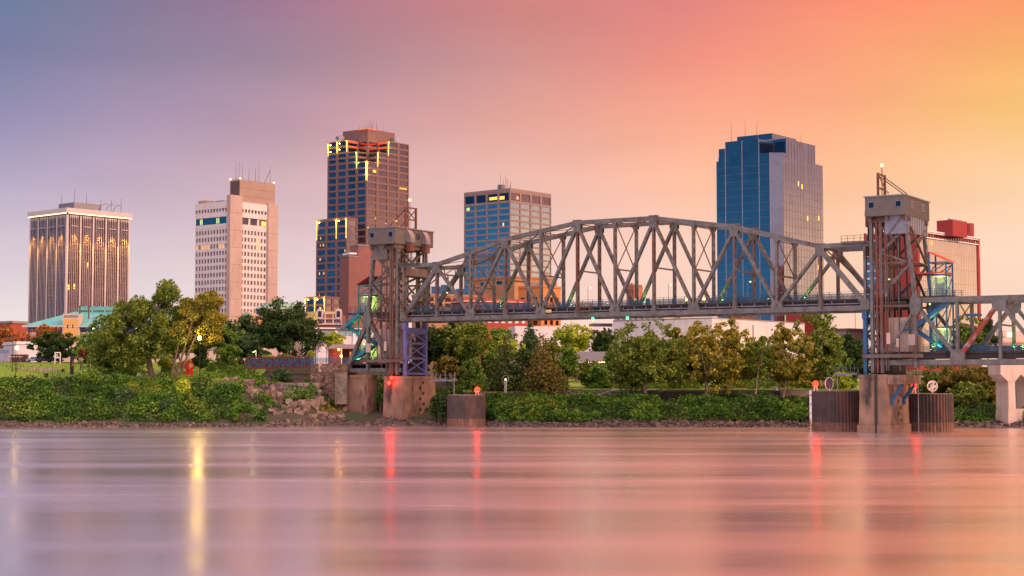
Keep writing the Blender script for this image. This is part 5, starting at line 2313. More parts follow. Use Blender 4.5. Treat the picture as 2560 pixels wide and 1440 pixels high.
for k in range(9):
    f.box(m, 19.5 + k * 4.2, 20.5 + k * 4.2, 12, ze - 1.8, -.05, .25)
m.build('pilaster', CREAM, r)
m = MB()
f.box(m, 11.2, 16.2, 12, zat(784, 477), -4, .9)
sb = m.build('stair_block', CREAM, r)
m = MB()
f.box(m, 11.6, 15.8, ze - 3.4, zat(797, 477), .9, 1.0)
m.build('ochre_panel', YELL, sb)
m = MB()
f.box(m, 11.6, 15.8, zat(793, 477), zat(787, 477), .9, 1.0)
m.build('grey_panel', GREYP, sb)
for u in (12.8, 14.3):
    m = MB()
    f.box(m, u - .18, u + .18, ze - .6, ze + .4, 1.0, 1.06)
    m.build('slit_window', G_DARK, sb)
for u in (14.8, 17.5):
    m = MB()
    m.tube(fp(u, 6, ze + 1.5), fp(u, 6, zr + .9), .22, n=8)
    m.tube(fp(u, 6, zr + .9), fp(u, 6, zr + 1.5), .4, .3, n=8)
    m.build('chimney_pipe', RUST, r)
m = MB()
for u, dz in ((20.2, .0), (33, 0), (36, .4)):
    p = fp(u, -.3, ze - .8)
    m.ball(p, .3, 8)
m.build('eave_light', LAMP_Y, r)


def simple(name, label, pc, Y, pl, pr_, ytop, wall_m, phi=38, wins=(), parapet=None, base=10, cat='building', depth=None, group=None, plm=None):
    b = Block(pc, Y, pl, pr_, phi)
    r = b.root(name, label, cat, base, group)
    z = b.z(ytop)
    m = MB()
    b.box(m, 0, b.ll, 0, b.rl, base, z)
    m.build('wall', wall_m, r)
    if parapet:
        m = MB()
        for f in (b.left, b.right):
            f.box(m, -.25, f.L, z - .3, z + .5, -.4, .25)
        m.build('parapet', parapet, r)
    for side, n, ya, yb, g, gap, a, c in wins:
        f = b.left if side == 'l' else b.right
        rowwin(r, f, n, b.z(yb), b.z(ya), f.L * a, f.L * c, g, gap, frame_m=plm)
    return r, b


simple('brick_building', 'low red brick building left of the market hall', 30, 520, -70, 72, 806, REDBR, 38, parapet=GREYP)
r_, b_ = simple('low_building', 'long low white building behind the park lawn at far left', 40, 452, -30, 97, 858, WALLW, 62, [('l', 1, 872, 880, G_DARK, .3, .2, .95)], parapet=WHITE)
simple('garden_wall', 'dark brown wall with red end pier in the park at left', 70, 440, 30, 75, 886, mat('dark_brown_brick', (.10, .045, .035), .85, 0, .1, .8), 30, cat='wall')
r_, b_ = simple('peach_building', 'peach building with flat roof behind the tall park trees', 330, 560, 309, 462, 764, PEACH, 60, [('r', 5, 800, 812, G_DARK, 2.0, .05, .95)], parapet=PEACH)
m = MB()
for k in range(3):
    v = at(338 + k * 12, 756, 570)
    m.tube((v.x, v.y, zat(763, 570)), (v.x, v.y, v.z), 1.0, n=14)
m.build('roof_cooler', GALV, r_)
# pale building with green hipped roof and chimney
GREENROOF = mat('pale_green_copper_roof', (.20, .38, .29), .6, .1, .1, .3)
r_, b_ = simple('hipped_roof_building', 'pale building with green hipped roof and brick chimney behind the dark oak', 660, 560, 640, 760, 771, CREAM, 55, [('r', 6, 775, 783, G_DARK, .8, .05, .95), ('l', 2, 775, 783, G_DARK, .5, .1, .9)])
z0, z1 = b_.z(771), b_.z(751)
q = [Vector((*p, z0)) for p in (b_.P(-.8, -.8), b_.P(-.8, b_.rl + .8), b_.P(b_.ll + .8, b_.rl + .8), b_.P(b_.ll + .8, -.8))]
t0_ = [Vector((*b_.P(b_.ll * .5, b_.rl * .35), z1)), Vector((*b_.P(b_.ll * .5, b_.rl * .65), z1))]
m = MB()
m.add(q + t0_, [(0, 1, 5, 4), (1, 2, 5), (2, 3, 4, 5), (3, 0, 4), (0, 3, 2, 1)])
rf = m.build('roof', GREENROOF, r_)
v = b_.P(b_.ll * .4, b_.rl * .38)
m = MB()
m.box(v[0] - .5, v[0] + .5, v[1] - .5, v[1] + .5, z1 - 1, z1 + 1.6)
m.box(v[0] - .7, v[0] + .7, v[1] - .7, v[1] + .7, z1 + 1.6, z1 + 2.0)
m.build('chimney', PEACH, rf)
# gabled block with verdigris pediment
p0, p1 = at(592, 790, 545), at(641, 790, 545)
r_ = thing('gabled_building', 'cream gabled building with verdigris pediment below the white tower', 'building', (p0.x + 4, 548, 14))
m = MB()
m.box(p0.x, p1.x, 545, 560, 12, zat(791, 545))
ap = (p0.x + p1.x) / 2
m.slab([(p0.x - .5, 545, zat(791, 545)), (p1.x + .5, 545, zat(791, 545)), (ap, 545, zat(778, 545))], (0, 14, 0))
m.build('wall', PEACH, r_)
m = MB()
m.slab([(p0.x + 1.2, 544.9, zat(790, 545)), (p1.x - 1.2, 544.9, zat(790, 545)), (ap, 544.9, zat(780.5, 545))], (0, -.12, 0))
m.build('pediment', TEALROOF, r_)
# ornate facade with two arched turrets
fY = 556
x0, x1 = xat(791, fY), xat(853.5, fY)
r_ = thing('ornate_facade_building', 'ornate rose and cream facade building with two arched corner turrets', 'building', ((x0 + x1) / 2, fY + 5, 14))
m = MB()
m.box(x0, x1, fY, fY + 14, 12, zat(786, fY))
m.build('wall', BRICKB, r_)
zc = zat(786, fY)
zp = zat(779.5, fY)
m = MB()
m.box(x0 + 1.5, x1 - 1.5, fY + .3, fY + 1.2, zc, zat(784.5, fY))
m.build('parapet', ROSEB, r_)
CRS = mat('cream_carved_stone', (.62, .47, .38), .8, 0, .06, 1)
m = MB()
m.box(x0 + 2.2, x1 - 2.2, fY - .14, fY + .3, zc + .1, zc + .55)
m.box(x0, x1, fY - .35, fY, zc - 1.7, zc - 1.4)
m.box(x0 - .3, x1 + .3, fY - .5, fY, zat(812, fY), zat(809.5, fY))
for k in range(4):
    m.box(x0 + k * (x1 - x0 - .4) / 3, x0 + .4 + k * (x1 - x0 - .4) / 3, fY - .3, fY, zat(811, fY), zc)
m.build('stone_trim', CRS, r_)
for xc in (x0 + 1.1, x1 - 1.1):
    m = MB()
    pts = [(xc - 1.1, fY - .4, zc - 1.4), (xc + 1.1, fY - .4, zc - 1.4), (xc + 1.1, fY - .4, zp)]
    pts += [(xc + 1.1 * math.cos(R(a)), fY - .4, zp + 1.2 * math.sin(R(a))) for a in range(30, 180, 30)] + [(xc - 1.1, fY - .4, zp)]
    m.slab(pts, (0, 2, 0))
    tu = m.build('turret', CRS, r_)
    m = MB()
    m.box(xc - .6, xc + .6, fY - .5, fY - .42, zc - .9, zp + .2)
    m.build('window', G_DARK, tu)
f = Face((x0, fY, 0), (1, 0, 0), (0, -1, 0), x1 - x0)
rowwin(r_, f, 6, zat(807, fY), zc - 1.9, .6, f.L - .6, G_BRONZE, .5, frame_m=CRS)
# white modern building with teal strip windows
r_, b_ = simple('modern_white_building', 'white modern building with a band of teal windows behind the footbridge', 795, 500, 778, 930, 822, WALLW, 66, [('r', 9, 829, 839, G_TEAL, .25, .03, .97), ('l', 2, 829, 840, G_TEAL, .3, .05, .95)])
m = MB()
b_.box(m, -1.2, b_.ll, -1.2, b_.rl, b_.z(822), b_.z(819))
m.build('roof_slab', WHITE, r_)
m = MB()
for k in range(4):
    b_.right.box(m, k * b_.rl / 3 - .4, k * b_.rl / 3 + .4, 14, b_.z(822), 0, .5)
m.build('column', WHITE, r_)

# brick blocks behind the truss
r_, b_ = simple('brick_block', 'long tan-brown brick factory block seen through the left of the truss', 1062, 600, 1030, 1196, 737, TANB, 58, [('r', 6, 742, 752, G_NAVY, 1.2, .03, .98), ('r', 6, 757, 766, G_NAVY, 1.2, .03, .98)], parapet=TANB)
m = MB()
for px0, px1, py in ((1078, 1100, 716), (1102, 1134, 712), (1140, 1168, 722)):
    a, c = at(px0, 737, 612), at(px1, 737, 612)
    m.box(a.x, c.x, 612, 618, 30, zat(py, 612))
m.build('roof_plant', BLUEST, r_)
simple('tan_penthouse_block', 'tan brick block with two small roof windows below the blue and pink tower', 1286, 640, 1178, 1392, 692, TANB, 50, [('l', 2, 700, 708, G_DARK, 7, .15, .9), ('r', 1, 704, 711, G_NAVY, 6, .2, .8)], parapet=TANB)
r_, b_ = simple('red_brick_block', 'red brick block with cream cornice right behind the seated people', 1160, 560, 1128, 1320, 745, REDBR, 66, [('r', 9, 757, 769, G_DARK, 1.0, .02, .98), ('r', 9, 775, 783, G_NAVY, 1.0, .02, .98), ('r', 9, 796, 805, WALLW, 1.4, .02, .98)], plm=CRS)
m = MB()
b_.right.box(m, -.4, b_.rl, b_.z(754), b_.z(751.5), -.2, .6)
b_.left.box(m, -.4, b_.ll, b_.z(754), b_.z(751.5), -.2, .6)
m.build('cornice', CRS, r_)
m = MB()
v = at(1211, 738, 575)
m.slab([(v.x + 2.2 * math.cos(R(a)), 575, zat(746, 575) + 2.0 * max(0, math.sin(R(a)))) for a in range(0, 181, 20)], (0, 1, 0))
m.build('roof_gable', BRICKB, r_)
r_, b_ = simple('orange_brick_block', 'orange brick block with tall corner lit by the glow under the truss', 1352, 575, 1296, 1402, 716, ORNG, 42, [('r', 3, 742, 754, G_NAVY, 1.6, .1, .95), ('l', 3, 742, 754, G_DARK, 1.2, .1, .95), ('r', 3, 768, 778, G_NAVY, 1.6, .1, .95), ('r', 3, 800, 811, G_NAVY, 1.6, .1, .95), ('l', 3, 800, 811, G_DARK, 1.2, .1, .95)], parapet=ORNG)
# far brick turret building
r_, b_ = simple('turreted_brick_building', 'distant orange brick building with crenellated top through the middle of the truss', 1585, 900, 1566, 1607, 716, mat('far_orange_brick', (.42, .17, .09), .85, 0, .1, .4), 40, [('l', 4, 722, 738, G_DARK, .8, .1, .9)])
m = MB()
for k in range(5):
    b_.left.box(m, k * b_.ll / 5 + .2, k * b_.ll / 5 + 1.1, b_.z(716), b_.z(711 - (k % 2) * 4), -1, .1)
    b_.right.box(m, k * b_.rl / 5 + .2, k * b_.rl / 5 + 1.1, b_.z(716), b_.z(711), -1, .1)
m.build('crenellation', bpy.data.materials['far_orange_brick'], r_)

# convention centre: long white walls
r_, b_ = simple('convention_centre', 'huge white flat-walled convention hall behind the park trees', 1778, 520, 1532, 2010, 794, WALLW, 40)
m = MB()
for f in (b_.left, b_.right):
    n = 8
    for k in range(n):
        f.box(m, f.L * k / n, f.L * k / n + .06, 12, b_.z(794), 0, .02)
    f.box(m, 0, f.L, b_.z(794) - .2, b_.z(794) + .1, -.3, .12)
m.build('panel_joint', GREYP, r_)
m = MB()
b_.right.box(m, b_.rl * .42, b_.rl * .425, 12, b_.z(806), .1, .3)
m.build('drain_pipe', GREYP, r_)
point(r_, b_.left.pt(6, 13.5, 6), (1, .72, .12), 5200, 1)
point(r_, b_.right.pt(30, 13.5, 6), (1, .72, .12), 5200, 1)
point(r_, b_.right.pt(8, 13.5, 6), (1, .72, .12), 2500, 1)
m = MB()
for f, u in ((b_.left, 6), (b_.right, 8), (b_.right, 30)):
    m.ball(f.pt(u, 13.5, 6.2), .35, 8)
m.build('wall_washer_lamp', LAMP_W, r_)
r_, b_ = simple('white_annex', 'lower white annex with dark louvred roof plant left of the convention hall', 1288, 545, 1270, 1536, 815, WALLW, 78)
m = MB()
b_.right.box(m, b_.rl * .8, b_.rl * .995, b_.z(826), b_.z(806), -8, -2)
m.build('louvred_plant', G_DARK, r_)
m = MB()
b_.right.box(m, b_.rl * .66, b_.rl * .995, b_.z(840), b_.z(826), -9, .6)
m.build('plant_wall', WALLW, r_)
# strip of a distant pale building and red wall by the blue tower
r_, b_ = simple('distant_pale_building', 'distant pale building with a row of small windows just under the bridge', 1660, 600, 1535, 1790, 789, CREAM, 40, [('l', 8, 791, 796, G_NAVY, 2, .02, .98)])
r_, b_ = simple('red_brick_annex', 'red brick annex at the foot of the blue glass tower', 2000, 600, 1964, 2036, 781, REDB, 40)
# low roofs right of the trees
r_, b_ = simple('low_warehouse', 'long low grey-roofed warehouse beyond the trees left of the right lift tower', 2120, 600, 2064, 2190, 824, GREYP, 50, parapet=BRICKB)
r_, b_ = simple('roadside_building', 'small pale roadside building with a glowing sign at far right', 2505, 560, 2488, 2600, 826, CREAM, 50)
m = MB()
b_.right.box(m, b_.rl * .1, b_.rl * .3, b_.z(842), b_.z(830), .1, .2)
m.build('lit_sign', mat('white_lit_sign', (1, 1, 1), emit=(1, .85, .7), estr=1.3), r_)
b_.left.box(MB(), 0, 1, 0, 1, 0, 1)
# low far bridge girder behind the approach span
m = MB()
p, q = at(2380, 855, 470), at(2700, 855, 500)
m.beam(p - Vector((0, 0, .8)), q - Vector((0, 0, .8)), 6, 1.6)
o = m.build('road_parapet', mat('tan_parapet', (.4, .27, .2), .8, 0, .1, .5), loc=(p.x, p.y, 14))
tag(o, 'tan road parapet wall behind the blue railing of the approach span', 'wall')

# concrete bent of the next bridge at right edge
u = Vector((.82, .57, 0))
nrm = Vector((.57, -.82, 0))
o0 = at(2522, 1000, 353)
o0.z = 0
r_ = thing('concrete_bent', 'pale concrete bridge bent with arched openings at right edge', 'bridge pier', o0)
prof = [(-2.2, 14.5), (-2.2, 12.0), (-.4, 10.4), (.2, 9.0), (.2, 4.2), (-.2, -2), (10, -2), (9.6, 9), (12, 12), (12, 14.5)]
hole = [(2.6, 4.2), (2.6, 9.4), (4.5, 11.4), (6.6, 9.4), (6.6, 4.2)]


def bp3(a, z):
    v = o0 + u * a
    return Vector((v.x, v.y, z))


T_ = -nrm * 3.4
m = MB()
m.slab([bp3(-2.6, 13.9), bp3(-2.6, 11.6), bp3(.0, 10.0), bp3(2.2, 10.0), bp3(4.4, 11.6), bp3(7.0, 10), bp3(9.2, 10), bp3(12, 11.6), bp3(12, 13.9)], T_)
m.build('cap_beam', CONC2, r_)
for a in (0, 7.0):
    m = MB()
    m.slab([bp3(a, 10.02), bp3(a + 2.2, 10.02), bp3(a + 2.4, 4.0), bp3(a - .1, 4.0)], T_)
    m.build('column', CONC2, r_)
m = MB()
m.slab([bp3(-.2, 3.98), bp3(9.6, 3.98), bp3(9.9, -2), bp3(-.5, -2)], T_)
m.build('web_wall', CONC2, r_)
# ------------------------------------------------------------------ trees and plants
BARK = mat('grey_brown_bark', (.11, .08, .06), .9, 0, .3, 2)
BARKP = mat('pale_sycamore_bark', (.36, .28, .22), .85, 0, .3, 1.2, dark=(.16, .11, .08), dscale=.8)
LEAF = {
    'green': leafmat('green_foliage', (0.0610, 0.1525, 0.0171), (0.1952, 0.3294, 0.0390)),
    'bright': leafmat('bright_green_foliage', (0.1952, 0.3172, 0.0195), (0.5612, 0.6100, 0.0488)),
    'olive': leafmat('olive_foliage', (0.0549, 0.1220, 0.0159), (0.2440, 0.3050, 0.0390)),
    'gold': leafmat('golden_olive_foliage', (0.0915, 0.1342, 0.0159), (0.4148, 0.3416, 0.0390)),
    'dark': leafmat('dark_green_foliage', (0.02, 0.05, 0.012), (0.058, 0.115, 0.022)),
    'bluegreen': leafmat('blue_green_foliage', (0.03, 0.08, 0.03), (0.09, 0.16, 0.05)),
    'orange': leafmat('orange_autumn_foliage', (0.203, 0.102, 0.026), (0.522, 0.189, 0.036)),
    'bronze': leafmat('bronze_red_foliage', (0.109, 0.038, 0.023), (0.290, 0.102, 0.043)),
    'rust': leafmat('rusty_cypress_foliage', (0.0756, 0.0915, 0.0195), (0.2684, 0.2074, 0.0342)),
    'cypress': leafmat('dark_cypress_foliage', (0.0317, 0.0732, 0.0195), (0.1037, 0.1525, 0.0342)),
    'vine': leafmat('vine_leaves', (0.022, 0.085, 0.01), (0.115, 0.26, 0.022)),
    'weed': leafmat('weed_leaves', (0.055, 0.14, 0.012), (0.21, 0.32, 0.03)),
    'brown': leafmat('brownish_olive_foliage', (0.0854, 0.0915, 0.0171), (0.2928, 0.2318, 0.0366)),
}


def limb(mb, pts, r0, r1, n=6):
    for i in range(len(pts) - 1):
        a = r0 + (r1 - r0) * i / (len(pts) - 1)
        c = r0 + (r1 - r0) * (i + 1) / (len(pts) - 1)
        mb.tube(pts[i], pts[i + 1], a, c, n, cap=False)


def tree(name, label, leaf, px, pxw, ytop, ylow, ybase, Y, seed, trunk_px=None, bark=None, clumps=34, leaf_n=5200, size=.42,
         lean=0, cat='tree', group=None, shape='round', density=1.0, cr=.26, trunks=1, bare=0, lobes=None):
    """broad tree placed by its photo pixels: px centre, pxw crown width, ytop/ylow crown extent, ybase foot of trunk"""
    g = np.random.default_rng(seed)
    c = at(px, (ytop + ylow) / 2, Y)
    k = Y / F
    hw = pxw * k / 2 * (1.1 if name == 'sycamore' else 1.04)
    hz = (ylow - ytop) * k / 2
    bx = at(trunk_px if trunk_px else px, ybase, Y)
    zb_ = gz(bx.x, Y) - .2
    zbase = min(zb_, bx.z + .3) if abs(zb_ - bx.z) < 4 else zb_
    root = thing(name, label, cat, (bx.x, Y, zbase), group)
    C = np.array([c.x, Y, c.z])
    # clump centres spread through the crown volume, biased outward
    P = []
    nl = int(g.integers(5, 8)) if hw > 4 else int(g.integers(3, 5))
    lob = []
    for i in range(nl):
        v = g.normal(size=3)
        v /= np.linalg.norm(v)
        lob.append((v * g.uniform(.34, .66), g.uniform(.36, .56)))
    lob.append((np.array([0, 0, .36]), .6))
    lob.append((np.array([.3, 0, -.2]), .62))
    lob.append((np.array([-.3, 0, -.15]), .62))
    if lobes:
        lob = [(np.array([(lx - px) * k / hw, g.uniform(-.3, .3), -(ly - (ytop + ylow) / 2) * k / hz]), (lw * k / hw, lw * k / hw, lh * k / hz)) for lx, ly, lw, lh in lobes]
    while len(P) < clumps:
        v = g.normal(size=3)
        v /= np.linalg.norm(v)
        rad = g.uniform(.25, 1) ** .55
        if shape == 'round':
            wz = 1
        q, lr = lob[len(P) % len(lob)]
        p = q + v * rad * np.array(lr)
        if shape == 'cone':
            zz = g.uniform(-1, 1)
            rr = max(.06, (1 - zz) / 2) ** .8
            a = g.uniform(0, 2 * math.pi)
            q = g.uniform(.35, 1)
            p = np.array([rr * q * math.cos(a), rr * q * math.sin(a), zz])
        elif shape == 'column':
            p = np.array([v[0] * rad * (1 - .3 * abs(v[2])), v[1] * rad, g.uniform(-1, 1)])
        elif shape == 'egg':
            p[0] *= 1 - .35 * max(0, p[2])
            p[1] *= 1 - .35 * max(0, p[2])
        P.append(p)
    P = np.array(P)
    cw = min(hw, hz * 1.1) * cr * (1.0 if lobes else 1.15)
    fit = max(.1, 1 - cr * .4)
    S = np.array([hw, hw * .9, hz])
    cen = C + P * S * fit
    per = max(20, int(leaf_n * 2.5 * density / clumps))
    pts = []
    for q in cen:
        r = cw * g.uniform(.65, 1.3)
        v = g.normal(size=(per, 3))
        v /= np.linalg.norm(v, axis=1)[:, None]
        rr = g.uniform(.12, 1, size=(per, 1)) ** .45 * r
        rr *= 1 + .35 * (vnoise(v[:, 0:1] * 3 + q[0], v[:, 1:2] * 3 + q[2], seed) - .5)
        lump = v * rr
        lump[:, 2] *= .72
        pts.append(q + lump)
    # stray sprigs that break the outline
    for i in range(int(clumps * .9)):
        v = g.normal(size=3)
        v /= np.linalg.norm(v)
        q = C + v * S * g.uniform(.92, 1.1)
        if lobes or shape == 'cone' or q[2] < C[2] - hz * .8:
            continue
        e = g.normal(size=(int(per * .13) + 3, 3)) * cw * np.array([.32, .32, .26])
        pts.append(q + e)
    pts = np.concatenate(pts)
    quads_obj('crown', leaf_quads(pts, size * .9, g), LEAF[leaf], root, ORG[root])
    # trunk and limbs reaching the clumps
    mb = MB()
    rt = max(.12, hw * .055)
    for tkk in range(trunks):
        off = (tkk - (trunks - 1) / 2) * .9
        foot = Vector((bx.x + off, Y + off * .3, zbase))
        fork = Vector((c.x * .65 + bx.x * .35 + off * 2.2, Y, c.z - hz * .55))
        mid = foot.lerp(fork, .5) + Vector((g.normal() * .15, 0, 0))
        top = Vector((c.x + off * 2 + g.normal() * .4, Y + g.normal() * .4, c.z + hz * .55))
        limb(mb, [foot, mid, fork, fork.lerp(top, .55) + Vector((g.normal() * .4, g.normal() * .4, 0)), top], rt * (1.25 if trunks == 1 else .8), rt * .22, 7)
        for q in cen[g.permutation(len(cen))[:11 // trunks + 3]]:
            q = Vector(q)
            s = fork.lerp(top, float(g.uniform(0, .7)))
            if q.z < s.z - hz * .6:
                s = mid.lerp(fork, .8)
            m1 = s.lerp(q, .5) + Vector((0, 0, .12 * (q - s).length))
            limb(mb, [s, m1, q], rt * .42, rt * .12, 5)
    for b_i in range(bare):
        s = Vector((c.x, Y - hw * .5, c.z - hz * .3))
        e = s + Vector((g.uniform(-1, 1) * hw * .7, -hw * .45, g.uniform(.1, 1) * hz))
        limb(mb, [s, s.lerp(e, .5) + Vector((0, 0, .4)), e], rt * .3, rt * .08, 5)
    mb.build('trunk', bark or BARK, root)
    return root


def cypress(name, label, leaf, px, pxw, ytop, ylow, ybase, Y, seed, group=None):
    """layered conifer: drooping tiers of needles on whorled branches"""
    g = np.random.default_rng(seed)
    k = Y / F
    top, low = at(px, ytop, Y), at(px, ylow, Y)
    zb_ = gz(low.x, Y) - .2
    root = thing(name, label, 'tree', (low.x, Y, zb_), group)
    H = top.z - low.z
    hw = pxw * k / 2
    mb = MB()
    mb.tube((low.x, Y, zb_), (low.x, Y, top.z - .3), hw * .075, .04, 7)
    pts = []
    n = 15
    for i in range(n):
        f_ = i / (n - 1)
        z = low.z + H * (.04 + .93 * f_)
        R_ = hw * (1 - f_) ** .75 * (.85 + .3 * g.random()) + .25
        m = max(4, int(11 * (1 - f_) + 4))
        a0_ = g.random() * 6
        for j in range(m):
            a = a0_ + 2 * math.pi * j / m + g.normal() * .15
            rr = R_ * g.uniform(.7, 1.12)
            e = Vector((low.x + rr * math.cos(a), Y + rr * math.sin(a), z - rr * .10 + g.normal() * .25))
            s = Vector((low.x, Y, z + .15))
            mb.tube(s, e, .05, .02, 4, cap=False)
            q = max(8, int(46 * rr / hw))
            tt = g.uniform(.25, 1.05, size=q)
            base = np.array(s)[None] + (np.array(e) - np.array(s))[None] * tt[:, None]
            spread = np.array([.34, .34, .16]) * (hw / 5)
            pts.append(base + g.normal(size=(q, 3)) * spread[None] * 1.4)
    pts = np.concatenate(pts)
    quads_obj('crown', leaf_quads(pts, .34, g, .5), LEAF[leaf], root, ORG[root])
    mb.build('trunk', BARK, root)
    return root


def shrub(label, leaf, px, pxw, ytop, ylow, Y, seed, n=1500, size=.34, group='shrubs on the river bank', name='shrub', sink=True):
    g = np.random.default_rng(seed)
    c = at(px, (ytop + ylow) / 2, Y)
    k = Y / F
    hw, hz = pxw * k / 2, (ylow - ytop) * k / 2
    root = thing(name, label, 'shrub', (c.x, Y, c.z - hz), group)
    pts = []
    for i in range(13):
        v = g.normal(size=3)
        v /= np.linalg.norm(v)
        v[2] = abs(v[2]) * 1.5 - .8
        q = np.array([c.x, Y, c.z]) + v * np.array([hw, hw, hz]) * g.uniform(.3, .72)
        u = g.normal(size=(n // 13, 3))
        u /= np.linalg.norm(u, axis=1)[:, None]
        pts.append(q + u * g.uniform(.2, 1, size=(len(u), 1)) ** .4 * np.array([hw, hw, hz]) * g.uniform(.28, .45))
    quads_obj('foliage', leaf_quads(np.concatenate(pts), size, g), LEAF[leaf], root, ORG[root])
    mb = MB()
    zf = min(c.z - hz, gz(c.x, Y)) - .2
    for j in range(4):
        a = 2 * math.pi * j / 4 + .4
        limb(mb, [(c.x + .15 * math.cos(a), Y + .15 * math.sin(a), zf), (c.x + hw * .3 * math.cos(a), Y + hw * .3 * math.sin(a), c.z), (c.x + hw * .5 * math.cos(a), Y + hw * .5 * math.sin(a), c.z + hz * .5)], .09, .03, 5)
    mb.build('stems', BARK, root)
    return root


PK = 'trees in the riverside park'
BG = 'trees behind the park'
# left group
tree('broad_tree', 'big leaning broad-leaved tree with thick forked trunk, tallest in the park at left', 'olive', 362, 250, 706, 925, 958, 392, 1, 384, clumps=112, leaf_n=13000, size=.40, group=PK, cr=.20, lobes=[(290, 830, 45, 52), (268, 872, 34, 34), (335, 800, 42, 34), (385, 790, 45, 36), (412, 738, 32, 28), (425, 722, 20, 16), (372, 850, 55, 36), (315, 900, 38, 20), (420, 830, 36, 36), (395, 865, 40, 24), (250, 890, 30, 26), (310, 775, 30, 24), (352, 768, 30, 24), (450, 860, 34, 30), (446, 800, 30, 30), (340, 870, 40, 30)])
tree('broad_tree', 'green broad tree filling the gap left of the big leaning tree', 'green', 278, 110, 800, 925, 945, 397, 2, 300, clumps=30, leaf_n=3600, group=PK)
tree('multi_trunk_tree', 'loose golden-tipped tree on several slim trunks by the red sculpture', 'gold', 492, 150, 722, 862, 952, 389, 3, 436, clumps=52, leaf_n=5600, size=.40, group=PK, trunks=3, cr=.21, lobes=[(525, 745, 30, 20), (505, 782, 40, 24), (470, 770, 26, 24), (545, 800, 24, 22), (470, 825, 36, 24), (528, 835, 34, 24), (440, 835, 30, 26)])
tree('multi_trunk_tree', 'darker green low half of tree between big leaning tree and sculpture', 'olive', 428, 110, 815, 905, 955, 391, 4, 452, clumps=26, leaf_n=2600, group=PK, trunks=2)
tree('round_tree', 'wide dark round tree over the parked cars at left', 'dark', 146, 132, 834, 902, 905, 428, 5, 150, clumps=30, leaf_n=6200, group=PK)
tree('small_tree', 'grey-green tree squeezed behind the dark round tree and tall leaning tree', 'green', 225, 80, 838, 915, 925, 424, 6, group=PK, leaf_n=2600)
tree('autumn_tree', 'orange autumn tree by the red building at far left', 'orange', 30, 74, 817, 878, 892, 470, 7, group=BG, leaf_n=2600)
tree('autumn_tree', 'orange-green autumn tree in front of the market hall stair block', 'orange', 118, 72, 815, 858, 880, 462, 8, group=BG, leaf_n=2400)
tree('small_tree', 'low dark red tree between the two orange autumn trees', 'bronze', 70, 44, 845, 884, 892, 458, 9, group=BG, leaf_n=1400)
tree('park_tree', 'tall green tree right behind the warm street lamp', 'green', 545, 110, 790, 890, 912, 436, 10, group=BG, leaf_n=4200)
tree('park_tree', 'dark green tree behind the left part of the dark oak', 'dark', 598, 110, 792, 890, 905, 450, 11, group=BG, leaf_n=4200)
tree('oak_tree', 'large dense dark oak above the red footbridge', 'dark', 714, 160, 756, 905, 915, 420, 12, clumps=48, leaf_n=11000, size=.4, group=PK)
tree('park_tree', 'bluish green tree at the left foot of the dark oak', 'bluegreen', 630, 90, 838, 908, 914, 415, 13, group=PK, leaf_n=3200)
tree('weeping_tree', 'small weeping light green tree left of the footbridge', 'green', 572, 66, 862, 905, 908, 408, 14, group=PK, leaf_n=2200, size=.3)
tree('columnar_conifer', 'narrow dark columnar conifer right of the red sculpture', 'dark', 500, 32, 856, 920, 924, 397, 15, clumps=18, leaf_n=1800, size=.3, group=PK, shape='column', cr=.5)
tree('small_tree', 'light green small tree in front of the modern white building', 'bright', 826, 66, 832, 872, 892, 436, 16, group=BG, leaf_n=1700)
# behind the bridge
tree('tall_dark_tree', 'tall dark tree just right of the violet-blue support frame', 'dark', 1100, 120, 800, 915, 940, 408, 20, 1084, clumps=36, leaf_n=6500, group=PK)
tree('tall_dark_tree', 'tall olive-dark tree with golden right shoulder under the bridge left end', 'olive', 1168, 120, 800, 920, 942, 405, 21, 1157, clumps=36, leaf_n=6000, group=PK)
tree('park_tree', 'golden top showing between the tall dark trees and the green ones', 'gold', 1200, 56, 806, 872, 920, 420, 22, group=BG, leaf_n=1600)
tree('park_tree', 'mid green tree left of the pine top below the red brick block', 'green', 1252, 76, 816, 900, 930, 440, 23, group=BG, leaf_n=3000)
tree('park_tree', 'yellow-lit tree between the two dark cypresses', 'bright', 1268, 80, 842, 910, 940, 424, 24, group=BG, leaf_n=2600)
cypress('pine_tree', 'bluish pine poking up in front of the white annex', 'bluegreen', 1326, 70, 808, 900, 930, 438, 25, BG)
tree('park_tree', 'bright yellow-green tree against the white annex wall', 'bright', 1432, 104, 814, 900, 935, 446, 26, group=BG, leaf_n=3600)
tree('park_tree', 'dark green tree touching the pavilion roof from behind', 'dark', 1508, 70, 822, 890, 930, 446, 27, group=BG, leaf_n=2600)
tree('park_tree', 'dim green tree filling in below the yellow-lit tree', 'green', 1225, 70, 866, 950, 960, 412, 28, group=BG, leaf_n=2600)
cypress('bald_cypress', 'dark layered cypress behind the white ring lamp', 'cypress', 1262, 128, 838, 985, 992, 392, 29, PK)
cypress('bald_cypress', 'rusty brown layered cypress left of the pavilion', 'rust', 1358, 134, 836, 985, 1000, 389, 30, PK)
tree('small_tree', 'round green small tree in front of the pavilion left end', 'green', 1420, 54, 872, 945, 960, 402, 31, group=PK, leaf_n=2000)
tree('small_tree', 'low green tree by the pavilion posts', 'olive', 1470, 60, 905, 965, 975, 398, 32, group=PK, leaf_n=1800)
tree('small_tree', 'reddish-brown small tree near the catwalk of the left main pier', 'brown', 1120, 64, 892, 955, 962, 398, 33, group=PK, leaf_n=1700)
tree('small_tree', 'green sapling behind the smaller caisson beacon', 'green', 1182, 52, 900, 985, 990, 388, 34, group=PK, leaf_n=1800)
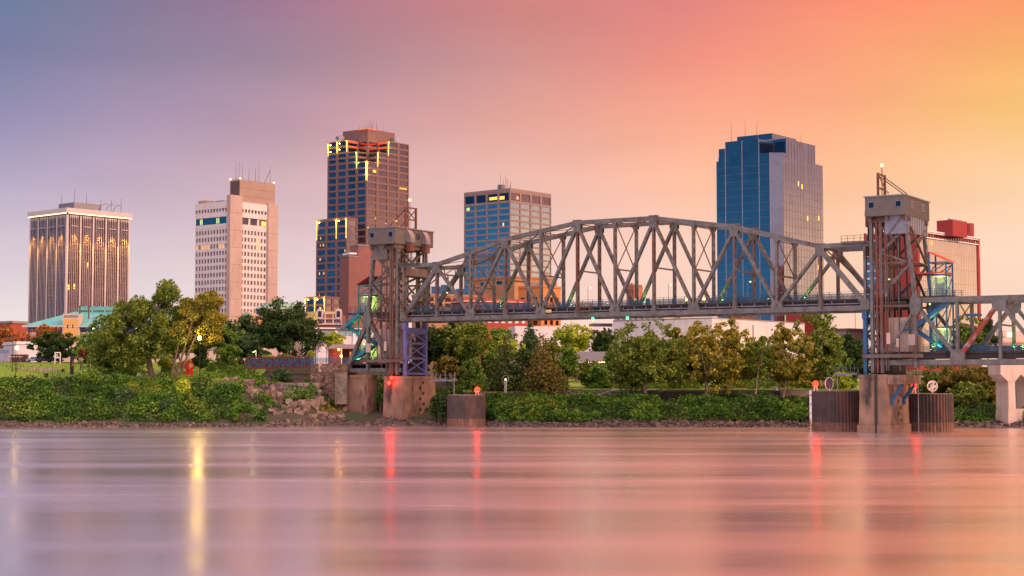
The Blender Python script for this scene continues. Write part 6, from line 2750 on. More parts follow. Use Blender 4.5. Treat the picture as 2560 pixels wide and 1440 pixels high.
# sycamores along the promenade
SY = 'sycamores along the promenade wall'
tree('sycamore', 'round sycamore standing just right of the pavilion, trunk reaching down the bank', 'olive', 1614, 172, 812, 985, 1010, 379, 40, 1611, BARKP, clumps=85, leaf_n=11000, size=.4, group=SY, shape='egg', cr=.2)
tree('sycamore', 'thin open sycamore top against the white hall between two round ones', 'gold', 1704, 100, 790, 930, 985, 400, 41, 1705, BARKP, clumps=26, leaf_n=2400, size=.4, group=SY, cr=.17)
tree('sycamore', 'broad golden sycamore in the middle of the row, left half of the pair', 'gold', 1760, 140, 822, 995, 1015, 380, 42, 1772, BARKP, clumps=75, leaf_n=9500, size=.4, group=SY, shape='egg', cr=.2, bare=4)
tree('sycamore', 'golden sycamore with orange right edge, right half of the pair', 'gold', 1828, 120, 806, 985, 1005, 383, 43, 1820, BARKP, clumps=72, leaf_n=9000, size=.4, group=SY, shape='egg', cr=.2)
tree('sycamore', 'slender sycamore with bare pale trunk in the lit gap of the row', 'olive', 1900, 64, 834, 960, 1006, 380, 44, 1886, BARKP, clumps=24, leaf_n=2500, size=.38, group=SY, cr=.2, bare=3)
tree('sycamore', 'golden sycamore left of the tallest tree in the row', 'gold', 1972, 104, 812, 980, 1000, 382, 45, 1956, BARKP, clumps=66, leaf_n=8000, size=.4, group=SY, shape='egg', cr=.2, bare=5)
tree('sycamore', 'tallest sycamore at the right end of the row beside the dark tree', 'olive', 2040, 112, 780, 975, 995, 396, 46, 2056, BARKP, clumps=70, leaf_n=8500, size=.4, group=SY, shape='egg', cr=.2, bare=4)
tree('round_tree', 'dark round tree behind the blue support frame of the right tower', 'dark', 2126, 96, 838, 960, 970, 428, 47, group=BG, leaf_n=4600)
tree('park_tree', 'low dark tree filling under the golden sycamores of the row', 'dark', 1735, 120, 915, 985, 990, 405, 48, group=BG, leaf_n=2400)
tree('park_tree', 'low dark tree under the tallest sycamore and its neighbour', 'dark', 1990, 130, 930, 985, 990, 404, 49, group=BG, leaf_n=2000)
for k, (px, w, yt, yl, Y, lf, lb) in enumerate((
        (1556, 80, 850, 960, 418, 'green', 'green fill-in tree left of the round sycamore by the pavilion'),
        (1668, 96, 856, 965, 416, 'olive', 'shaded tree between the round sycamore and the broad golden one'),
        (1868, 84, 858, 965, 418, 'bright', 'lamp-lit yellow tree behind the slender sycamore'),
        (1925, 84, 870, 965, 414, 'green', 'green fill-in tree left of the golden sycamore near the tallest'),
        (2078, 90, 870, 970, 420, 'green', 'green tree between the tallest sycamore and the dark round tree'),
        (1392, 80, 850, 950, 430, 'olive', 'olive fill-in tree behind the rusty cypress right side'),
        (1500, 70, 915, 975, 396, 'green', 'low green tree below the right end of the pavilion'),
        (1150, 90, 870, 960, 420, 'green', 'shaded green tree behind the two tall dark trees'),
        (1045, 60, 840, 940, 424, 'dark', 'dark tree seen through the violet-blue support frame'),
        (1310, 80, 880, 975, 408, 'dark', 'dark fill-in tree between the two layered cypresses'))):
    tree('park_tree', lb, lf, px, w, yt, yl, yl + 6, Y, 300 + k, group=BG, leaf_n=3000)
# right of the right lift tower
tree('park_tree', 'green tree left of the dark one above the blue railing at right', 'green', 2412, 66, 788, 880, 905, 450, 50, group=BG, leaf_n=2800)
tree('park_tree', 'dark purple-green tree above the blue railing at right', 'dark', 2470, 60, 800, 875, 905, 460, 51, group=BG, leaf_n=2400)
tree('park_tree', 'olive tree between the green and dark ones above the blue railing', 'olive', 2440, 60, 826, 885, 905, 440, 52, group=BG, leaf_n=2000)
for k, (px, w, yt, yl, Y, lf, lb) in enumerate((
        (2330, 100, 905, 1010, 388, 'olive', 'olive bank tree directly behind the white peeling disc'),
        (2405, 110, 905, 1030, 380, 'brown', 'brownish bank tree right of the white disc, middle of the bank'),
        (2462, 100, 905, 1040, 374, 'brown', 'brownish bank tree reaching low beside the concrete bent'),
        (2420, 90, 960, 1050, 368, 'olive', 'low olive bank tree above the riprap right of the rightmost caisson'),
        (2528, 80, 920, 1045, 384, 'green', 'green tree seen through the arch of the concrete bent'))):
    tree('bank_tree', lb, lf, px, w, yt, yl, yl + 12, Y, 60 + k, group='trees on the right bank', leaf_n=4400, clumps=32)
tree('park_tree', 'green lit tree seen through the right lift tower catwalk', 'bright', 2105, 44, 930, 985, 992, 392, 66, group=BG, leaf_n=1300)
tree('park_tree', 'dim tree behind the right main pier and tower base', 'olive', 2230, 110, 880, 985, 995, 410, 67, group=BG, leaf_n=3000)

# shrubs
S_ = [('big mass of vine-covered bushes below the tall black pylon', 'green', 232, 112, 898, 990, 377, 4200),
      ('dense green bush mound right of the pylon bushes', 'vine', 285, 80, 912, 1020, 373, 3200),
      ('grey-green willow-like bush below the big leaning tree', 'bluegreen', 315, 80, 938, 1052, 365, 3400),
      ('rounded yellow-green bush on the slope below the slim trunks', 'bright', 455, 64, 938, 1012, 366, 2600),
      ('dark green bush at the water left of the yellow-green bush', 'bluegreen', 425, 80, 990, 1052, 360, 2400),
      ('yellowish bush at the water right of the dark one', 'olive', 488, 70, 985, 1052, 360, 2200),
      ('dark bush in front of the red footbridge right half', 'bluegreen', 706, 74, 915, 960, 385, 1500),
      ('small bush under the red footbridge left half', 'green', 640, 32, 925, 962, 387, 600),
      ('low green bush beside the tumbled ledge rocks', 'green', 655, 60, 940, 975, 383, 1000),
      ('bronze clipped bush nearest the pylon in the park', 'bronze', 203, 22, 867, 900, 412, 500),
      ('bronze clipped bush left of the rightmost one in the park', 'bronze', 222, 18, 863, 892, 414, 500),
      ('rightmost bronze clipped bush in the park', 'bronze', 240, 20, 864, 896, 413, 500),
      ('dark juniper spread behind the pylon', 'bluegreen', 230, 60, 888, 915, 406, 1000),
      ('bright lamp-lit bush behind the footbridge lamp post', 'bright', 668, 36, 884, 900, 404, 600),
      ('brownish bush behind the footbridge middle', 'olive', 712, 54, 882, 902, 404, 800),
      ('light green bush left of the blue arch gate', 'bright', 776, 30, 872, 902, 404, 600),
      ('golden sapling bush by the water in the middle of the bank', 'gold', 1338, 34, 1016, 1064, 356.5, 800),
      ('vine-draped bush right of the smaller caisson', 'vine', 1240, 70, 988, 1060, 366, 1900),
      ('vine-draped stump column in the middle of the promenade row', 'vine', 1782, 30, 985, 1060, 367, 900),
      ('vine-draped dark stump beside the white statue plinth', 'dark', 1956, 30, 975, 1050, 368, 900),
      ('dark bush behind the narrow gap between the two left piers', 'vine', 952, 30, 955, 1010, 377, 700),
      ('dense dark bush between left main pier and smaller caisson', 'dark', 1100, 56, 960, 1060, 368, 1600),
      ('small bush with brown tips by the rocky shore left of the pier', 'vine', 695, 24, 1020, 1060, 363, 500),
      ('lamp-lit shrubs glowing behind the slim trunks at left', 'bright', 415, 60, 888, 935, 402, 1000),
      ('green bush behind the red sculpture', 'bright', 470, 60, 892, 925, 406, 900),
      ]
for k, (lb, lf, px, w, yt, yl, Y, n) in enumerate(S_):
    shrub(lb, lf, px, w, yt, yl, Y, 200 + k, n)

# vine-smothered hummocks that swell out of the bank
g2 = np.random.default_rng(77)
for k in range(34):
    px = g2.uniform(8, 610) if k < 18 else g2.uniform(1240, 2005)
    d = g2.uniform(5, 25)
    Y = 352 + d
    zz = gz((px - 1280) / F * Y, Y)
    py = HORIZON - (zz - EYE) / Y * F
    if (px < 190 and d > 18) or (px > 1200 and d > 17) or (500 < px < 640 and d > 12):
        continue
    w = g2.uniform(34, 72)
    h = g2.uniform(15, 27) * (.7 if d > 20 else 1)
    shrub('vine-smothered hummock swelling out of the river bank', ['vine', 'dark', 'vine', 'weed', 'green'][k % 5], px, w, py - h, py + 4, Y, 700 + k, int(w * 17), .3, 'vine hummocks on the river bank', 'vine_hummock')

# ground cover: kudzu and ivy carpeting the bank (nobody could count it)
g = np.random.default_rng(5)


def scatter(n, x0, x1, d0, d1, keep):
    x = g.uniform(x0, x1, n)
    d = g.uniform(d0, d1, n)
    y = shore(x) + d
    k = keep(x, d)
    return x[k], y[k]


def veg_keep(x, d):
    px = 1280 + F * x / (shore(x) + d)
    px = px + (vnoise(x / 4, d / 4, 61) - .5) * 130 + (vnoise(x, d, 62) - .5) * 40
    n = vnoise(x / 4, d / 4, 3)
    lo = np.where((px > 640) & (px < 1100), 9 + 5 * n, .9 + 3.9 * n)
    hi = np.where(px < 190, 31.5, np.where(px < 500, 33.5, np.where(px < 700, 33.5 - (px - 500) / 170 * 22, 30.5)))
    ok = (d > lo) & (d < hi)
    rocky = (px > 690) & (px < 870)
    ok &= ~(rocky & (vnoise(x / 3, d / 3, 9) > .42))
    return ok


def cover(name, n, lift, size, leaf, sc_, seed, cut):
    x, y = scatter(n, -128, 125, 2.5, 34, veg_keep)
    z = ground(x, y)
    # mounding: vines heap over hidden bushes
    mnd = np.clip(vnoise(x / sc_, y / sc_, seed) - .38, 0, 1) * 5.2 * np.where(x < -62, 1 - .8 * sstep(17, 30, y - shore(x)), np.where(x > -12, 1 - .66 * sstep(13, 27, y - shore(x)), 1)) + np.clip(vnoise(x / 1.4, y / 1.4, seed + 1) - .3, 0, 1) * 1.1
    P = np.stack([x, y, z + g.uniform(.0, 1, len(x)) ** .5 * (lift + mnd)], -1)
    pxp = 1280 + F * x / y
    P = P[((mnd > cut) & ~((pxp > 318) & (pxp < 432) & (y - 352 > 13 + 4 * vnoise(x / 2, y / 2, 8)))) | (g.uniform(0, 1, len(x)) < .18)]
    o = quads_obj(name, leaf_quads(P, size, g, .15), LEAF[leaf])
    tag(o, None, None, None, 'stuff')
    return o


tag(cover('bank_vines', 190000, .2, .30, 'vine', 3.6, 21, .5), 'green vines carpeting the river bank', 'ground cover')
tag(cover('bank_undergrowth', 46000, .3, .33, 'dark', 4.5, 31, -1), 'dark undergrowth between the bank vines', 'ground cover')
tag(cover('bank_weeds', 42000, .2, .28, 'weed', 7, 41, 1.3), 'yellow-green weeds among the bank vines', 'ground cover')
# open grassy patch on the slope between the bushes
x = g.uniform(-92, -78, 9000)
y = 352 + g.uniform(9, 34, 9000)
pxp = 1280 + F * x / y
k = (pxp > 315) & (pxp < 436)
x, y = x[k], y[k]
o = quads_obj('slope_grass', leaf_quads(np.stack([x, y, ground(x, y) + .2], -1), .24, g), leafmat('slope_grass_blades', (.10, .19, .012), (.34, .40, .035)))
tag(o, 'yellow-green grass on the open slope between the bank bushes', 'grass', None, 'stuff')
# shrubby undergrowth under the park trees
x = g.uniform(-108, 100, 60000)
d = g.uniform(34, 66, 60000)
y = shore(x) + d
px_ = 1280 + F * x / y
hgt = np.clip(vnoise(x / 4, d / 5, 77) - .38, 0, 1) * 5.2
k = (hgt > .15) & (((px_ > 205) & (px_ < 640) & (d > 36) & (np.abs(px_ - 462) > 34) & (np.abs(px_ - 388) > 16)) | ((px_ > 1080) & (px_ < 1420) & (d > 35.5)) | ((px_ > 1540) & (px_ < 2140) & (d > 40)) | ((px_ > 2200) & (px_ < 2480) & (d > 34)))
x, y, hgt = x[k], y[k], hgt[k]
o = quads_obj('park_undergrowth', leaf_quads(np.stack([x, y, ground(x, y) + hgt * g.uniform(0, 1, len(x)) ** .6], -1), .36, g), LEAF['green'])
tag(o, 'shrubby green undergrowth beneath the park trees', 'undergrowth', None, 'stuff')
# dry grass on the rocky terrace
x = g.uniform(-58, -40, 4000)
y = g.uniform(372, 388, 4000)
k = vnoise(x / 3, y / 3, 9) > .35
x, y = x[k], y[k]
o = quads_obj('dry_grass', leaf_quads(np.stack([x, y, ground(x, y) + .15], -1), .28, g), LEAF['gold'])
tag(o, 'tawny dry grass on the rocky terrace', 'grass', None, 'stuff')
# grass tufts on the lawn edge
x = g.uniform(-138, -64, 16000)
y = g.uniform(385, 431, 16000)
k = np.abs(y - (393.5 + 3.2 * np.clip((x + 140) / 53, 0, 1) ** 2) - .7) > 1.0
x, y = x[k], y[k]
LEAF['lawn'] = leafmat('lawn_blades', (.13, .27, .02), (.34, .40, .04))
o = quads_obj('lawn_grass', leaf_quads(np.stack([x, y, ground(x, y) + .08], -1), .16, g), LEAF['lawn'])
tag(o, 'short bright green mown grass on the park lawn', 'grass', None, 'stuff')

# riprap along the waterline
RIP = mat('reddish_grey_riprap', (.095, .068, .058), .85, 0, .35, .7, bump=.4, island=.45)


def rocks(name, n, xr, dr, smin, smax, m_, seed, kind='stuff', zoff=.0, keep=None):
    gg = np.random.default_rng(seed)
    base = np.array([(-1, -1, -1), (1, -1, -1), (1, 1, -1), (-1, 1, -1), (-1, -1, 1), (1, -1, 1), (1, 1, 1), (-1, 1, 1)], float) * .5
    faces = np.array([(0, 3, 2, 1), (4, 5, 6, 7), (0, 1, 5, 4), (2, 3, 7, 6), (0, 4, 7, 3), (1, 2, 6, 5)])
    x = gg.uniform(*xr, n)
    d = gg.uniform(0, 1, n) ** 1.2 * (dr[1] - dr[0]) + dr[0]
    y = shore(x) + d
    if keep is not None:
        k = keep(x, d)
        x, y = x[k], y[k]
    n = len(x)
    z = ground(x, y) + zoff
    s = gg.uniform(smin, smax, (n, 1, 1))
    v = base[None] * s * gg.uniform(.6, 1.4, (n, 1, 3)) + gg.normal(size=(n, 8, 3)) * s * .19
    a = gg.uniform(0, math.pi, n)
    c_, s_ = np.cos(a)[:, None], np.sin(a)[:, None]
    b_ = gg.normal(size=n)[:, None] * .4
    X, Y_, Z_ = v[..., 0], v[..., 1], v[..., 2]
    X, Z_ = X * np.cos(b_) - Z_ * np.sin(b_), X * np.sin(b_) + Z_ * np.cos(b_)
    X, Y_ = X * c_ - Y_ * s_, X * s_ + Y_ * c_
    v = np.stack([X + x[:, None], Y_ + y[:, None], Z_ + z[:, None]], -1)
    f = (faces[None] + 8 * np.arange(n)[:, None, None]).reshape(-1, 4)
    me = bpy.data.meshes.new(name)
    me.from_pydata(v.reshape(-1, 3).tolist(), [], f.tolist())
    me.materials.append(m_)
    o = bpy.data.objects.new(name, me)
    link(o)
    return tag(o, kind=kind)


tag(rocks('riprap', 8500, (-128, 125), (-2.2, 4.4), .22, .85, RIP, 3, keep=lambda x, d: d < 1.2 + 4.4 * vnoise(x / 7, x * 0, 55)), 'reddish-grey loose riprap along the waterline', 'rocks')
ROCKM = mat('pale_ledge_rock', (.17, .125, .10), .9, 0, .3, .5, bump=.5, island=.3)
tag(rocks('ledge_rubble', 900, (-68, -39), (4, 30), .35, 1.5, ROCKM, 4, keep=lambda x, d: (vnoise(x / 3, d / 3, 9) > .44) & (d > 6 + (-50 - x) * 1.1)), 'pale tumbled ledge rock between the slope and the stone abutment', 'rocks')

# ------------------------------------------------------------------ park objects
# boulder retaining wall and the old stone abutment
STONE = mat('grey_boulder', (.22, .175, .14), .9, 0, .3, .8, bump=.5, island=.35)
MASON = mat('old_stone_masonry', (.17, .11, .08), .9, 0, .3, .8, bump=.5, dark=(.07, .045, .035), dscale=.5, island=.35)


def stonework(root, name, a, c, z0, z1, rows, m_, seed, thick=1.2, jitter=.25, lean=0):
    gg = random.Random(seed)
    a, c = Vector(a), Vector(c)
    u_ = (c - a)
    ln = u_.length
    u_.normalize()
    nn = Vector((-u_.y, u_.x, 0))
    mb = MB()
    hh = (z1 - z0) / rows
    for j in range(rows):
        u = -gg.random()
        while u < ln:
            w = hh * gg.uniform(1.0, 2.2)
            d = gg.uniform(-jitter, jitter) + lean * j * hh
            cc = a + u_ * min(max(u + w / 2, .2), ln - .2) + nn * d
            mb.obox((cc.x, cc.y, z0 + (j + .5) * hh), u_ * (w * .47), nn * thick / 2 + Vector((0, 0, gg.uniform(-.05, .05))), (gg.uniform(-.06, .06), gg.uniform(-.06, .06), hh * .46))
            u += w
    return mb.build(name, m_, root)


a_, c_ = at(692, 985, 377), at(795, 985, 375)
r_ = thing('boulder_wall', 'dry-laid boulder retaining wall below the tawny grass terrace', 'wall', (a_.x, 376, a_.z))
stonework(r_, 'boulders', (a_.x, 377, 0), (c_.x, 375.5, 0), zat(998, 377), zat(957, 377), 5, STONE, 3, 1.6, .35, .12)
a_, c_ = at(779, 950, 381), at(866, 950, 379)
r_ = thing('stone_abutment', 'old dark stone masonry abutment between the boulder wall and the first pier', 'abutment', (a_.x, 380, a_.z))
stonework(r_, 'masonry', (a_.x, 381, 0), (c_.x, 378.5, 0), zat(1020, 379), zat(909, 380), 22, MASON, 5, 1.2, .1, .02)
m = MB()
m.prism([(a_.x + .3, 381.3), (c_.x - .2, 379.0), (c_.x + 2, 396), (a_.x + 1, 396)], 3, zat(909, 380) - .05)
m.build('core', mat('abutment_fill', (.12, .085, .065), .9, 0, .3, .6), r_)
m = MB()
x0 = xat(808, 377.6)
m.box(x0 + 3.0, c_.x + .4, 376.2, 378.2, zat(1010, 377), zat(934, 377))
m.build('concrete_facing', mat('mossy_concrete', (.16, .135, .10), .9, 0, .25, .6, dark=(.05, .055, .03), dscale=.5), r_)
m = MB()
a_ = at(807, 905, 380.5)
m.box(xat(797, 380), xat(806, 380), 379.9, 380.6, zat(930, 380), zat(905, 380))
m.build('white_end_post', CONC2, r_)

# promenade retaining wall
r_ = thing('promenade_wall', 'long low concrete retaining wall under the sycamores', 'wall', (30, 386, 5))
m = MB()
cap = MB()
seg = [(-8, 387.5), (6, 387.6), (18, 386.6), (26, 386.0), (40, 386), (56, 386), (74, 386), (90, 387), (100, 389)]
for (xa, ya), (xb, yb) in zip(seg[:-1], seg[1:]):
    n = 5
    for i in range(n):
        p = Vector((xa + (xb - xa) * i / n, ya + (yb - ya) * i / n, 0))
        q = Vector((xa + (xb - xa) * (i + 1) / n, ya + (yb - ya) * (i + 1) / n, 0))
        zt_ = zat(981.5 - 2 * (p.x > 10), p.y) + .06
        d = (q - p).normalized()
        m.beam(p + Vector((0, 0, (4.5 + zt_) / 2)) + d * .02, q + Vector((0, 0, (4.5 + zt_) / 2)) - d * .02, .5, zt_ - 4.5)
        cap.beam(p + Vector((0, 0, zt_ + .08)), q + Vector((0, 0, zt_ + .08)), .7, .14)
m.build('wall_panels', mat('promenade_concrete', (.27, .215, .18), .9, 0, .15, .4, dark=(.13, .10, .085), dscale=.5, stretch=(1, 1, .3)), r_)
cap.build('coping', CONC2, r_)
r_ = thing('white_rope_rail', 'thin white sagging handrail in front of the promenade wall', 'rail', (24, 384, 6))
m = MB()
pts = [at(1408, 1000, 384), at(1450, 992, 384), at(1476, 985, 384), at(1500, 986, 384), at(1524, 977, 384), at(1552, 975, 384)]
for p, q in zip(pts[:-1], pts[1:]):
    m.tube(p, q, .07, n=6)
for p in pts[::2]:
    m.tube((p.x, p.y, gz(p.x, p.y) - .2), p, .06, n=6)
m.build('rail', WHITE, r_)

# pavilion with warm lights under its eaves
pY = 424
f = Face((xat(1392, pY), pY, 0), (1, 0, 0), (0, -1, 0), xat(1546, pY) - xat(1392, pY))
r_ = thing('pavilion', 'grey-roofed open pavilion with warm lights under its eaves', 'pavilion', (f.pt(8, 9, -4)))
ze, zr = zat(902, pY), zat(879, pY + 5)
m = MB()
m.add([f.pt(-.5, ze, .8), f.pt(f.L + .5, ze, .8), f.pt(f.L + .5, ze, -10.8), f.pt(-.5, ze, -10.8), f.pt(-.5, zr, -5), f.pt(f.L + .5, zr, -5)], [(0, 1, 5, 4), (2, 3, 4, 5), (0, 4, 3), (1, 2, 5), (0, 3, 2, 1)])
m.build('roof', mat('grey_shingle_roof', (.13, .135, .15), .85, 0, .15, 1.5), r_)
for u in (1, 5.4, 9.8, 14.2):
    m = MB()
    f.box(m, u - .22, u + .22, 8, ze, -.5, 0)
    f.box(m, u - .22, u + .22, 8, ze, -9.5, -9)
    m.build('post', WOOD, r_)
m = MB()
f.box(m, .3, f.L - .3, ze - 1.0, ze - .55, -.6, .4)
for k in range(22):
    f.box(m, .6 + k * .72, .78 + k * .72, ze - .5, ze - .2, -1.5, 1.1)
m.build('eave_beam', WOOD, r_)
m = MB()
f.box(m, .2, f.L, 8.2, 9.2, -9.6, -9.2)
m.build('back_wall', mat('pavilion_back', (.2, .13, .08), .8, 0, .1, 1), r_)
for u in (4, 8, 12):
    m = MB()
    f.box(m, u - .8, u + .8, ze - .42, ze - .3, -1.6, -1.3)
    m.build('eave_light', LAMP_W, r_)
    point(r_, f.pt(u, ze - .7, -2), (1, .55, .15), 420, .3)
# stacked stone fountain below it
a_ = at(1478, 960, 402)
r_ = thing('stacked_stone_cascade', 'stacked flat stones with a dark hollow below the pavilion', 'rockwork', (a_.x, 402, 8))
stonework(r_, 'stones', (a_.x, 402, 0), (a_.x + 7, 402, 0), 7.4, zat(942, 402), 6, STONE, 9, 2.2, .5, .1)

# red footbridge with blue mesh panels
fp0, fp1 = at(614, 907, 396), at(780, 905, 392)
r_ = thing('footbridge', 'dark red truss footbridge with blue mesh panels', 'footbridge', fp0)
REDST = mat('dark_red_steel', (.16, .022, .025), .5, .1, .15, 1)
d = (fp1 - fp0)
hz_ = 2.6
for off in (0, 2.6):
    o_ = Vector((0, off, 0))
    m = MB()
    m.beam(fp0 + o_ + Vector((0, 0, -1.3)), fp1 + o_ + Vector((0, 0, -1.3)), .25, .45)
    m.beam(fp0 + o_ + Vector((0, 0, 1.3)), fp1 + o_ + Vector((0, 0, 1.3)), .22, .28)
    m.build('chord', REDST, r_)
    n = 10
    for i in range(n + 1):
        p = fp0 + d * i / n + o_
        m = MB()
        m.beam(p + Vector((0, 0, -1.1)), p + Vector((0, 0, 1.2)), .2, .2)
        if i < n:
            q = fp0 + d * (i + 1) / n + o_
            s_, e_ = (p, q) if i % 2 else (q, p)
            m.beam(s_ + Vector((0, 0, -1.05)), e_ + Vector((0, 0, 1.1)), .12, .12)
        m.build('post', REDST, r_)
m = MB()
m.beam(fp0 + Vector((0, 1.3, -1.25)), fp1 + Vector((0, 1.3, -1.25)), 2.4, .12)
m.build('deck', WOOD, r_)
m = MB()
for off in (.2, 2.4):
    m.beam(fp0 + Vector((0, off, .05)), fp1 + Vector((0, off, .05)), .02, 1.9)
m.build('mesh_panel', MESHB, r_)

# blue arch gate and fence on the abutment
r_ = thing('arch_gate', 'blue tubular arch gate with orange inner arch on the abutment', 'gate', at(805, 908, 388))
gx = [at(789, 905, 387), at(822, 905, 387)]
cx_ = (gx[0].x + gx[1].x) / 2
for rad, z_, m_, nm in ((1.62, zat(876, 387), BLUEST, 'outer_arch'), (1.32, zat(876, 387), mat('orange_arch_paint', (.55, .14, .03), .5), 'orange_arch'), (1.08, zat(878, 387), BLUEST, 'inner_arch')):
    m = MB()
    pts = [Vector((cx_ + rad * math.cos(R(a)), 387, z_ + 1.25 * rad * math.sin(R(a)))) for a in range(0, 181, 15)]
    for p, q in zip(pts[:-1], pts[1:]):
        m.beam(p, q, .3, .16)
    if nm != 'orange_arch':
        for sx in (-1, 1):
            m.beam((cx_ + sx * rad, 387, zat(909, 387)), (cx_ + sx * rad, 387, z_), .16, .16)
    m.build(nm, m_, r_)
m = MB()
m.beam((cx_ - 1.6, 387, zat(880, 387)), (cx_ + 1.6, 387, zat(880, 387)), .1, .1)
for k in range(9):
    m.beam((cx_ - 1.5 + k * .375, 387, zat(908, 387)), (cx_ - 1.5 + k * .375, 387, zat(893, 387)), .06, .06)
m.build('bars', BLUEST, r_)
r_ = thing('abutment_fence', 'teal wire fence along the top of the stone abutment', 'fence', at(820, 908, 382))
m = MB()
fa, fb_ = at(776, 908, 383), at(872, 908, 380)
for k in range(16):
    p = fa.lerp(fb_, k / 15)
    m.beam(p, p + Vector((0, 0, 1.35)), .06, .06)
m.build('posts', TEALST, r_)
m = MB()
for z_ in (.25, .8, 1.32):
    m.beam(fa + Vector((0, 0, z_)), fb_ + Vector((0, 0, z_)), .05, .05)
m.build('rails', TEALST, r_)
m = MB()
m.beam(fa + Vector((0, .02, .7)), fb_ + Vector((0, .02, .7)), .01, 1.0)
m.build('mesh_panel', MESHP, r_)

# red shelter with corrugated roof behind the gate
sY = 398
f = Face((xat(820, sY), sY, 0), (1, .05, 0), (.05, -1, 0), xat(905, sY) - xat(820, sY))
r_ = thing('shelter', 'red-walled shelter with grey corrugated roof and amber lamps by the arch gate', 'shelter', f.pt(3, 14, -2))
ze, zr = zat(872, sY), zat(861, sY + 3)
m = MB()
f.box(m, 0, 3.2, 13, ze, -6, -.2)
f.box(m, 3.2, f.L, 13, ze, -6, -3)
m.build('wall', mat('dark_red_wall', (.20, .035, .03), .7, 0, .1, 1), r_)
m = MB()
m.add([f.pt(-.8, ze, .8), f.pt(f.L + 1, ze, .8), f.pt(f.L + 1, ze, -7), f.pt(-.8, ze, -7), f.pt(1.2, zr, -3), f.pt(f.L, zr, -3)], [(0, 1, 5, 4), (2, 3, 4, 5), (0, 4, 3), (1, 2, 5), (0, 3, 2, 1)])
rf = m.build('roof', GREYP, r_)
m = MB()
for k in range(22):
    u = 1.2 + k * (f.L - 1.4) / 21
    m.beam(f.pt(u - .6, ze + .05, .8), f.pt(u, zr + .04, -3), .1, .1)
m.build('roof_ribs', GALV, rf)
m = MB()
f.box(m, 3.3, 3.5, 13, ze, .3, .5)
m.build('post', WHITE, r_)
for k, (px, py) in enumerate(((847, 874), (853, 890))):
    p = at(px, py, sY - .8)
    m = MB()
    m.ball(p, .3, 8)
    m.build('wall_lamp', LAMP_O, r_)
    point(r_, p + Vector((0, -.6, 0)), (1, .45, .1), 160, .2)
m = MB()
f.box(m, 5.2, 6.6, zat(892, sY), zat(879, sY), -2.95, -2.85)
m.build('lit_doorway', WINLITO, r_)

# red abstract sculpture of standing posts
r_ = thing('red_sculpture', 'bright red sculpture of upright painted posts on the lawn edge', 'sculpture', at(468, 938, 396))
REDP = mat('bright_red_paint', (.62, .02, .012), .4, 0, .05, 1)
for px, h0, h1 in ((454, 938, 906), (457.5, 938, 903), (466, 937, 905), (471.5, 937, 902), (477, 937, 905), (481, 937, 901)):
    p, q = at(px, h0, 396), at(px + .5, h1, 396)
    m = MB()
    m.beam(p, q, .3, .3)
    m.build('post', REDP, r_)
m = MB()
p = at(477, 914, 395.8)
m.tube(p, p + Vector((0, .1, 0)), .55, n=16)
m.build('round_panel', mat('pale_wood_disc', (.6, .3, .2), .6), r_)


LAMP_B = mat('bright_warm_lamp_glow', (1, .8, .3), emit=(1, .60, .10), estr=60)


# lamps
def street_lamp(label, px, ybase, ytop, Y, kind='globe', energy=700, glow=LAMP_W, group='lamp posts in the park', r=.28, col=(1, .62, .18)):
    p, q = at(px, ybase, Y), at(px, ytop, Y)
    zf = min(p.z, gz(p.x, Y))
    o = thing('street_lamp', label, 'street lamp', (p.x, Y, zf), group)
    m = MB()
    m.tube((p.x, Y, zf), (p.x, Y, q.z), .09, .06, 8)
    m.tube((p.x, Y, zf), (p.x, Y, zf + .5), .16, .12, 8)
    if kind == 'box':
        m.beam((p.x, Y, q.z), (p.x - .9, Y, q.z + .05), .1, .1)
    m.build('pole', BLACK if kind != 'white' else WHITE, o)
    m = MB()
    if kind == 'globe':
        m.ball((q.x, Y, q.z + .2), r, 10, 1.2)
        hp = Vector((q.x, Y - .7, q.z + .2))
    elif kind == 'white':
        m.beam((q.x - .75, Y, q.z - .25), (q.x - .1, Y, q.z + .05), .35, .16)
        hp = Vector((q.x - .5, Y - .3, q.z - .6))
    else:
        m.box(q.x - 1.35, q.x - .75, Y - .2, Y + .2, q.z, q.z + .15)
        hp = None
    m.build('lantern', glow if energy else GALV, o)
    if energy and hp is not None:
        point(o, hp, col, energy, .3)
    return o


street_lamp('lamp post with glowing yellow globe on the lawn at far left', 42, 925, 872, 408, r=.45, energy=300)
street_lamp('unlit tall slim lamp post nearer the path at far left', 38.5, 927, 848, 404, 'box', 0)
street_lamp('unlit slim lamp post left of the glowing globe', 30.5, 921, 845, 409, 'box', 0)
street_lamp('brightest warm lamp shining through the slim-trunked tree', 499, 925, 847, 386.5, r=.42, energy=1600, glow=LAMP_B)
street_lamp('orange lamp half hidden in the big leaning tree', 403, 900, 826, 436, r=.3, energy=300, glow=LAMP_O)
street_lamp('white shoebox lamp post behind the footbridge', 640, 905, 878, 399, 'white', 70, LAMP_Y, col=(.9, 1, .4))
street_lamp('small orange lamp above the brown wall left of the park trees', 640, 930, 915, 420, r=.12, energy=0, glow=LAMP_O) if False else None
# tall white-lit highway lamp left of the right tower
street_lamp('tall pale mast lamp with amber head under the span near the right tower', 2139, 870, 775, 470, 'globe', 200, LAMP_O, r=.45, col=(1, .55, .15))
street_lamp('thin dark pole with no lamp against the convention hall', 1846, 850, 806, 470, 'box', 0)
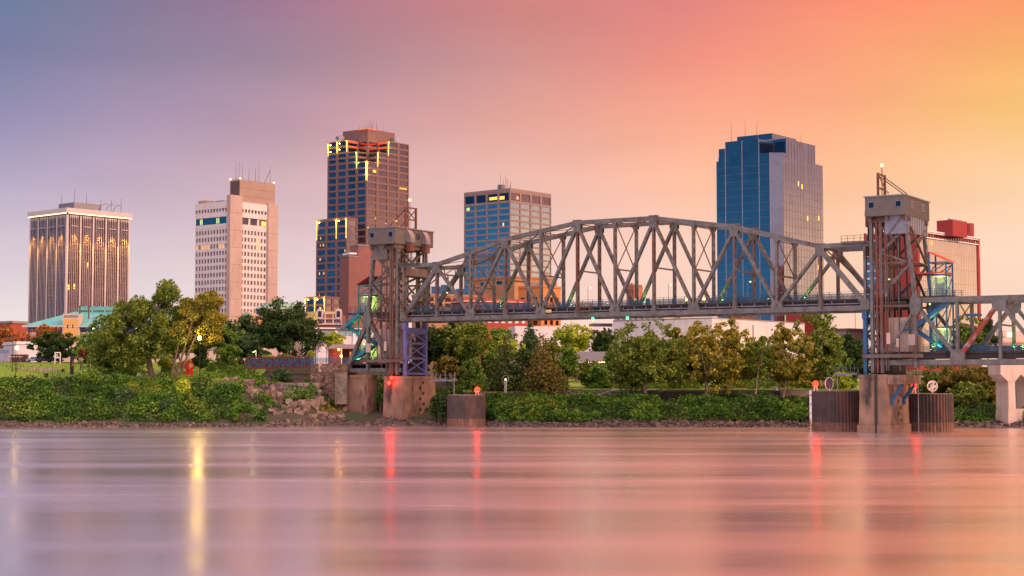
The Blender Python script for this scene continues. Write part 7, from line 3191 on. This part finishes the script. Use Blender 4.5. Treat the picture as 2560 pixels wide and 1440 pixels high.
# white ring lamp
p, q = at(1264, 985, 384), at(1264, 951, 384)
r_ = thing('ring_lamp', 'white post topped by a lit ball in an open steel ring', 'lamp', (p.x, 384, gz(p.x, 384)))
m = MB()
for dx in (-.18, .18):
    m.tube((p.x + dx, 384, gz(p.x, 384)), (p.x + dx, 384, q.z), .07, n=6)
m.build('post', WHITE, r_)
m = MB()
pts = [Vector((p.x + .75 * math.cos(R(a)), 384, q.z + .25 + .95 * math.sin(R(a)))) for a in range(-60, 250, 20)]
for a, c in zip(pts[:-1], pts[1:]):
    m.tube(a, c, .06, n=5)
m.build('ring', GALV, r_)
m = MB()
m.ball((p.x, 384, q.z + .2), .3, 10)
m.build('ball', mat('pale_lamp_ball', (1, .8, .5), emit=(1, .75, .4), estr=1.6), r_)
# white statue on a dark plinth
p = at(1942, 978, 383)
r_ = thing('statue', 'small white seated statue on a tall dark plinth by the promenade wall', 'statue', (p.x, 383, 5))
m = MB()
m.box(p.x - .6, p.x + .6, 382.4, 383.6, 4.5, p.z)
m.build('plinth', BLACK, r_)
m = MB()
m.ball((p.x, 383, p.z + .35), .5, 10, .8)
m.ball((p.x + .05, 383, p.z + .95), .32, 10, 1.2)
m.ball((p.x + .08, 382.95, p.z + 1.5), .17, 10, 1.2)
m.tube((p.x - .2, 382.8, p.z + 1.1), (p.x - .45, 382.6, p.z + .6), .1, .08, 7)
m.tube((p.x + .3, 382.8, p.z + 1.1), (p.x + .45, 382.6, p.z + .6), .1, .08, 7)
m.build('figure', WHITE, r_, smooth=True)

# black pylon with coloured panel
p = at(179.5, 930, 402)
r_ = thing('banner_pylon', 'tall black pylon with orange and yellow shapes on its right edge', 'sign', p)
m = MB()
m.box(p.x - .42, p.x + .42, 401.8, 402.3, p.z - .6, zat(887, 402))
m.build('slab', BLACK, r_)
m = MB()
m.slab([(p.x + .1, 401.78, zat(908, 402)), (p.x + .42, 401.78, zat(905, 402)), (p.x + .42, 401.78, zat(900, 402))], (0, -.03, 0))
m.build('orange_shape', mat('orange_paint', (.7, .15, .02), .5), r_)
m = MB()
m.slab([(p.x, 401.78, zat(915, 402)), (p.x + .42, 401.78, zat(914, 402)), (p.x + .38, 401.78, zat(908.5, 402))], (0, -.03, 0))
m.build('yellow_shape', mat('yellow_paint', (.75, .38, .03), .5), r_)
# white free-standing frame
p = at(144, 906, 415)
r_ = thing('display_stand', 'white free-standing double frame on the lawn in front of the cars', 'stand', p)
m = MB()
hw_ = .68
zt_ = zat(880.5, 415)
for sx in (-1, 1):
    m.box(p.x + sx * hw_ - .1, p.x + sx * hw_ + .1, 414.9, 415.1, p.z - .4, zt_)
for z_ in (zt_ - .1, (zt_ + p.z) / 2 - .1):
    m.box(p.x - hw_ - .1, p.x + hw_ + .1, 414.88, 415.12, z_ - .12, z_ + .12)
m.build('double_frame', WHITE, r_)
# litter bins in the park
for lb, px, py, w, Y in (('black square bin standing on the lawn by the path', 115.5, 936, 8.5, 396), ('small black bin behind the lawn fence', 157, 923, 6, 409)):
    p = at(px, py, Y)
    hw_ = w * Y / F / 2
    o = thing('litter_bin', lb, 'bin', (p.x, Y, gz(p.x, Y)), 'litter bins in the park')
    m = MB()
    z0 = gz(p.x, Y) - .1
    m.box(p.x - hw_, p.x + hw_, Y - hw_, Y + hw_, z0, z0 + hw_ * 2.6)
    m.build('body', BLACK, o)
    m = MB()
    m.box(p.x - hw_ * 1.1, p.x + hw_ * 1.1, Y - hw_ * 1.1, Y + hw_ * 1.1, z0 + hw_ * 2.6, z0 + hw_ * 2.8)
    m.build('lid', BLACK, o)
# park fence and garden beds
r_ = thing('lawn_fence', 'thin black wire fence around the flower beds on the lawn', 'fence', at(90, 920, 410))
m = MB()
fpts = [at(0, 897, 420), at(35, 905, 414), at(68, 920, 409), at(97, 923, 407), at(143, 933, 402), at(168, 928, 406)]
fpts = [Vector((p.x, p.y, gz(p.x, p.y))) for p in fpts]
for a, c in zip(fpts[:-1], fpts[1:]):
    for k in range(4):
        p = a.lerp(c, k / 4)
        m.beam(p, p + Vector((0, 0, 1.5)), .06, .06)
    for z_ in (.3, .9, 1.45):
        m.beam(a + Vector((0, 0, z_)), c + Vector((0, 0, z_)), .04, .04)
m.build('wires', BLACK, r_)
for lb, px0, px1, py, Y in (('left of three grey planter walls behind the lawn fence', 48, 60, 921, 412), ('middle grey planter wall behind the lawn fence', 72, 92, 922, 412), ('right of three grey planter walls behind the lawn fence', 97, 142, 922, 411)):
    a, c = at(px0, py, Y), at(px1, py, Y)
    z0 = gz(a.x, Y)
    m = MB()
    n = max(2, int((c.x - a.x) / .7))
    for k in range(n):
        m.box(a.x + (c.x - a.x) * k / n, a.x + (c.x - a.x) * (k + .94) / n, Y - .2, Y + .2, z0 - .3, z0 + .75 + .06 * (k % 2))
    o = m.build('planter_wall', CONC2, loc=(a.x, Y, z0))
    tag(o, lb, 'planter', 'planter walls on the lawn')
# thatched sun shade
p = at(37, 905, 412)
r_ = thing('sun_shade', 'ragged pale canopy on thin posts beside the lawn lamp posts', 'canopy', (p.x, 412, gz(p.x, 412)))
m = MB()
for sx in (-.9, .6, 1.5):
    m.tube((p.x + sx, 412, gz(p.x, 412)), (p.x + sx * .9, 412, zat(894, 412)), .07, n=6)
m.build('posts', WOOD, r_)
m = MB()
for k in range(14):
    u = -1.6 + k * .25
    m.beam((p.x + u, 411.4, zat(893, 412) + .1 * (k % 3)), (p.x + u + .1, 412.6, zat(893, 412) + .15), .2, .1)
m.build('canopy', CREAM, r_)


# parked cars
def car(label, px, py, Y, yaw, paint, tall=1.5):
    p = at(px, py, Y)
    z0 = gz(p.x, Y) + .05
    r = thing('parked_car', label, 'car', (p.x, Y, z0), 'cars parked under the dark round tree')
    c, s = math.cos(R(yaw)), math.sin(R(yaw))

    def T(x, y, z):
        return (p.x + x * c - y * s, Y + x * s + y * c, z0 + z)
    prof = [(-2.25, .35), (-2.3, .75), (-2.1, .95), (-1.5, 1.0), (-.9, tall), (.7, tall), (1.35, 1.0), (2.1, .9), (2.3, .65), (2.25, .35)]
    m = MB()
    m.slab([T(x, -.85, z) for x, z in prof], Vector(T(0, .85, 0)) - Vector(T(0, -.85, 0)))
    m.build('body', paint, r)
    for sy in (-.87, .85):
        m = MB()
        m.slab([T(x, sy, z) for x, z in ((-1.35, 1.03), (-.85, tall - .08), (-.1, tall - .08), (-.1, 1.03))], Vector(T(0, .02, 0)) - Vector(T(0, 0, 0)))
        m.slab([T(x, sy, z) for x, z in ((-.02, 1.03), (-.02, tall - .08), (.62, tall - .08), (1.15, 1.03))], Vector(T(0, .02, 0)) - Vector(T(0, 0, 0)))
        m.build('window', G_DARK, r)
    for x in (-1.4, 1.4):
        for sy in (-.9, .7):
            m = MB()
            m.tube(T(x, sy, .34), T(x, sy + .2, .34), .34, n=14)
            w = m.build('wheel', BLACK, r)
    for sx, mm in ((2.3, WHITE), (-2.32, REDP)):
        for sy in (-.6, .6):
            m = MB()
            m.obox(T(sx, sy, .7), (.04, 0, 0), (0, .18, 0), (0, 0, .08))
            m.build('headlight' if sx > 0 else 'tail_light', mm, r)
    return r


car('pale blue car parked leftmost beside the brown wall', 87, 903, 437, 15, mat('pale_blue_car_paint', (.25, .38, .5), .3, .2, 0))
car('dark teal sport utility car under the dark round tree', 110, 902, 435, 5, mat('dark_teal_car_paint', (.03, .08, .10), .3, .2, 0), 1.8)
car('dark car half behind the white frame', 137, 902, 435, 0, mat('black_car_paint', (.03, .035, .045), .3, .2, 0))
# yellow and blue play structure behind the cars
p = at(123, 896, 441)
r_ = thing('play_hut', 'small yellow stand with blue top behind the parked cars', 'stand', (p.x, 441, gz(p.x, 441)))
box1('body', YELL, r_, p.x - .9, p.x + .9, 440.3, 441.7, gz(p.x, 441), gz(p.x, 441) + 2.0)
m = MB()
z_ = gz(p.x, 441) + 2.0
m.add([(p.x - 1.1, 440, z_), (p.x + 1.1, 440, z_), (p.x + 1.1, 442, z_), (p.x - 1.1, 442, z_), (p.x, 441, z_ + .8)], [(0, 1, 4), (1, 2, 4), (2, 3, 4), (3, 0, 4), (0, 3, 2, 1)])
m.build('top', BLUEST, r_)
# white information board near the person
p = at(347, 938, 394)
r_ = thing('information_board', 'small slanted white information board in the shrubs', 'sign', (p.x, 394, gz(p.x, 394)))
m = MB()
m.slab([(p.x - .5, 393.6, p.z - .1), (p.x + .5, 393.6, p.z - .1), (p.x + .45, 394.1, p.z + .6), (p.x - .55, 394.1, p.z + .6)], (0, .03, -.04))
m.build('panel', WHITE, r_)
m = MB()
m.tube((p.x, 394, gz(p.x, 394)), (p.x, 393.9, p.z + .2), .06, n=6)
m.build('post', BLACK, r_)


# ------------------------------------------------------------------ people
def person(label, base, yaw, shirt, trousers, pose='stand', hair=(.03, .02, .015), skin=(.45, .26, .18), group='people on the bridge walkway'):
    """one continuous skinned body grown along a jointed skeleton"""
    ps = {'stand': dict(hip=(0, .0, .92), kl=(.10, .04, .5), fl=(.10, 0, .06), kr=(-.10, .06, .5), fr=(-.10, .0, .06)),
          'walk': dict(hip=(0, .0, .90), kl=(.10, -.22, .52), fl=(.10, -.34, .07), kr=(-.10, .06, .5), fr=(-.10, .32, .12)),
          'sit': dict(hip=(0, .0, .50), kl=(.11, -.44, .52), fl=(.11, -.46, .06), kr=(-.11, -.44, .52), fr=(-.11, -.48, .06))}[pose]
    h = ps['hip'][2]
    V = [ps['hip'], (0, .0, h + .25), (0, .0, h + .50), (0, .0, h + .58), (0, -.01, h + .70), (0, -.01, h + .80),
         (.19, 0, h + .48), (.25, -.02, h + .20), (.24, -.16, h + .02), (.24, -.22, h - .06),
         (-.19, 0, h + .48), (-.25, -.02, h + .20), (-.24, -.16, h + .02), (-.24, -.22, h - .06),
         (.10, 0, h - .04), ps['kl'], ps['fl'], (ps['fl'][0], ps['fl'][1] - .16, .04),
         (-.10, 0, h - .04), ps['kr'], ps['fr'], (ps['fr'][0], ps['fr'][1] - .16, .04)]
    E = [(0, 1), (1, 2), (2, 3), (3, 4), (4, 5), (2, 6), (6, 7), (7, 8), (8, 9), (2, 10), (10, 11), (11, 12), (12, 13), (0, 14), (14, 15), (15, 16), (16, 17), (0, 18), (18, 19), (19, 20), (20, 21)]
    rad = [.15, .14, .15, .06, .10, .085, .07, .05, .042, .035, .07, .05, .042, .035, .10, .07, .05, .04, .10, .07, .05, .04]
    r = thing('person', label, 'person', base, group)
    r.rotation_euler = (0, 0, R(yaw))
    me = bpy.data.meshes.new('body')
    me.from_pydata(V, E, [])
    o = bpy.data.objects.new('body', me)
    link(o)
    o.parent = r
    sk = o.modifiers.new('skin', 'SKIN')
    for i, v in enumerate(me.skin_vertices[0].data):
        v.radius = (rad[i], rad[i] * .8)
        v.use_root = (i == 0)
    o.modifiers.new('sub', 'SUBSURF').render_levels = 1
    m = bpy.data.materials.new('clothed_body')
    m.use_nodes = True
    t = m.node_tree
    tcn = node(t, 'ShaderNodeTexCoord')
    sp = node(t, 'ShaderNodeSeparateXYZ')
    t.links.new(tcn.outputs['Object'], sp.inputs[0])
    mr = node(t, 'ShaderNodeMapRange')
    mr.inputs[1].default_value = 0
    mr.inputs[2].default_value = 2
    t.links.new(sp.outputs[2], mr.inputs[0])
    rp = node(t, 'ShaderNodeValToRGB')
    rp.color_ramp.interpolation = 'CONSTANT'
    e = rp.color_ramp.elements
    e[0].position, e[0].color = 0, (.03, .03, .03, 1)
    e[1].position, e[1].color = .05, (*trousers, 1)
    q = e.new((h + .04) / 2)
    q.color = (*shirt, 1)
    q = e.new((h + .56) / 2)
    q.color = (*skin, 1)
    t.links.new(mr.outputs[0], rp.inputs[0])
    t.links.new(rp.outputs[0], t.nodes['Principled BSDF'].inputs['Base Color'])
    me.materials.append(m)
    # hair and hands
    mb = MB()
    mb.ball((0, .015, h + .79), .105, 10, 1.05)
    me2 = bpy.data.meshes.new('hair')
    me2.from_pydata(mb.v, [], mb.f)
    me2.materials.append(mat('hair', hair, .6, 0, 0))
    hr = bpy.data.objects.new('hair', me2)
    link(hr)
    hr.parent = r
    return r


person('person in dark jacket on the bridge walkway near the left end', B(12.3, 2.4, 26.36), 200, (.02, .03, .06), (.02, .02, .03))
person('left of two people sitting by the truss in front of red brick block', B(29.6, 2.2, 26.36), 150, (.03, .06, .22), (.02, .03, .08))
person('right of two people by the truss, in a dark red top', B(31.4, 2.2, 26.36), 200, (.18, .03, .03), (.02, .03, .10), 'walk')
person('person in bright yellow jacket right of the service cage', B(59.0, 2.4, 26.36), 190, (.75, .62, .03), (.03, .03, .05), 'walk')
p = at(360, 934, 395)
person('person in pale beige top standing in the park shrubs', (p.x, 395, p.z - .9), 180, (.55, .42, .26), (.06, .05, .05), 'stand', group=None)
